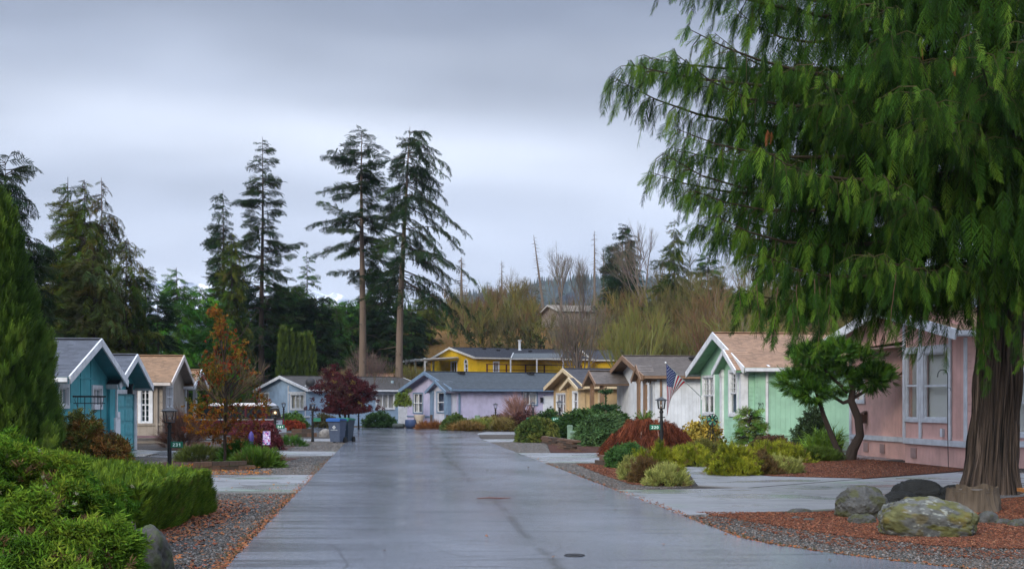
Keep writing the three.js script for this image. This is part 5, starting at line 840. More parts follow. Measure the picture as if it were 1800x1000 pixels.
// conifer: tapered trunk, limbs in uneven whorls whose reach follows a profile, and many small boughs along each limb
function conifer(label, category, x, d, height, o = {}) {
  const t = thing(o.name ?? 'conifer', label, category, x, d, 0, o.group, o.y ?? 0), r = rngOf(o.seed ?? Math.round(x * 13 + d * 7 + height * 3)), base = o.base ?? 0.1, lean = o.lean ?? 0, r0 = o.r0 ?? height * 0.014;
  const sway = (y) => V(lean * Math.pow(Math.max(0, y) / height, 2.2) * height * 0.1 + Math.sin(y * 0.25 + x) * 0.06, y, Math.cos(y * 0.2 + d) * 0.05), tp = []; for (let k = 0; k <= 14; k++) tp.push(sway(height * k / 14));
  part(t, 'trunk', tube(tp, tp.map((_, k) => Math.max(0.015, r0 * (1 - 0.97 * Math.pow(k / 14, o.taper ?? 0.9)))), 10), o.bark ?? M.darkBark);
  const sc = new Scatter(o.kit ?? K.fir, o.mat ?? M.needles, 'x'), limbs = new FB(), reach = o.reach ?? height * 0.2, prof = o.profile ?? ((t2) => Math.pow(1 - t2, 0.8)), step = o.step ?? 0.55, tuftL = o.tuft ?? 0.85, hang = o.hang ?? 0.4; let y = height * base;
  while (y < height * 0.985) {
    const tt = (y - height * base) / (height * (1 - base)), n = o.per ?? 4, L0 = reach * prof(tt) * (0.8 + 0.4 * vnoise(y * 0.8, (o.seed ?? 1), 3)) + 0.25;
    for (let k = 0; k < n; k++) {
      const a = r() * 6.2832, side = o.side ? 1 + o.side * Math.cos(a) : 1, clump = 0.25 + 1.5 * fbm(Math.cos(a) * 1.5 + 5, y * 0.5, Math.sin(a) * 1.3 + (o.seed ?? 1), 2), L = L0 * side * clump * (0.6 + 0.5 * r()) * (r() < (o.gap ?? 0.12) ? 0.4 : 1), up = (o.up ?? -0.05) + 0.5 * tt * tt + (r() - 0.5) * 0.85, dir = V(Math.cos(a), up, Math.sin(a)).normalize(), p0 = sway(y + (r() - 0.5) * step), droop = (o.droop ?? 0.12) * L;
      const P = (s) => p0.clone().addScaledVector(dir, L * s).add(V(0, -droop * s * s, 0)); limbs.stick(p0, P(0.5), 0.02 + 0.008 * L, 0.015 + 0.005 * L, [0.05, 0.038, 0.03]); limbs.stick(P(0.5), P(1), 0.015 + 0.005 * L, 0.008, [0.05, 0.038, 0.03]);
      const m = Math.max(1, Math.round(L / tuftL * (o.dense ?? 3.4))), cs = hue(r, o.colors ?? C.fir, 0.25);
      for (let i = 0; i < m; i++) { const s = m === 1 ? 0.1 : 0.22 + 0.78 * (i + 0.3 * r()) / (m - 0.4), q = i === m - 1 ? 0 : (i % 2 ? 1 : -1) * (0.35 + 0.7 * r()), a2 = a + q, sz = Math.min(tuftL * 1.25, L * 0.9 + 0.2) * (0.65 + 0.6 * r()) * (1.1 - 0.35 * Math.min(1, s)); sc.put(P(Math.min(s, 0.97)), V(Math.cos(a2), up * 0.5 - hang * (0.4 + r()), Math.sin(a2)).normalize(), sz, cs.map((v) => v * (0.75 + 0.5 * r())), (r() - 0.5) * 2.6); }
    }
    y += step * (0.6 + 0.8 * r()) * (1 - 0.35 * tt);
  }
  if (o.stubs) for (let k = 0; k < o.stubs; k++) { const y2 = height * base * (0.35 + 0.75 * r()), a = r() * 6.28, l = 0.4 + 2.0 * r() * r(), p = sway(y2), e = p.clone().add(V(Math.cos(a) * l, -0.15 * l + 0.1 * r(), Math.sin(a) * l)); limbs.stick(p, e, 0.045, 0.012, [0.09, 0.07, 0.055]); limbs.stick(e, e.clone().add(V(Math.cos(a + 0.7) * 0.5, -0.3, Math.sin(a + 0.7) * 0.5)), 0.012, 0.006, [0.09, 0.07, 0.055]); }
  part(t, 'limbs', limbs.geo(), twigMat).userData.kind = 'stuff'; sc.build(t); return t;
}
// leafless tree by recursive branching; returns the limb geometries (thick) and twigs (thin)
function branches(seed, o = {}) {
  const r = rngOf(seed), thick = [], f = new FB(), { levels = 5, len = 3, rad = 0.12, split = 3, spread = 0.5, up = 0.35, stems = 1, k = [0.16, 0.13, 0.09] } = o;
  const grow = (p, dir, L, R, lv) => {
    const m = p.clone().addScaledVector(dir, L * 0.5).add(V((r() - 0.5) * L * 0.1, 0, (r() - 0.5) * L * 0.1)), e = p.clone().addScaledVector(dir, L).add(V((r() - 0.5) * L * 0.14, 0, (r() - 0.5) * L * 0.14)), c = k.map((q) => q * (0.8 + 0.4 * r()));
    if (R > 0.035) thick.push(tube([p, m, e], [R, R * 0.85, R * 0.66], 6)); else { f.stick(p, m, R, R * 0.85, c); f.stick(m, e, R * 0.85, R * 0.6, c); }
    if (lv <= 0) return; const n = split + (r() < 0.4 ? 1 : 0);
    for (let i = 0; i < n; i++) { const s = i === 0 ? 0.35 : 1, d2 = dir.clone().addScaledVector(perp(dir, r), spread * s * (0.6 + 0.8 * r())).add(V(0, up * (0.4 + 0.6 * r()), 0)).normalize(), from = i < 2 ? e : p.clone().lerp(e, 0.45 + 0.5 * r()); grow(from, d2, L * (0.62 + 0.2 * r()), Math.max(0.007, R * (i === 0 ? 0.66 : 0.48)), lv - 1); }
  };
  for (let i = 0; i < stems; i++) { const a = r() * 6.28, q = stems > 1 ? 0.25 : 0.04; grow(V(Math.cos(a) * q * 0.6, 0, Math.sin(a) * q * 0.6), V(Math.cos(a) * q, 1, Math.sin(a) * q).normalize(), len * (0.85 + 0.3 * r()), rad * (0.8 + 0.4 * r()), levels); }
  return { limbs: thick, twigs: f.geo() };
}
function bareTree(label, x, d, o = {}, y = 0) { const t = thing(o.name ?? 'bare_tree', label, 'bare tree', x, d, o.turn ?? 0, o.group, y), b = branches(o.seed ?? 5, o); part(t, 'trunk', b.limbs, o.mat ?? M.greyTwig); part(t, 'twigs', b.twigs, twigMat).userData.kind = 'stuff'; t.scale.setScalar(o.scale ?? 1); return t; }
// ---------------------------------------------------------------- the big western red cedar, right
{
  const X = xAt(1752, 25.3), D = 25.6, t = thing('cedar_tree', 'huge red cedar with drooping boughs and a broad ridged trunk, right foreground', 'tree', X, D), r = rngOf(77), Ht = 19;
  // trunk: fluted, stringy bark
  const n = 200, rows = 90, pos = [], uv = [], idx = [], axis = (y) => V(0.02 * y + 0.12 * Math.sin(y * 0.35), y, 0.05 * Math.sin(y * 0.5)), rad = (y) => (0.49 * Math.pow(1 - y / (Ht + 1.5), 0.7) + 0.11 * Math.exp(-y * 2));
  for (let j = 0; j <= rows; j++) { const y = Ht * Math.pow(j / rows, 1.7) - 0.05, c = axis(y), R = rad(Math.max(0, y)); for (let i = 0; i <= n; i++) { const a = i / n * Math.PI * 2, ca = Math.cos(a), sa = Math.sin(a), tw = y * 0.06, flute = fbm(Math.cos(a + tw) * 3, Math.sin(a + tw) * 3, y * 0.12, 3) - 0.5, strip = Math.abs(vnoise(Math.cos(a + tw) * 9 + 50, Math.sin(a + tw) * 9 + 50, y * 0.9) - 0.5) * 2 + 0.5 * vnoise(Math.cos(a + tw) * 19 + 50, Math.sin(a + tw) * 19 + 50, y * 1.1) - 0.6, q = R * (1 + 0.30 * flute * (0.5 + Math.exp(-y * 0.7)) + 0.21 * strip); pos.push(c.x + ca * q, y, c.z + sa * q); uv.push(i / n * 6, y); if (j && i < n) { const k = j * (n + 1) + i, o = k - n - 1; idx.push(o, k, o + 1, k, k + 1, o + 1); } } }
  const g = new THREE.BufferGeometry(); g.setAttribute('position', new THREE.Float32BufferAttribute(pos, 3)); g.setAttribute('uv', new THREE.Float32BufferAttribute(uv, 2)); g.setIndex(idx); g.computeVertexNormals();
  const bt = tex(256, 512, (u, v) => { const s = fbm(u * 40, v * 3, 3, 4, 40, 3), w = fbm(u * 10, v * 2, 30, 3, 10, 2); return 0.55 + 1.7 * (s - 0.5) + 0.8 * (w - 0.5) + 0.25 * (h3(u * 256 | 0, v * 512 | 0, 3) - 0.5); });
  part(t, 'trunk', g, mat([0.115, 0.085, 0.068], { map: rep(bt, 0.7, 0.35), bump: rep(bt, 0.7, 0.35), bumpScale: 0.14, rough: 0.95 }));
  const limbMat = mat([0.055, 0.045, 0.028], { map: rep(grainTex, 1.2, 0.6), rough: 0.95, specularIntensity: 0.2 });
  const bough = (y0, az, L, sag, tipUp, dens = 1, bright = 0.3) => {
    const c = axis(y0), pts = [], o = V(Math.cos(az), 0, Math.sin(az)), wob = r() * 6;
    for (let k = 0; k <= 9; k++) { const s = k / 9; pts.push(V(c.x + o.x * L * s - o.z * 0.25 * Math.sin(s * 3 + wob), y0 + L * (0.10 * s - sag * Math.sin(s * 2.4) * s + tipUp * s * s * s), c.z + o.z * L * s + o.x * 0.25 * Math.sin(s * 3 + wob))); }
    const P = (s) => { const q = clamp(s) * 9, i = Math.min(8, q | 0); return pts[i].clone().lerp(pts[i + 1], q - i); };
    const b = part(t, 'bough', tube(pts, pts.map((_, k) => (0.055 + L * 0.004) * (1 - 0.93 * k / 9)), 6), limbMat), sc = new Scatter(K.cedar, M.leafy, 'd'), tw = new FB();
    const nn = Math.round(L * 5.2 * dens * (0.55 + 0.7 * r()));
    for (let k = 0; k < nn; k++) {
      const s = 0.16 + 0.84 * Math.pow((k + r()) / nn, 0.9), p = P(s), sd = k % 2 ? 1 : -1, l2 = (0.35 + 1.5 * (1 - s * 0.8) * (0.4 + 0.8 * r())) * Math.min(1, L / 5 + 0.25), a2 = az + sd * (0.75 + 0.5 * r()), fall = r() < 0.4 ? 0.5 + 0.6 * r() : 0.05 + 0.3 * r(), e = p.clone().add(V(Math.cos(a2) * l2 * (1 - 0.5 * fall), -fall * l2, Math.sin(a2) * l2 * (1 - 0.5 * fall))), m = p.clone().lerp(e, 0.5).add(V(Math.cos(a2) * 0.12 * l2 * fall, 0.10 * l2 + 0.1 * fall * l2, Math.sin(a2) * 0.12 * l2 * fall));
      tw.stick(p, m, 0.012, 0.009, [0.05, 0.045, 0.02]); tw.stick(m, e, 0.009, 0.004, [0.05, 0.05, 0.02]);
      const hs = 2 + Math.round(l2 * 6.5); for (let h = 0; h < hs; h++) { const u = (h + 0.6 * r()) / hs, hp = u < 0.5 ? p.clone().lerp(m, u * 2) : m.clone().lerp(e, u * 2 - 1), len = (0.22 + 0.42 * r() * r() + 0.10 * r()) * (1 - 0.25 * s), out = V(Math.cos(a2) * 0.28 * u + o.x * 0.12, -1, Math.sin(a2) * 0.28 * u + o.z * 0.12).add(V((r() - 0.5) * 0.4, 0, (r() - 0.5) * 0.4)).normalize(); sc.put(hp, out, V(len * (0.85 + 0.3 * r()), len * (1 + 0.3 * r()), len), r() < bright * (0.35 + 0.65 * u) ? hue(r, C.cedarBright, 0.25) : hue(r, C.cedar, 0.35)); }
    }
    const tip = P(1); for (let h = 0; h < 6; h++) sc.put(P(0.9 + 0.02 * h), V(o.x * 0.8 + (r() - 0.5) * 0.6, -0.7, o.z * 0.8 + (r() - 0.5) * 0.6).normalize(), 0.34, hue(r, C.cedarBright, 0.3));
    part(b, 'twigs', tw.geo(), twigMat).userData.kind = 'stuff'; sc.build(b); return b;
  };
  // outline on the road side, as the photograph shows it: short low boughs, long ones at seven to eight metres
  const reachAt = (y) => (y < 4.2 ? 5.0 : y < 5.4 ? lerp(5.0, 6.3, (y - 4.2) / 1.2) : y < 7.2 ? lerp(6.3, 7.4, (y - 5.4) / 1.8) : y < 9 ? 7.4 : lerp(7.4, 2.2, (y - 9) / 10));
  let k = 0;
  for (let y = 5.0; y < 17; y += 0.106 + 0.02 * Math.max(0, y - 9)) { const az = (k++ * 2.39996) % 6.2832; const front = Math.sin(az); if (front > 0.1 && y < 6.5 && Math.cos(az) > -0.85) continue; const left = -Math.cos(az); const R = reachAt(y) * (left > 0.2 ? 1 : 0.86) * (front > 0.4 ? 0.8 : 1) * (0.78 + 0.24 * r()); bough(y + 0.1 * r(), az, R, 0.22 + 0.12 * r(), 0.10 + 0.16 * r(), front < -0.3 ? 0.7 : 1); }
  for (const [y, az, L, sag, up] of [[7.5, 3.2, 7.9, 0.12, 0.12], [7.9, 3.05, 7.7, 0.05, 0.03], [6.3, 3.3, 7.2, 0.14, 0.06], [5.2, 2.9, 6.3, 0.2, 0.08], [9.3, 3.1, 7.4, 0.02, 0.1], [9.9, 2.85, 7.3, 0.04, 0.06], [8.7, 3.35, 7.3, 0.06, 0.04], [4.35, 2.4, 5.0, 0.12, 0.02], [6.3, 2.1, 3.9, 0.12, 0.05], [6.3, 1.9, 2.6, 0.15, 0.05], [4.6, 1.0, 2.2, 0.3, 0.05], [4.7, 0.6, 3.0, 0.3, 0.05], [4.6, 2.75, 5.6, 0.2, 0.05], [4.5, 3.5, 5.4, 0.25, 0.05], [4.5, 2.9, 4.4, 0.22, 0.04], [5.9, 2.5, 3.2, 0.12, 0.04], [4.9, 1.3, 1.2, 0.4, 0], [6.0, 3.0, 6.6, 0.2, 0.05], [6.8, 2.9, 7.0, 0.15, 0.05], [5.6, 3.3, 6.2, 0.2, 0.05], [6.4, 2.6, 6.4, 0.2, 0.05], [7.2, 3.5, 6.8, 0.15, 0.05], [8.2, 2.8, 7.2, 0.1, 0.05], [7.0, 2.2, 6.0, 0.2, 0.05], [5.8, 2.35, 5.4, 0.22, 0.05], [8.0, 1.9, 5.5, 0.2, 0.05], [6.6, 1.5, 4.6, 0.25, 0.05], [7.4, 1.0, 4.6, 0.25, 0.05], [6.0, 0.8, 4.2, 0.25, 0.05], [5.8, 1.4, 2.4, 0.25, 0.05], [6.6, 1.7, 3.4, 0.2, 0.1]]) bough(y, az, L, sag, up, 1.15, 0.4);
  { const sc = new Scatter(K.cedar, M.leafy, 'd'); for (let i = 0; i < 9000; i++) { const y = 4.6 + 12 * Math.pow(r(), 1.3), a = r() * 6.2832, R = reachAt(y) * (0.15 + 0.62 * Math.sqrt(r())) * (Math.sin(a) > 0.4 ? 0.8 : 1), c = axis(y); if (fbm(Math.cos(a) * R * 0.5, y * 0.6, Math.sin(a) * R * 0.5, 2) < 0.40) continue; sc.put(V(c.x + Math.cos(a) * R, y - 0.1 * R, c.z + Math.sin(a) * R), V((r() - 0.5) * 0.5, -1, (r() - 0.5) * 0.5).normalize(), 0.35 + 0.4 * r(), hue(r, C.cedar, 0.35)); } sc.build(t, 'inner_foliage'); }
  const rust = mat([0.17, 0.055, 0.022], { rough: 0.95, specularIntensity: 0.2, side: THREE.DoubleSide });
  for (const [px, py, dd, sc] of [[1350, 228, 20.6, 0.24], [1356, 232, 20.7, 0.19], [1346, 236, 20.8, 0.2], [1704, 62, 20.4, 0.26], [1622, 84, 20.5, 0.18], [1680, 110, 20.6, 0.2]]) { const q = part(t, 'dead_spray', K.cedar[px % 4], rust); q.position.set(xAt(px, dd) - X, yAt(py, dd), D - dd); q.rotation.y = px; q.scale.set(sc * 0.8, sc, sc * 0.8); }
  // single long hanging strands along the lower edge of the crown
  { const sc = new Scatter(K.cedar, M.leafy, 'd'), tw = new FB(); for (const [px, y0, y1, dd] of [[1395, 560, 628, 21.5], [1402, 540, 600, 21], [1432, 530, 650, 22], [1442, 545, 610, 22.3], [1460, 520, 606, 21.8], [1575, 520, 606, 22], [1330, 540, 596, 22.6], [1300, 530, 580, 22.9], [1722, 560, 690, 23.6], [1735, 560, 670, 23.5], [1748, 540, 640, 23.4], [1790, 530, 650, 23], [1368, 545, 618, 21.8]]) { let p = V(xAt(px, dd) - X, yAt(y0 - 40, dd), D - dd); const y2 = yAt(y1 - 6, dd) + 0.25; while (p.y > y2) { const e = p.clone().add(V((r() - 0.5) * 0.05, -0.12, (r() - 0.5) * 0.05)); tw.stick(p, e, 0.008, 0.007, [0.12, 0.075, 0.045]); for (let k = 0; k < 2; k++) { const a = r() * 6.28; sc.put(e, V(Math.cos(a) * 0.45, -1, Math.sin(a) * 0.45).normalize(), 0.22 + 0.16 * r(), hue(r, r() < 0.3 ? C.cedarBright : C.cedar, 0.3)); } p = e; } } const hs = part(t, 'hanging_strands', tw.geo(), twigMat); sc.build(hs); }
}
// ---------------------------------------------------------------- left foreground: shrub, hedge, tall arborvitae
{
  const h = thing('hedge', 'clipped low green hedge with a square end beside the gravel, left', 'hedge', -6.7, 19.3, 0), r = rngOf(31), sc = new Scatter(K.fan, M.foliage), x0 = -2.9, x1 = 1.58, z0 = -6.5, z1 = 2.2, top = (x, z) => 0.72 + 0.10 * (fbm(x * 0.9, z * 0.9, 3, 3) - 0.5) - 0.16 * smooth(0.75, 1, (x - x0) / (x1 - x0)) * smooth(-4, 2, z) + 0.15 * smooth(0.4, -2.9, x);
  for (let i = 0; i < 15000; i++) { const x = lerp(x0, x1, r()), z = lerp(z0, z1, r()), y = top(x, z) - 0.10 * r(); if (z < -1.7 - (x1 - x) * 1.05) continue; sc.put(V(x, y - 0.1, z), V((r() - 0.5) * 0.9 + 0.25, 0.9, (r() - 0.5) * 0.9 + 0.15).normalize(), 0.14 + 0.12 * r(), hue(r, C.hedge, 0.28)); }
  for (let i = 0; i < 4200; i++) { const z = lerp(-1.75, z1, r()), y = r() * 0.72, x = x1 - 0.08 * r() + 0.05 * Math.sin(z * 3 + y * 4); sc.put(V(x, y * 0.92, z), V(0.7, 0.75, (r() - 0.5) * 0.8).normalize(), 0.13 + 0.1 * r(), hue(r, r() < 0.03 ? [[0.12, 0.07, 0.03], [0.16, 0.1, 0.04]] : C.hedge, 0.3)); }
  for (let i = 0; i < 2600; i++) { const x = lerp(x0, x1, r()), y = r() * 0.72; sc.put(V(x, y * 0.92, z1 - 0.08 * r()), V((r() - 0.5) * 0.8, 0.75, 0.7).normalize(), 0.13 + 0.1 * r(), hue(r, r() < 0.03 ? [[0.12, 0.07, 0.03], [0.16, 0.1, 0.04]] : C.hedge, 0.3)); }
  sc.build(h); part(h, 'shade_core', slab([[x0 + 0.1, -z1 + 0.15], [x1 - 0.17, -z1 + 0.15], [x1 - 0.17, 1.55], [x0 + 0.1, 6.1]], 0.52, 0.5), mat([0.018, 0.028, 0.008], { map: rep(stoneT, 3, 3), rough: 1 }));  // dark box added inside the hedge so no light shows through
  const fs = (label, px, d, rx, ry, rz, n, seed, colors) => shrub(label, 'shrub', xAt(px, d), d, rx, ry, rz, { kit: K.narrow, n: Math.round(n * 1.7), size: 0.125, colors, lump: 0.6, freq: 2.6, seed, mat: M.leafy, up: 0.5, vary: 0.32, dead: 0.04, flowers: [Math.round(n * 0.012), [[0.4, 0.42, 0.3], [0.35, 0.3, 0.16]]] });
  fs('loose bright green leafy shrub filling the bottom left corner', -15, 14.6, 1.35, 1.2, 1.4, 9000, 5, C.spring);
  fs('lower leafy green shrub between the corner shrub and the square hedge', 118, 14.9, 0.55, 0.66, 0.8, 2600, 9, [[0.04, 0.12, 0.011], [0.10, 0.21, 0.018], [0.2, 0.28, 0.03]]);
  fs('pale yellow green leafy shrub nearest the camera at bottom left', 50, 12.0, 0.9, 0.75, 0.6, 3200, 12, [[0.06, 0.15, 0.014], [0.12, 0.23, 0.02], [0.22, 0.28, 0.03]]);
  const arb = (label, x, d, ht, rad, n, seed, colors = C.arb, y = 0, size = 0.36, group) => { const t = thing('arborvitae', label, 'arborvitae', x, d, 0, group, y), q = rngOf(seed), s = new Scatter(K.fan, M.foliage); for (let i = 0; i < n; i++) { const u = 1 - Math.pow(q(), 0.8), yy = ht * u, a = q() * 6.2832, prof = rad * (u < 0.12 ? 0.8 + u * 1.6 : Math.pow(1 - (u - 0.12) / 0.88, 0.62)) * (1 + 0.7 * (fbm(Math.cos(a) * 2.2 + seed, Math.sin(a) * 2.2, u * 9, 3) - 0.5)) * (1 - 0.28 * q() * q()); s.put(V(Math.cos(a) * prof, yy, Math.sin(a) * prof), V(Math.cos(a) * 0.55, 1, Math.sin(a) * 0.55).normalize(), size * (0.7 + 0.6 * q()), hue(() => clamp(0.45 * q() + 0.55 * clamp((fbm(Math.cos(a) * 2.2 + seed, Math.sin(a) * 2.2, u * 9, 3) - 0.3) * 2.4), 0, 0.999), colors, 0).map(((k) => (v) => v * k)(0.6 + 0.8 * q()))); } s.build(t); part(t, 'trunk', tube([V(0, 0, 0), V(0, ht * 0.5, 0), V(0, ht * 0.93, 0)], [rad * 0.14, rad * 0.1, 0.02], 8), M.bark); part(t, 'shade_core', lathe([[0.001, 0.02], [rad * 0.6, 0.1], [rad * 0.62, ht * 0.15], [rad * 0.42, ht * 0.5], [rad * 0.18, ht * 0.82], [0.001, ht * 0.93]], 14), mat([0.012, 0.022, 0.007], { rough: 1 })); return t; };  // near-black core added behind the sprays, shade put in as colour
  arb('tall dense arborvitae at the left edge before the teal house', xAt(-14, 29.5), 29.5, 6.7, 1.45, 9000, 4, [[0.014, 0.04, 0.005], [0.05, 0.10, 0.010], [0.10, 0.15, 0.016]]);
  [[497, 577, 10], [509, 583, 9], [520, 588, 8.5], [531, 588, 9], [545, 586, 10.5]].forEach(([px, py, w], i) => arb(['leftmost and tallest of the five columnar arborvitae behind the blue house', 'second from left of the five columnar arborvitae behind the blue house', 'narrow middle one of the five columnar arborvitae behind the blue house', 'fourth from left of the five columnar arborvitae behind the blue house', 'rightmost of the five columnar arborvitae behind the blue house'][i], xAt(px, 106 + i * 0.6), 106 + i * 0.6, yAt(py, 107) - 0.2, w * 107 / 2200 * 1.25, 1500, 40 + i, [[0.05, 0.085, 0.012], [0.085, 0.125, 0.014]], 0.2, 0.42, 'columnar arborvitae behind the blue house'));
}
// ---------------------------------------------------------------- left beds
shrub('pieris with reddish bronze tips before the teal window', 'shrub', xAt(112, 33), 33, 0.75, 1.5, 0.6, { n: 900, colors: [[0.05, 0.09, 0.015], [0.12, 0.12, 0.02], [0.22, 0.07, 0.02]], size: 0.2, lump: 0.45, seed: 3 });
shrub('broad shrub with orange and green leaves under the teal arbour', 'shrub', xAt(160, 32), 32, 0.85, 1.35, 0.7, { n: 1200, colors: [[0.04, 0.09, 0.015], [0.13, 0.13, 0.02], [0.24, 0.09, 0.02], [0.05, 0.10, 0.016]], size: 0.19, lump: 0.5, seed: 4, kit: K.narrow });
shrub('small round clipped green shrub at the teal garage corner', 'shrub', xAt(207, 38), 38, 0.34, 0.72, 0.34, { n: 420, kit: K.tuft, colors: C.hedge, size: 0.16, lump: 0.12, seed: 6 });
// the red and orange autumn tree
{
  const t = thing('autumn_tree', 'small tree with red and orange autumn leaves in the left bed', 'tree', xAt(394, 37), 37), r = rngOf(15), b = branches(33, { levels: 5, len: 1.05, rad: 0.06, split: 3, spread: 0.62, up: 0.30, k: [0.13, 0.10, 0.06] }); part(t, 'trunk', b.limbs, M.darkBark); part(t, 'twigs', b.twigs, twigMat).userData.kind = 'stuff';
  const sc = new Scatter(K.maple, M.leafy), lean = -0.1, top = 2.6; const leaf = (n, cx, cy, rx, ry, cs, sz, keep = 0.5) => { let done = 0, i = 0; while (done < n && i++ < n * 12) { const d = dirOf(r), q = Math.cbrt(r()), p = V(cx + d.x * rx * q, cy + d.y * ry * q, d.z * rx * q); if (fbm(p.x * 2.2, p.y * 2.2, p.z * 2.2 + 7, 3) < keep) continue; done++; sc.put(p, V((r() - 0.5), -0.3 + r() * 0.8, (r() - 0.5)).normalize(), sz * (0.7 + 0.6 * r()), hue(r, cs, 0.35)); } };
  const mix = [[0.20, 0.03, 0.018], [0.30, 0.08, 0.014], [0.25, 0.15, 0.02], [0.10, 0.09, 0.018], [0.15, 0.018, 0.016]];
  leaf(230, 0, 3.3, 0.75, 1.0, mix, 0.105, 0.52); leaf(230, 0.05, 2.5, 1.0, 0.75, mix, 0.105, 0.5); leaf(190, -0.5, 1.35, 0.85, 0.6, [[0.34, 0.11, 0.014], [0.34, 0.19, 0.02], [0.22, 0.04, 0.018]], 0.115, 0.48); leaf(190, 0.6, 1.7, 0.8, 0.6, mix, 0.105, 0.52); leaf(90, -0.25, 4.2, 0.3, 0.5, [[0.2, 0.04, 0.02], [0.3, 0.14, 0.02], [0.18, 0.14, 0.03]], 0.12, 0.5); leaf(160, -0.1, 2.2, 1.1, 0.9, [[0.09, 0.11, 0.02], [0.14, 0.13, 0.02], [0.07, 0.08, 0.02]], 0.11, 0.5); leaf(120, 0.3, 0.9, 0.9, 0.4, [[0.16, 0.1, 0.03], [0.3, 0.1, 0.02]], 0.12, 0.5);
  const spir = []; for (let k = 0; k < 26; k++) { const a = r() * 6.28, y = 0.8 + r() * 2.6, l = 0.5 + 0.8 * r(); spir.push(tube([V(0, y, 0), V(Math.cos(a) * l * 0.5, y + 0.45, Math.sin(a) * l * 0.5), V(Math.cos(a) * l, y + 1.0 * (0.6 + r() * 0.6), Math.sin(a) * l)], [0.02, 0.013, 0.004], 4)); } spir.push(tube([V(0, 0.5, 0), V(0.03, 2.5, 0), V(-0.1, 3.8, 0), V(-0.22, 4.75, 0)], [0.05, 0.035, 0.02, 0.005], 6)); part(t, 'branch', spir, M.darkBark); sc.build(t, 'leaves');
}
shrub('low spreading green juniper tipped over the timber edging, left', 'juniper', xAt(452, 35.6), 35.6, 0.62, 0.36, 0.42, { n: 600, kit: K.juni, colors: [[0.03, 0.075, 0.010], [0.065, 0.13, 0.014], [0.10, 0.14, 0.016]], dead: 0.06, size: 0.2, lump: 0.4, out: 1.3, up: 0.3, seed: 7, stems: 3 });
shrub('green juniper behind the low juniper in the left bed', 'juniper', xAt(420, 38), 38, 0.42, 0.5, 0.45, { n: 420, kit: K.juni, colors: C.juniper, size: 0.24, lump: 0.4, out: 1.2, up: 0.4, seed: 17 });
shrub('grassy low green mound left of the autumn tree trunk', 'ground shrub', xAt(352, 39), 39, 0.8, 0.38, 0.4, { n: 520, kit: K.tuft, colors: [[0.05, 0.08, 0.015], [0.09, 0.11, 0.02]], size: 0.2, lump: 0.2, seed: 8, stems: 0 });
shrub('dark red barberry mound beside the garden flag', 'shrub', xAt(450, 48), 48, 0.85, 1.0, 0.6, { n: 700, kit: K.narrow, colors: C.maroon.map((c) => c.map((x) => x * 1.7)), size: 0.22, lump: 0.3, seed: 9, up: 0.2 });
shrub('leafless reddish twiggy shrub before the beige house', 'shrub', xAt(318, 50), 50, 0.65, 1.0, 0.5, { n: 160, kit: K.twig, mat: twigMat, colors: [[0.2, 0.09, 0.06], [0.14, 0.09, 0.06]], size: 0.55, lump: 0.3, seed: 10 });
shrub('bright green shrub under the big window of the blue house', 'shrub', xAt(512, 84), 84, 1.0, 0.85, 0.7, { n: 420, colors: [[0.06, 0.13, 0.02], [0.1, 0.19, 0.03]], size: 0.34, lump: 0.3, seed: 11 });
shrub('fiery red low shrub behind the slim lamp post, left', 'shrub', xAt(513, 70), 70, 0.6, 0.45, 0.4, { n: 260, colors: [[0.16, 0.02, 0.012], [0.26, 0.05, 0.014]], size: 0.2, lump: 0.25, seed: 12, y: 0.25 });
shrub('low dark green cushion in the bed left of the bins', 'ground shrub', xAt(506, 52), 52, 0.7, 0.3, 0.35, { n: 260, kit: K.tuft, colors: C.green, size: 0.2, lump: 0.15, seed: 13, stems: 0 });
shrub('brown green bush left of the purple tree', 'shrub', xAt(572, 88), 88, 0.85, 0.75, 0.6, { n: 260, colors: [[0.06, 0.06, 0.02], [0.1, 0.08, 0.03]], size: 0.3, lump: 0.3, seed: 14 });
shrub('dark green bush right of the purple tree under the blue wall', 'shrub', xAt(668, 88), 88, 1.1, 0.85, 0.6, { n: 360, colors: C.rhodo, size: 0.34, lump: 0.35, seed: 18 });
shrub('green climber hanging at the right corner of the blue house', 'climber', xAt(708, 90), 90, 0.5, 0.8, 0.3, { kit: K.droopy, n: 110, colors: [[0.09, 0.15, 0.02], [0.16, 0.2, 0.03]], size: 0.3, lump: 0.8, seed: 19, y: 1.5 });
// purple leaved tree behind the bins
{
  const d = 82, t = thing('purple_tree', 'purple leaved tree with vase shaped crown behind the wheelie bins', 'tree', xAt(606, d), d), r = rngOf(55), b = branches(12, { levels: 4, len: 1.25, rad: 0.11, split: 3, spread: 0.75, up: 0.25, stems: 3, k: [0.08, 0.045, 0.04] }); part(t, 'trunk', b.limbs, M.darkBark); part(t, 'twigs', b.twigs, twigMat).userData.kind = 'stuff';
  const sc = new Scatter(K.narrow, M.leafy); for (const [p, dir] of domePoints(r, 1500, 2.05, 2.75, 1.9, { lump: 0.4, seed: 4, low: -0.35, deep: 0.7 })) { p.y += 1.0 + Math.abs(p.x) * 0.12; if (fbm(p.x * 1.3, p.y * 1.3, p.z * 1.3, 3) < 0.42) continue; sc.put(p, dir.clone().add(V(0, 0.9, 0)).normalize(), 0.36 * (0.7 + 0.6 * r()), r() < 0.04 ? [0.3, 0.2, 0.05] : hue(r, [[0.055, 0.012, 0.016], [0.11, 0.022, 0.026], [0.075, 0.03, 0.028]], 0.3)); } sc.build(t, 'leaves');
}
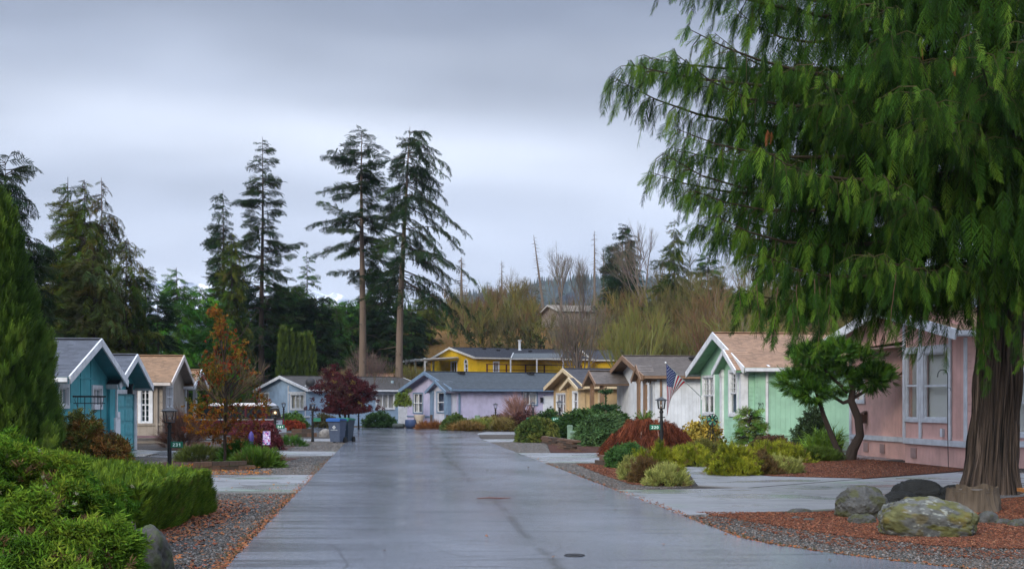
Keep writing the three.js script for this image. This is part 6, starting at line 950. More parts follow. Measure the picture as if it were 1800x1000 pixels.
// ---------------------------------------------------------------- beds at the lilac and cream houses
shrub('clipped round green shrub before the lilac house', 'shrub', xAt(801, 80), 80, 0.9, 0.92, 0.7, { n: 700, colors: [[0.04, 0.075, 0.015], [0.09, 0.13, 0.03]], size: 0.22, lump: 0.1, seed: 20 });
shrub('rusty orange low plants left of the clipped round shrub', 'ground shrub', xAt(757, 83), 83, 0.9, 0.35, 0.5, { n: 260, kit: K.tuft, colors: [[0.2, 0.075, 0.02], [0.14, 0.06, 0.02]], size: 0.3, lump: 0.3, seed: 21, stems: 0 });
for (const [px, d, rx, ry, col, label, seed] of [[868, 82, 1.3, 0.55, C.grass, 'straw coloured ornamental grass mound before the lilac wall', 22], [845, 80, 0.9, 0.5, [[0.1, 0.14, 0.02], [0.16, 0.17, 0.03]], 'green grass tuft beside the clipped round shrub', 23], [893, 79, 0.9, 0.5, [[0.15, 0.10, 0.03], [0.10, 0.09, 0.02]], 'tawny grass tuft right of the straw mound', 24], [820, 79, 0.9, 0.3, [[0.17, 0.085, 0.02], [0.11, 0.085, 0.02]], 'orange low ground cover at the road bend', 25]]) shrub(label, 'ornamental grass', xAt(px, d), d, rx, ry, 0.6, { n: 260, kit: K.grass, colors: col, size: 0.5, lump: 0.2, seed, stems: 0, up: 1.2 });
shrub('low dark maroon hedge along the lilac wall', 'hedge', xAt(878, 87), 87, 2.3, 0.72, 0.5, { n: 700, colors: [[0.03, 0.012, 0.016], [0.05, 0.022, 0.02]], size: 0.3, lump: 0.3, seed: 26, name: 'hedge' });
shrub('dark maroon bush left of the cream house lamp posts', 'shrub', xAt(921, 79), 79, 1.0, 0.95, 0.6, { n: 420, colors: [[0.05, 0.018, 0.018], [0.08, 0.03, 0.02]], size: 0.3, lump: 0.35, seed: 27 });
shrub('leafless pinkish twiggy bush against the lilac wall', 'shrub', xAt(915, 83), 83, 0.8, 1.6, 0.5, { n: 150, kit: K.twig, mat: twigMat, colors: [[0.22, 0.12, 0.1], [0.26, 0.15, 0.12]], size: 0.8, lump: 0.3, seed: 28 });
shrub('dark green bush below the cream house window', 'shrub', xAt(962, 72), 72, 1.0, 1.15, 0.6, { n: 420, colors: C.rhodo, size: 0.32, lump: 0.35, seed: 29 });
shrub('rounded variegated shrub with yellow flecks at the road edge, right', 'shrub', xAt(946, 56.5), 57.2, 0.98, 1.12, 0.85, { n: 1700, colors: C.euon, size: 0.17, lump: 0.14, seed: 30, vary: 0.45 });
shrub('big dark rhododendron hedge before the cream house', 'rhododendron', xAt(1022, 58), 59, 0.95, 1.25, 0.8, { n: 900, kit: K.droopy, colors: C.rhodo, size: 0.32, lump: 0.22, seed: 34 });
shrub('broad light leaved rhododendron right of the big dark hedge', 'rhododendron', xAt(1062, 53), 53, 1.12, 1.08, 0.85, { n: 1100, kit: K.droopy, colors: [[0.03, 0.07, 0.02], [0.06, 0.12, 0.04], [0.09, 0.15, 0.06]], size: 0.28, lump: 0.25, seed: 35 });
shrub('tall dark hedge behind the rhododendrons under the cream wall', 'hedge', xAt(1060, 64), 65, 1.7, 1.4, 0.7, { n: 800, kit: K.sprig, colors: C.rhodo, size: 0.34, lump: 0.2, seed: 36, name: 'hedge' });
// monkey puzzle tree
{ const d = 62, y0 = yAt(720, d), t = thing('monkey_puzzle_tree', 'young monkey puzzle tree with bare leader above the rhododendrons', 'monkey puzzle', xAt(1065, d), d), top = yAt(682, d), f = new FB(), r = rngOf(3), arm = (a, b) => { const dir = b.clone().sub(a), L = dir.length(); dir.normalize(); f.stick(a, b, 0.05, 0.03, [0.03, 0.05, 0.02]); for (let k = 0; k < 26; k++) { const p = a.clone().lerp(b, k / 26), s = perp(dir, r); f.leaf(p, s.clone().addScaledVector(dir, 0.9).normalize(), perp(s, r), 0.16, 0.06, tone(r, 0.2).map((v, i) => v * [0.03, 0.075, 0.03][i])); } }; const tp = V(0, top, 0); arm(V(0, y0 - 0.3, 0), tp); for (const [y, L] of [[y0 + 0.0, 0.75], [y0 + 0.1, 0.6], [top - 0.28, 0.3]]) for (let k = 0; k < 6; k++) { const a = k / 6 * 6.28 + y; arm(V(0, y, 0), V(Math.cos(a) * L, y + 0.12, Math.sin(a) * L)); } part(t, 'branches', f.geo(), M.needles); part(t, 'trunk', tube([V(0, 0, 0), V(0, y0, 0)], [0.09, 0.07], 8), M.bark); }
{ const d = 55, t = thing('palm_shrub', 'small spiky palm like plant before the brick pedestal', 'palm', xAt(1133, d), d), f = new FB(), r = rngOf(8); for (let k = 0; k < 26; k++) { const a = r() * 6.28, e = 0.2 + r() * 0.9, dir = V(Math.cos(a) * Math.cos(e), Math.sin(e), Math.sin(a) * Math.cos(e)); f.feather(V(0, yAt(742, d), 0), dir, perp(dir, r), 0.55, 0.1, 5, tone(r, 0.2).map((v, i) => v * [0.07, 0.13, 0.02][i]), -0.15); } part(t, 'fronds', f.geo(), M.foliage); part(t, 'stem', tube([V(0, 0, 0), V(0, yAt(742, d), 0)], [0.09, 0.08], 8), M.bark); }
// red weeping maple mound: long hanging strands over bent limbs
{
  const d = 42.5, t = thing('weeping_maple', 'russet weeping laceleaf maple mound around the 220 lamp post', 'maple', xAt(1146, d), d), r = rngOf(91), f = new FB(), sc = new Scatter([1, 2, 3].map((s) => { const q = rngOf(s + 60), g = new FB(); for (let i = 0; i < 9; i++) { const a = q() * 6.28; let p = V((q() - 0.5) * 0.25, 0, (q() - 0.5) * 0.25); for (let k = 0; k < 4; k++) { const e = p.clone().add(V(Math.cos(a) * 0.09, -0.3, Math.sin(a) * 0.09)), kk = tone(q, 0.3); g.stick(p, e, 0.014, 0.010, kk); if (k) g.leaf(e, V(Math.cos(a + k), -0.8, Math.sin(a + k)).normalize(), V(Math.sin(a), 0.2, -Math.cos(a)).normalize(), 0.16, 0.05, kk); p = e; } } return g.geo(); }), twigMat, 'd');
  for (const [p, dir, q] of domePoints(r, 2600, 1.38, 1.3, 1.15, { lump: 0.34, seed: 6, low: 0.0, deep: 0.22 })) sc.put(p, V(dir.x * 0.55, -1, dir.z * 0.55).normalize(), 0.34 * (0.7 + 0.6 * r()), hue(r, [[0.08, 0.022, 0.013], [0.18, 0.055, 0.026], [0.05, 0.018, 0.013]], 0.5)); sc.build(t, 'strands');
  const lb = []; for (let k = 0; k < 9; k++) { const a = k / 9 * 6.28, L = 0.9 + 0.3 * r(); lb.push(tube([V(0, 0, 0), V(Math.cos(a) * 0.2, 0.7, Math.sin(a) * 0.2), V(Math.cos(a) * L * 0.5, 1.0, Math.sin(a) * L * 0.5), V(Math.cos(a) * L * 0.8, 0.85, Math.sin(a) * L * 0.8), V(Math.cos(a) * L * 1.0, 0.4, Math.sin(a) * L * 1.0)], [0.07, 0.055, 0.04, 0.025, 0.01], 6)); } part(t, 'limb', lb, mat([0.2, 0.13, 0.1], { rough: 0.9 }));
}
shrub('green low shrub at the left foot of the weeping maple', 'shrub', xAt(1106, 35), 35.4, 0.55, 0.6, 0.5, { n: 520, kit: K.narrow, colors: [[0.03, 0.085, 0.02], [0.06, 0.14, 0.03]], size: 0.18, lump: 0.3, seed: 40 });
// heather mounds
const heather = (label, px, py, rx, ry, rz, colors, seed, n0 = 620, size = 0.12, n = Math.round(n0 * 1.5)) => { const d = depthAt(py) + rz; return shrub(label, 'heather', xAt(px, d), d, rx * 1.18, ry, rz * 1.15, { n, kit: [...K.heath, K.narrow[0]], colors, size, lump: 0.6, freq: 3.2, seed, up: 0.8, vary: 0.4, dead: 0.05, stems: 0, name: 'heather' }); };
const HY = [[0.05, 0.08, 0.008], [0.19, 0.22, 0.014], [0.36, 0.36, 0.035]], HP = [[0.22, 0.25, 0.06], [0.33, 0.35, 0.11], [0.13, 0.17, 0.03]], HB = [[0.09, 0.05, 0.02], [0.12, 0.075, 0.03], [0.07, 0.07, 0.02]];
heather('rounded yellow green heather right of the path start', 1158, 842, 0.5, 0.68, 0.42, HY, 41, 1100);
heather('pale flowering heather clump nearest the path', 1172, 856, 0.38, 0.36, 0.28, HP, 42, 620);
heather('brown side of the heather group, left of the pale clump', 1138, 851, 0.3, 0.5, 0.3, HB, 43, 520);
heather('light green heather at the left end of the group', 1112, 846, 0.25, 0.42, 0.28, HP.map((c) => c.map((x) => x * 0.8)), 44, 420);
heather('bushy yellow green heather behind the pale clump', 1210, 822, 0.6, 0.55, 0.5, HY, 45, 800);
heather('brownish green heather left of the concrete path', 1245, 812, 0.55, 0.55, 0.5, [[0.08, 0.08, 0.02], [0.14, 0.14, 0.03]], 46, 700);
heather('yellow heather hedge end at the right side of the path', 1288, 838, 0.52, 0.6, 0.45, HY, 47, 1000);
heather('brown tipped heather in the right hedge group', 1325, 836, 0.6, 0.46, 0.4, HB, 48, 800);
heather('pale green heather low in front of the brown tipped one', 1372, 834, 0.45, 0.36, 0.35, HP, 49, 620);
heather('long yellow green heather mound before the mint wall', 1352, 816, 1.0, 0.55, 0.5, HY, 50, 1100);
heather('green heather mat running to the bonsai pine', 1422, 812, 0.85, 0.36, 0.45, [[0.05, 0.1, 0.015], [0.1, 0.15, 0.02]], 51, 900);
shrub('dark red low shrub along the mint green wall', 'shrub', xAt(1362, 42), 42.5, 0.75, 0.5, 0.4, { n: 420, colors: [[0.06, 0.03, 0.02], [0.09, 0.05, 0.03]], size: 0.2, lump: 0.3, seed: 52, y: 0.1 });
shrub('yellow leaved hydrangea like bush around the windmill ornament', 'shrub', xAt(1238, 46), 46.5, 0.85, 1.12, 0.6, { n: 620, kit: K.maple, colors: [[0.28, 0.2, 0.03], [0.36, 0.26, 0.04], [0.16, 0.15, 0.03], [0.3, 0.13, 0.03]], size: 0.2, lump: 0.4, seed: 53, deep: 0.6 });
conifer('young bright green spruce before the mint green house', 'young spruce', xAt(1316, 43.5), 43.5, 1.55, { kit: K.fir, reach: 0.46, tuft: 0.3, step: 0.13, per: 6, colors: [[0.08, 0.15, 0.03], [0.12, 0.2, 0.04]], r0: 0.03, base: 0.06, up: 0.45, name: 'young_spruce' });
shrub('dark leafy shrub between the mint and pink houses', 'shrub', xAt(1440, 44.5), 45.5, 0.62, 1.5, 0.6, { n: 700, colors: [[0.02, 0.04, 0.014], [0.045, 0.07, 0.025]], size: 0.2, lump: 0.35, seed: 54 });
shrub('spiky iris leaves at the corner of the pink house', 'iris', xAt(1458, 42), 42.4, 0.4, 0.45, 0.3, { n: 40, kit: K.grass, colors: [[0.1, 0.2, 0.02], [0.15, 0.24, 0.03]], size: 0.8, lump: 0.2, seed: 55, stems: 0, up: 1.5, name: 'iris_plant' });
// cloud-pruned pine with twin bent trunks
{
  const d = 40, x = xAt(1496, d), t = thing('pruned_pine', 'cloud pruned dark green pine with two bent trunks before the pink house', 'pine', x, d), r = rngOf(21), P = (px, py, z = 0) => V(xAt(px, d) - x, yAt(py, d), z), sc = new Scatter([...K.fan, K.juni[0]], M.foliage), tr = mat([0.075, 0.055, 0.045], { map: rep(grainTex, 2, 1.5), bump: rep(grainTex, 2, 1.5), bumpScale: 0.04, rough: 0.95 });
  part(t, 'trunk', tube([P(1494, 812), P(1500, 790), P(1512, 765, 0.05), P(1508, 735, 0.1), P(1496, 705, 0.08), P(1500, 680), P(1490, 655)], [0.2, 0.17, 0.14, 0.13, 0.12, 0.1, 0.05], 10), tr); part(t, 'trunk', tube([P(1486, 810), P(1474, 790, -0.1), P(1462, 760, -0.12), P(1450, 730, -0.1), P(1440, 702), P(1432, 680)], [0.13, 0.1, 0.09, 0.075, 0.065, 0.03], 9), tr);
  part(t, 'branch', [tube([P(1500, 702, 0.08), P(1482, 708, 0.05), P(1470, 700), P(1452, 690)], [0.08, 0.06, 0.05, 0.03], 7), tube([P(1500, 700), P(1518, 690), P(1540, 676)], [0.07, 0.05, 0.025], 7), tube([P(1445, 715), P(1420, 695), P(1395, 680)], [0.05, 0.035, 0.02], 6), tube([P(1492, 690), P(1470, 670), P(1445, 645)], [0.07, 0.05, 0.02], 6)], tr);
  for (const [px, py, rx, ry, rz] of [[1440, 640, 0.72, 0.5, 0.7], [1500, 632, 0.8, 0.42, 0.7], [1402, 672, 0.5, 0.36, 0.5], [1530, 664, 0.58, 0.34, 0.5], [1470, 668, 0.85, 0.42, 0.75], [1425, 690, 0.5, 0.26, 0.5], [1470, 618, 0.6, 0.34, 0.6], [1418, 622, 0.4, 0.25, 0.4], [1545, 655, 0.3, 0.2, 0.3]]) { const c = P(px, py, (r() - 0.5) * 0.5); for (const [p, dir] of domePoints(r, 360, rx * 1.05, ry * 0.95, rz, { lump: 0.8, freq: 3.0, seed: px * 0.01, low: -1, deep: 0.6 })) { p.y = dir.y * ry * (0.7 + 0.3 * r()); sc.put(p.add(c), dir.clone().add(V((r() - 0.5) * 0.5, 0.3, (r() - 0.5) * 0.5)).normalize(), 0.26 * (0.5 + 0.9 * r()), hue(r, C.juniper, 0.5)); } } sc.build(t);
}
// ---------------------------------------------------------------- loose stuff on the ground: gravel stones, bark chips, fallen leaves
{
  const r = rngOf(62), inPoly = (x, y, p) => { let c = false; for (let i = 0, j = p.length - 1; i < p.length; j = i++) if ((p[i][1] > y) !== (p[j][1] > y) && x < (p[j][0] - p[i][0]) * (y - p[i][1]) / (p[j][1] - p[i][1]) + p[i][0]) c = !c; return c; };
  const { L, R } = M.roadEdges, fill = (poly, n, fn) => { const xs = poly.map((p) => p[0]), ds = poly.map((p) => p[1]), a = Math.min(...xs), b = Math.max(...xs), c = Math.min(...ds), e = Math.max(...ds); for (let i = 0; i < n; i++) { const x = lerp(a, b, r()), d = c + (e - c) * Math.pow(r(), 1.5); if (inPoly(x, d, poly)) fn(x, d); } };
  const pebble = [1, 2, 3].map((s) => { const g = new THREE.IcosahedronGeometry(1, 0), q = rngOf(s), p = g.attributes.position, m = new Map(); for (let i = 0; i < p.count; i++) { const k = [p.getX(i), p.getY(i), p.getZ(i)].map((v) => v.toFixed(2)).join(); if (!m.has(k)) m.set(k, 0.75 + 0.5 * q()); p.setXYZ(i, p.getX(i) * m.get(k), p.getY(i) * m.get(k) * 0.65, p.getZ(i) * m.get(k)); } g.deleteAttribute('normal'); g.deleteAttribute('uv'); return g; });
  const gravel = (label, polys, n) => { const t = thing('gravel', label, 'gravel', 0, 0), s = new Scatter(pebble, mat([1, 1, 1], { rough: 0.75 })); tag(t, null, null, null, 'stuff'); for (const [poly, k] of polys) fill(poly, n * k, (x, d) => s.put(V(x, 0.004, -d), dirOf(r, 1.5), 0.007 + 0.013 * r() * r() + 0.0003 * d, hue(r, [[0.035, 0.034, 0.032], [0.085, 0.075, 0.066], [0.09, 0.058, 0.04], [0.16, 0.15, 0.145], [0.03, 0.034, 0.034], [0.06, 0.065, 0.06]], 0.35))); s.build(t, 'stones'); };
  gravel('grey gravel verge left of the road', [[[[L(11) , 11], [-6, 12], [-5.05, 17], [-5.0, 21.4], [-7, 25.5], [L(25.7), 25.7]], 1], [[[L(31.9), 31.9], [-12, 31.6], [-11, 41.2], [L(42.9), 42.9]], 1], [[[L(46.7), 46.7], [-12, 47.4], [-14, 58], [L(58.3), 58.3]], 0.6]], 42000);
  gravel('grey gravel verge right of the road', [[[[R(20.6), 20.6], [3.4, 21.3], [4.1, 19.4], [4.9, 17.6], [5.8, 16.6], [7.4, 16.0], [9.4, 15.8], [9.4, 12.6], [R(12.6), 12.6], [R(13.4), 13.4], [R(14.4), 14.4], [R(15.4), 15.4], [R(16.4), 16.4], [R(17.4), 17.4]], 1.3], [[[R(26.5), 26.5], [4.0, 27.6], [2.9, 28.6], [2.3, 33], [1.9, 37.9], [R(37.9), 37.9]], 1.1], [[[R(45.4), 45.4], [1.4, 45.6], [1.5, 57.3], [R(57.3), 57.3]], 0.7]], 34000);
  const chip = [1, 2].map((s) => { const g = box(1, 0.16, 0.34, 0, 0, 0, 0, 0, 0).toNonIndexed(); g.deleteAttribute('normal'); g.deleteAttribute('uv'); return g; }), mulch = thing('bark_chips', 'red brown bark chips on the beds right of the road', 'bark chips', 0, 0), ms = new Scatter(chip, mat([1, 1, 1], { rough: 0.9 })); tag(mulch, null, null, null, 'stuff');
  const chipsIn = (poly, n) => fill(poly, n, (x, d) => ms.put(V(x, 0.024, -d), V((r() - 0.5) * 0.9, 1, (r() - 0.5) * 0.9).normalize(), (0.02 + 0.035 * r()) * (0.7 + d * 0.012), hue(r, [[0.10, 0.03, 0.016], [0.165, 0.055, 0.026], [0.045, 0.02, 0.014], [0.23, 0.10, 0.05]], 0.45)));
  chipsIn([[3.1, 21.2], [3.8, 19.3], [4.6, 17.5], [5.5, 16.3], [7.4, 15.6], [9, 15.4], [11.5, 16], [11.5, 24.9], [10.5, 24.9], [7.6, 22.7], [5.2, 21.2]], 80000); chipsIn([[5.65, 33], [6.6, 31.4], [8.6, 30.5], [11.8, 33.4], [12.6, 34.5], [11.0, 44], [7.5, 47.5], [5.0, 46], [5.6, 37]], 50000); chipsIn([[2.7, 28.2], [4.0, 28.0], [4.4, 32], [4.6, 37], [4.5, 37.9], [1.9, 37.5], [2.3, 32]], 16000); chipsIn([[4.2, 16.2], [5.5, 14.9], [9.4, 14.2], [9.4, 16.5], [5.2, 17.4], [3.3, 20.6], [2.9, 20.4]], 9000); ms.build(mulch, 'chips');
  const leaves = thing('fallen_leaves', 'fallen orange and brown leaves along the left verge', 'fallen leaves', 0, 0), lg = (() => { const f = new FB(), q = rngOf(3); f.leaf(V(0, 0, 0), V(1, 0.1, 0).normalize(), V(0, 0, 1), 1, 0.7, [1, 1, 1], 0.15); f.leaf(V(0.1, 0, 0), V(0.6, 0.1, 0.7).normalize(), V(0.7, 0, -0.6).normalize(), 0.7, 0.4, [0.9, 0.9, 0.9], 0.1); return f.geo(); })(), ls = new Scatter([lg], M.foliage); tag(leaves, null, null, null, 'stuff');
  const lit = (poly, n, cs = C.orange, y = 0.03) => fill(poly, n, (x, d) => ls.put(V(x, y + 0.01 * r(), -d), V((r() - 0.5) * 0.6, 1, (r() - 0.5) * 0.6).normalize(), 0.04 + 0.035 * r(), hue(r, cs, 0.3)));
  lit([[-9.4, 33.9], [-7.1, 34.4], [-7.0, 37.5], [-9.4, 37.5]], 2600, C.orange, 0.05); lit([[-10.4, 31.9], [-6.2, 31.9], [-6.4, 34], [-10.4, 33.6]], 900); const br = [[0.2, 0.05, 0.025], [0.28, 0.1, 0.03], [0.12, 0.06, 0.03]]; lit([[-5.3, 13], [-4.4, 13], [-4.5, 22], [-5.5, 24]], 2600, br); lit([[L(13), 13], [L(13) - 1.8, 13], [-5.8, 24], [L(25), 25]], 1300, br); lit([[L(26), 26], [-12, 26], [-12, 31], [L(31), 31]], 60, C.orange); lit([[L(13), 13], [R(13), 13], [R(50), 50], [L(50), 50]], 60, [[0.12, 0.07, 0.04], [0.2, 0.08, 0.04]], 0.04); lit([[2.8, 27.8], [4, 27.6], [4.3, 31], [2.4, 31]], 150, br);
  for (let i = 0; i < 1500; i++) { const d = 13 + 32 * r() * r(), s = r() < 0.55; ls.put(V(s ? L(d) - 0.22 * r() * r() : R(d) + 0.25 * r() * r(), 0.035, -d), V((r() - 0.5) * 0.6, 1, (r() - 0.5) * 0.6).normalize(), 0.03 + 0.03 * r(), hue(r, br, 0.3)); }
  ls.build(leaves, 'leaves');
  const edge = thing('edge_grass', 'moss and tufts of grass along the road edges', 'grass', 0, 0), es = new Scatter(K.grass, M.foliage); tag(edge, null, null, null, 'stuff'); for (let i = 0; i < 520; i++) { const d = 13 + 45 * r() * r(), s = r() < 0.6; if (d > 25.6 && d < 32 && s) continue; if (!s && d > 20 && d < 27) continue; es.put(V((s ? L(d) - 0.02 - 0.25 * r() * r() : R(d) + 0.02 + 0.2 * r() * r()), 0.0, -d), UPY, 0.035 + 0.05 * r(), hue(r, [[0.07, 0.075, 0.018], [0.12, 0.08, 0.03], [0.05, 0.06, 0.012]], 0.3)); } es.build(edge, 'tufts');
}
// ---------------------------------------------------------------- trees behind the houses
{
  const at = (px, py, d) => [xAt(px, d), yAt(py, d)], W = (px, d) => px * d / FOCAL;
  const fir = (label, px, top, hw, d, o = {}) => { const x = xAt(px, d), y = o.y ?? 0; return conifer(label, o.cat ?? 'conifer', x, d, yAt(top, d) - y, { reach: W(hw, d) * 1.15, ...o }); };
  // two tall firs with bare lower trunks, and the pointed fir left of them
  fir('left of the two tall firs with a bare pale trunk', 636, 230, 72, 108, { cat: 'fir', base: 0.5, r0: 0.35, taper: 1.5, bark: M.firBark, stubs: 26, per: 4, step: 0.6, profile: (t) => (t < 0.25 ? 0.75 + t : t < 0.6 ? 1 - 0.25 * (t - 0.25) : Math.pow(1 - (t - 0.6) / 0.4, 0.8) * 0.85 + 0.08), gap: 0.35, kit: K.fir, side: -0.25, up: 0.0, colors: C.fir, name: 'fir_tree', seed: 11 });
  fir('right of the two tall firs, leaning top and hanging branches', 702, 222, 82, 104, { cat: 'fir', base: 0.46, r0: 0.33, taper: 1.5, bark: M.firBark, stubs: 30, per: 4, step: 0.62, profile: (t) => Math.pow(1 - t, 0.62) * 0.95 + 0.1, gap: 0.25, kit: K.firDroop, side: 0.3, up: -0.15, hang: 0.8, droop: 0.5, colors: C.fir, name: 'fir_tree', lean: 0.35, seed: 12 });
  fir('pointed dark fir standing above the left woods', 460, 240, 60, 112, { cat: 'fir', base: 0.28, r0: 0.36, per: 4, step: 0.5, profile: (t) => Math.pow(1 - t, 0.72), gap: 0.3, name: 'fir_tree', up: 0.08, seed: 13, bark: M.darkBark });
  fir('slim dark fir left of the pointed fir', 392, 334, 27, 112, { cat: 'fir', base: 0.1, per: 5, step: 0.45, profile: (t) => 0.9 * Math.pow(1 - t, 0.6) + 0.1, kit: K.firDroop, name: 'fir_tree', seed: 14 });
  fir('olive green feathery cedar between the slim and the pointed fir', 408, 402, 36, 104, { kit: K.cedarBough, hang: 0.8, droop: 0.2, colors: C.cedarBg, per: 6, step: 0.4, base: 0.02, name: 'cedar_tree', cat: 'cedar', seed: 15 });
  fir('thin sparse conifer right of the pointed fir', 538, 440, 26, 125, { gap: 0.4, per: 4, step: 0.5, base: 0.1, name: 'conifer', seed: 16, colors: C.firGreen });
  // the cluster at left
  fir('tallest left spire of the cedar cluster behind the teal house', 116, 311, 62, 76, { kit: K.cedarBough, hang: 0.8, droop: 0.2, colors: C.cedarBg, per: 5, step: 0.42, gap: 0.25, base: 0.04, name: 'cedar_tree', cat: 'cedar', profile: (t) => Math.pow(1 - t, 0.9) * 1.1, seed: 21 });
  fir('middle spire of the cedar cluster behind the teal house', 148, 316, 60, 74, { kit: K.cedarBough, hang: 0.8, droop: 0.2, colors: C.cedarBg, per: 6, step: 0.4, base: 0.03, name: 'cedar_tree', cat: 'cedar', profile: (t) => Math.pow(1 - t, 1.0) * 1.25, seed: 22 });
  fir('reddish thin topped right spire of the cedar cluster', 178, 312, 66, 76, { kit: K.cedarBough, hang: 0.8, droop: 0.2, colors: [[0.06, 0.065, 0.02], [0.075, 0.07, 0.028], [0.04, 0.055, 0.018]], per: 4, step: 0.42, gap: 0.3, base: 0.03, name: 'cedar_tree', cat: 'cedar', profile: (t) => Math.pow(1 - t, 1.1) * 1.3, bark: M.bark, seed: 23 });
  fir('broad olive cedar at the right flank of the cedar cluster', 222, 420, 58, 72, { kit: K.cedarBough, hang: 0.8, droop: 0.2, colors: C.cedarBg, per: 6, step: 0.38, base: 0.02, name: 'cedar_tree', cat: 'cedar', profile: (t) => Math.pow(1 - t, 0.8), seed: 24 });
  fir('olive cedar low on the left flank of the cedar cluster', 92, 430, 50, 74, { kit: K.cedarBough, hang: 0.8, droop: 0.2, colors: C.cedarBg, per: 6, step: 0.4, base: 0.02, name: 'cedar_tree', cat: 'cedar', seed: 25 });
  fir('low olive cedar filling the middle of the cedar cluster', 165, 440, 66, 69, { kit: K.cedarBough, hang: 0.8, droop: 0.2, colors: [[0.04, 0.06, 0.014], [0.07, 0.085, 0.02], [0.09, 0.095, 0.03]], per: 6, step: 0.36, base: 0.01, name: 'cedar_tree', cat: 'cedar', profile: (t) => Math.pow(1 - t, 0.6), seed: 26 });
  fir('dark spruce rising behind the arborvitae at the left edge', 8, 276, 58, 62, { kit: K.firDroop, colors: C.fir, per: 6, step: 0.42, base: 0.03, name: 'spruce_tree', cat: 'spruce', profile: (t) => 0.95 * Math.pow(1 - t, 0.5) + 0.2, seed: 27 });
  // green mass between the cluster and the tall firs, each tree its own
  const wood = [[310, 470, 58, 92, 'rounded green evergreen right of the cedar cluster', C.green], [276, 520, 40, 84, 'dark evergreen above the beige house roof', C.fir], [350, 505, 46, 100, 'mid green evergreen behind the autumn tree', C.green], [436, 520, 52, 116, 'dark green evergreen below the slim fir', C.firGreen], [506, 500, 56, 120, 'broad evergreen below the thin sparse conifer', C.firGreen], [556, 520, 44, 116, 'dark evergreen left of the tall fir trunks', C.fir], [592, 545, 36, 122, 'small evergreen between the left tall fir and the dark evergreen', C.firGreen], [668, 470, 44, 126, 'dark evergreen standing between the two tall fir trunks', C.fir], [748, 520, 40, 150, 'drooping evergreen right of the tall fir trunks', C.cedarBg], [468, 560, 40, 118, 'low dark evergreen behind the dark roof', C.fir], [385, 560, 44, 86, 'low green evergreen just behind the autumn tree', C.green], [722, 545, 34, 140, 'dark evergreen low at the orange slope', C.fir], [578, 520, 46, 134, 'tall dark evergreen left of the left tall fir', C.firGreen], [612, 530, 44, 138, 'dark evergreen just behind the left tall fir trunk', C.green], [652, 525, 50, 140, 'broad dark evergreen behind both tall fir trunks', C.firGreen], [690, 530, 46, 142, 'dark evergreen just behind the right tall fir trunk', C.green], [525, 515, 52, 122, 'deep green evergreen right of the columnar arborvitae', C.green], [480, 525, 50, 118, 'deep green evergreen behind the columnar arborvitae', C.firGreen], [255, 470, 44, 96, 'dark evergreen deep in the gap right of the cedar cluster', C.fir], [40, 430, 60, 66, 'dark evergreen between the left spruce and the cedar cluster', C.fir]];
  wood.forEach(([px, top, hw, d, label, cs], i) => fir(label, px, top, hw, d, { kit: i % 2 ? K.fir : K.cedarBough, colors: cs, per: 6, step: 0.42, base: 0.01, name: 'evergreen_tree', cat: 'evergreen', profile: (t) => Math.pow(1 - t, i % 3 ? 0.5 : 0.75), seed: 60 + i, y: hillY(xAt(px, d), d) * (d > 98 ? 1 : 0) }));
  // right background
  fir('dark dense conifer with a narrow tip behind the bare trees', 1095, 393, 36, 175, { colors: C.fir, per: 7, step: 0.42, tuft: 1.3, dense: 3, base: 0.02, y: hillY(xAt(1095, 175), 175), profile: (t) => Math.pow(1 - t, 0.75), name: 'conifer', seed: 31 });
  fir('sparse topped conifer left of the big cedar crown', 1186, 384, 44, 160, { kit: K.cedarBough, hang: 0.8, droop: 0.2, colors: C.cedarBg, per: 5, step: 0.6, gap: 0.3, base: 0.02, y: hillY(xAt(1186, 160), 160), name: 'conifer', seed: 32 });
  fir('tall evergreen half behind the big cedar crown', 1245, 440, 50, 170, { colors: C.firGreen, per: 6, step: 0.6, base: 0.02, y: hillY(xAt(1245, 170), 170), name: 'conifer', seed: 33 });
  for (const [px, top, hw, d, label] of [[921, 487, 13, 330, 'small dark conifer on the rise, right of the reddish trees'], [857, 494, 11, 340, 'left one of the small dark conifers on the rise'], [900, 505, 12, 320, 'shorter dark conifer beside the small dark conifer on the rise'], [846, 535, 20, 190, 'olive conifer above the yellow house roof'], [935, 535, 26, 200, 'yellow olive conifer left of the distant tan house'], [946, 500, 12, 350, 'thin green conifer near the left leaning snag'], [985, 505, 14, 345, 'dark conifer peeping behind the bare trees, centre'], [1350, 480, 40, 165, 'dark evergreen showing under the big cedar boughs'], [762, 560, 20, 165, 'little green conifer on the orange bank'], [1420, 500, 44, 175, 'evergreen behind the mint green roof, right']]) fir(label, px, top, hw, d, { tuft: d > 250 ? 1.8 : 1.1, dense: 1.6, colors: d < 210 ? C.cedarBg : C.fir, per: 6, step: d > 250 ? 1.0 : 0.6, base: 0.02, y: hillY(xAt(px, d), d), name: 'conifer', cat: 'conifer', seed: px });
  // snags and a larch
  const snag = (label, px0, py0, px1, top, d, seed) => { const x = xAt(px0, d), y = hillY(x, d), t = thing('dead_tree', label, 'dead tree', x, d, 0, undefined, y), h = yAt(top, d) - y, dx = xAt(px1, d) - x, r = rngOf(seed), f = new FB(); part(t, 'trunk', tube([V(0, 0, 0), V(dx * 0.5, h * 0.5, 0), V(dx, h, 0)], [0.3, 0.2, 0.03], 7), M.greyTwig); for (let k = 0; k < 90; k++) { const u = 0.35 + 0.64 * r(), p = V(dx * u, h * u, 0), a = r() * 6.28, l = 0.5 + 2.2 * (1 - u) * r(); f.stick(p, p.clone().add(V(Math.cos(a) * l, -0.25 * l, Math.sin(a) * l)), 0.035, 0.012, [0.12, 0.09, 0.075]); } part(t, 'branches', f.geo(), twigMat).userData.kind = 'stuff'; };
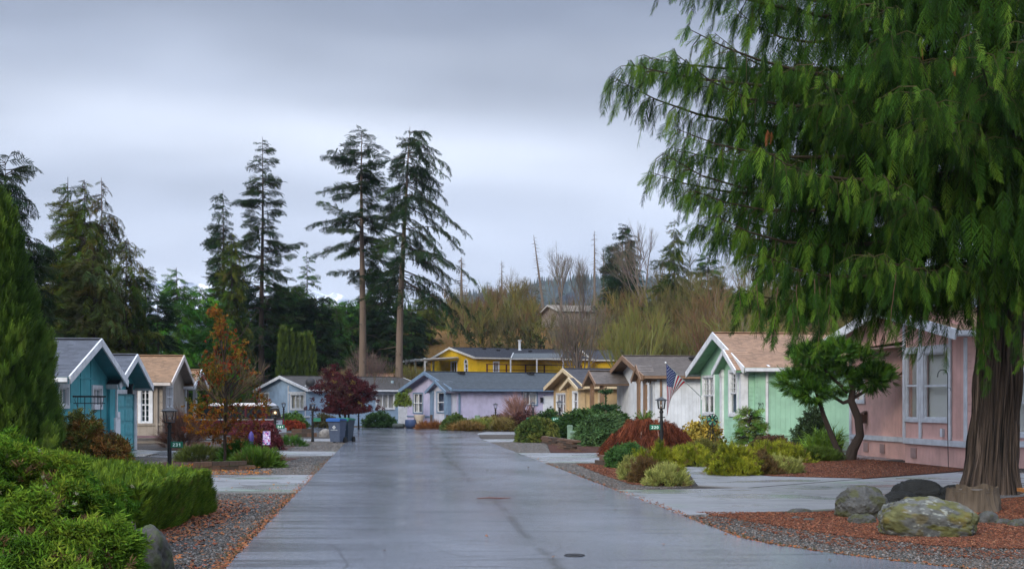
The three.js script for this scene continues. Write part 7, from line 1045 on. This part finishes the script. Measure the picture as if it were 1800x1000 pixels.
  snag('bare dead trunk leaning left above the thicket', 962, 540, 938, 413, 200, 3); snag('upright bare dead trunk above the thicket', 1046, 540, 1045, 406, 205, 4); snag('short thin dead trunk right of the upright one', 1062, 540, 1061, 440, 210, 5); snag('thin pale dead pole tree left by the orange slope', 811, 600, 811, 452, 165, 6); snag('reddish thin larch on the rise left of centre', 882, 560, 882, 458, 230, 7);
  // leafless trees: the ones that stand out, each its own
  const gray = [0.12, 0.10, 0.075], moss = [0.125, 0.125, 0.035], redd = [0.125, 0.08, 0.042];
  const bt = (label, px, d, s, o) => bareTree(label, xAt(px, d), d, { scale: s, ...o }, hillY(xAt(px, d), d) - 0.2);
  bt('large mossy multi stemmed bare tree before the second yellow house', 1108, 112, 1.22, { seed: 3, stems: 5, levels: 5, len: 2.4, rad: 0.13, split: 3, spread: 0.4, up: 0.4, k: moss, mat: M.mossTwig });
  bt('dark multi stemmed bare tree beside the grey patio roof', 1012, 118, 1.5, { seed: 4, stems: 5, levels: 5, len: 2.2, rad: 0.1, split: 3, spread: 0.5, up: 0.3, k: [0.11, 0.09, 0.07], mat: M.greyTwig });
  bt('tall grey bare tree behind the thicket, centre', 985, 170, 1.12, { seed: 6, stems: 2, levels: 5, len: 3, rad: 0.14, split: 3, spread: 0.45, up: 0.4, k: gray });
  bt('grey bare tree right of the centre bare tree', 1020, 178, 1.08, { seed: 7, stems: 2, levels: 5, len: 3, rad: 0.14, split: 3, spread: 0.5, up: 0.4, k: gray });
  bt('yellowish mossy bare tree left of the mint green house', 1196, 120, 1.1, { seed: 8, stems: 4, levels: 5, len: 2.5, rad: 0.11, split: 3, spread: 0.5, up: 0.32, k: moss, mat: M.mossTwig });
  bt('reddish brown bare tree under the cedar boughs', 1262, 118, 1.4, { seed: 9, stems: 3, levels: 5, len: 2.6, rad: 0.11, split: 3, spread: 0.55, up: 0.3, k: redd, mat: M.brownTwig });
  bt('spreading olive bare tree above the mint green roof', 1330, 110, 1.5, { seed: 10, stems: 4, levels: 5, len: 2.4, rad: 0.1, split: 3, spread: 0.65, up: 0.25, k: moss, mat: M.mossTwig });
  bt('reddish bare tree on the rise left of centre', 868, 190, 1.1, { seed: 11, stems: 3, levels: 5, len: 2.4, rad: 0.1, split: 3, spread: 0.55, up: 0.3, k: redd, mat: M.brownTwig });
  bt('brown bare tree behind the yellow house flue', 905, 165, 1.05, { seed: 12, stems: 4, levels: 5, len: 2.2, rad: 0.09, split: 3, spread: 0.6, up: 0.3, k: [0.11, 0.085, 0.035] });
  bt('dark twiggy bare tree between the tall fir trunks', 665, 112, 1.0, { seed: 13, stems: 5, levels: 5, len: 1.9, rad: 0.07, split: 3, spread: 0.6, up: 0.25, k: [0.14, 0.10, 0.09], mat: M.greyTwig });
  bt('brown twiggy bare tree left of the tall fir trunks', 600, 110, 0.95, { seed: 14, stems: 5, levels: 5, len: 1.7, rad: 0.07, split: 3, spread: 0.65, up: 0.25, k: [0.18, 0.13, 0.07], mat: M.brownTwig });
  bt('olive bare tree at the foot of the orange bank', 722, 116, 0.8, { seed: 15, stems: 5, levels: 5, len: 1.8, rad: 0.07, split: 3, spread: 0.6, up: 0.25, k: moss, mat: M.mossTwig });
  bt('pale grey bare tree right of the dark dense conifer', 1140, 168, 1.3, { seed: 16, stems: 3, levels: 5, len: 2.8, rad: 0.12, split: 3, spread: 0.5, up: 0.35, k: gray });
  bt('bare tree behind the mint green gable', 1290, 135, 1.6, { seed: 17, stems: 3, levels: 5, len: 2.6, rad: 0.1, split: 3, spread: 0.6, up: 0.3, k: [0.11, 0.095, 0.035] });
  // thicket, far wood: masses nobody could count
  const r = rngOf(404), th = thing('thicket', 'brown and olive scrub thicket covering the slope behind the houses', 'thicket', 0, 0); tag(th, null, null, null, 'stuff');
  const s1 = new Scatter(K.twig, twigMat), s2 = new Scatter(K.sprig, M.foliage), put = (n, px0, px1, d0, d1, h, leafy, cs) => { for (let i = 0; i < n; i++) { const d = lerp(d0, d1, r()), x = xAt(lerp(px0, px1, r()), d), y = hillY(x, d), cl = fbm(x * 0.09, d * 0.09, 3, 3); if (cl < 0.36) continue; const pp = 900 + x * FOCAL / d; if ((d < 137 && pp > 740 && pp < 1108) || (d > 142 && d < 190 && pp > 945 && pp < 1050)) continue; const hh = h * (0.4 + 1.2 * (cl - 0.3)); const l = r() < leafy; (l ? s2 : s1).put(V(x, y + hh * r() * (l ? 0.7 : 0.9), -d), V((r() - 0.5) * 0.8, 1, (r() - 0.5) * 0.8).normalize(), (l ? 0.9 : 2.0) * (0.6 + 0.8 * r()), l ? hue(r, [[0.03, 0.042, 0.01], [0.06, 0.06, 0.013], [0.02, 0.036, 0.01]], 0.35) : hue(r, cs, 0.3)); } };
  put(6500, 780, 1500, 140, 260, 5.0, 0.4, [...C.twigs, [0.10, 0.11, 0.03], [0.16, 0.12, 0.03]]); put(2600, 840, 1500, 110, 150, 4.2, 0.45, [[0.075, 0.058, 0.03], [0.08, 0.075, 0.022]]); put(1500, 560, 800, 100, 118, 3.2, 0.3, [[0.10, 0.07, 0.035], [0.085, 0.085, 0.025]]); put(2600, 800, 1500, 250, 420, 8, 0.5, [[0.09, 0.048, 0.036], [0.065, 0.06, 0.04]]); put(700, 250, 640, 108, 120, 3.0, 0.9, C.twigs); put(1600, 1150, 1500, 115, 200, 9, 0.25, [[0.095, 0.09, 0.03], [0.10, 0.075, 0.03]]);
  s1.build(th, 'twigs'); s2.build(th, 'leaves');
  const fw = thing('far_wood', 'far conifer wood on the hills behind everything', 'wood', 0, 0); tag(fw, null, null, null, 'stuff');
  const cone = [1, 2, 3].map((s) => { const f = new FB(), q = rngOf(s + 400); for (let k = 0; k < 8; k++) { const y0 = k / 8, rr = 0.2 * (1 - y0) + 0.02; for (let i = 0; i < 6; i++) { const a = i / 6 * 6.28 + k, b = a + 1.1, o = rr * (0.7 + 0.6 * q()); f.tri(V(0, y0 + 0.25, 0), V(Math.cos(a) * o, y0 - 0.02, Math.sin(a) * o), V(Math.cos(b) * rr * 0.8, y0, Math.sin(b) * rr * 0.8), tone(q, 0.3)); } } return f.geo(); }), fs = new Scatter(cone, M.needles);
  for (let i = 0; i < 5200; i++) { const d = lerp(300, 760, r()), x = xAt(lerp(-150, 1950, r()), d); if (fbm(x * 0.012, d * 0.012, 8, 3) < 0.42) continue; fs.put(V(x, hillY(x, Math.min(d, 990)) - 0.5, -d), UPY, 6 + 6 * r(), hue(r, C.fir, 0.3)); }
  for (let i = 0; i < 18000; i++) { const b = Math.pow(r(), 0.7), x = lerp(-2100, 2100, r()), pk = M.ridge(x), d = 1700 + b * 700 + (fbm(x * 0.012, b * 5, 14, 3) - 0.5) * 350, y = pk * Math.pow(b, 0.8) * (1 + (fbm(x * 0.02, b * 6, 4, 4) - 0.5) * 0.16 * (1 - b)); fs.put(V(x, y - 1, -d), UPY, 9 + 8 * r(), hue(r, C.fir, 0.3)); }
  fs.build(fw, 'trees');
}
renderer.render(scene, camera);
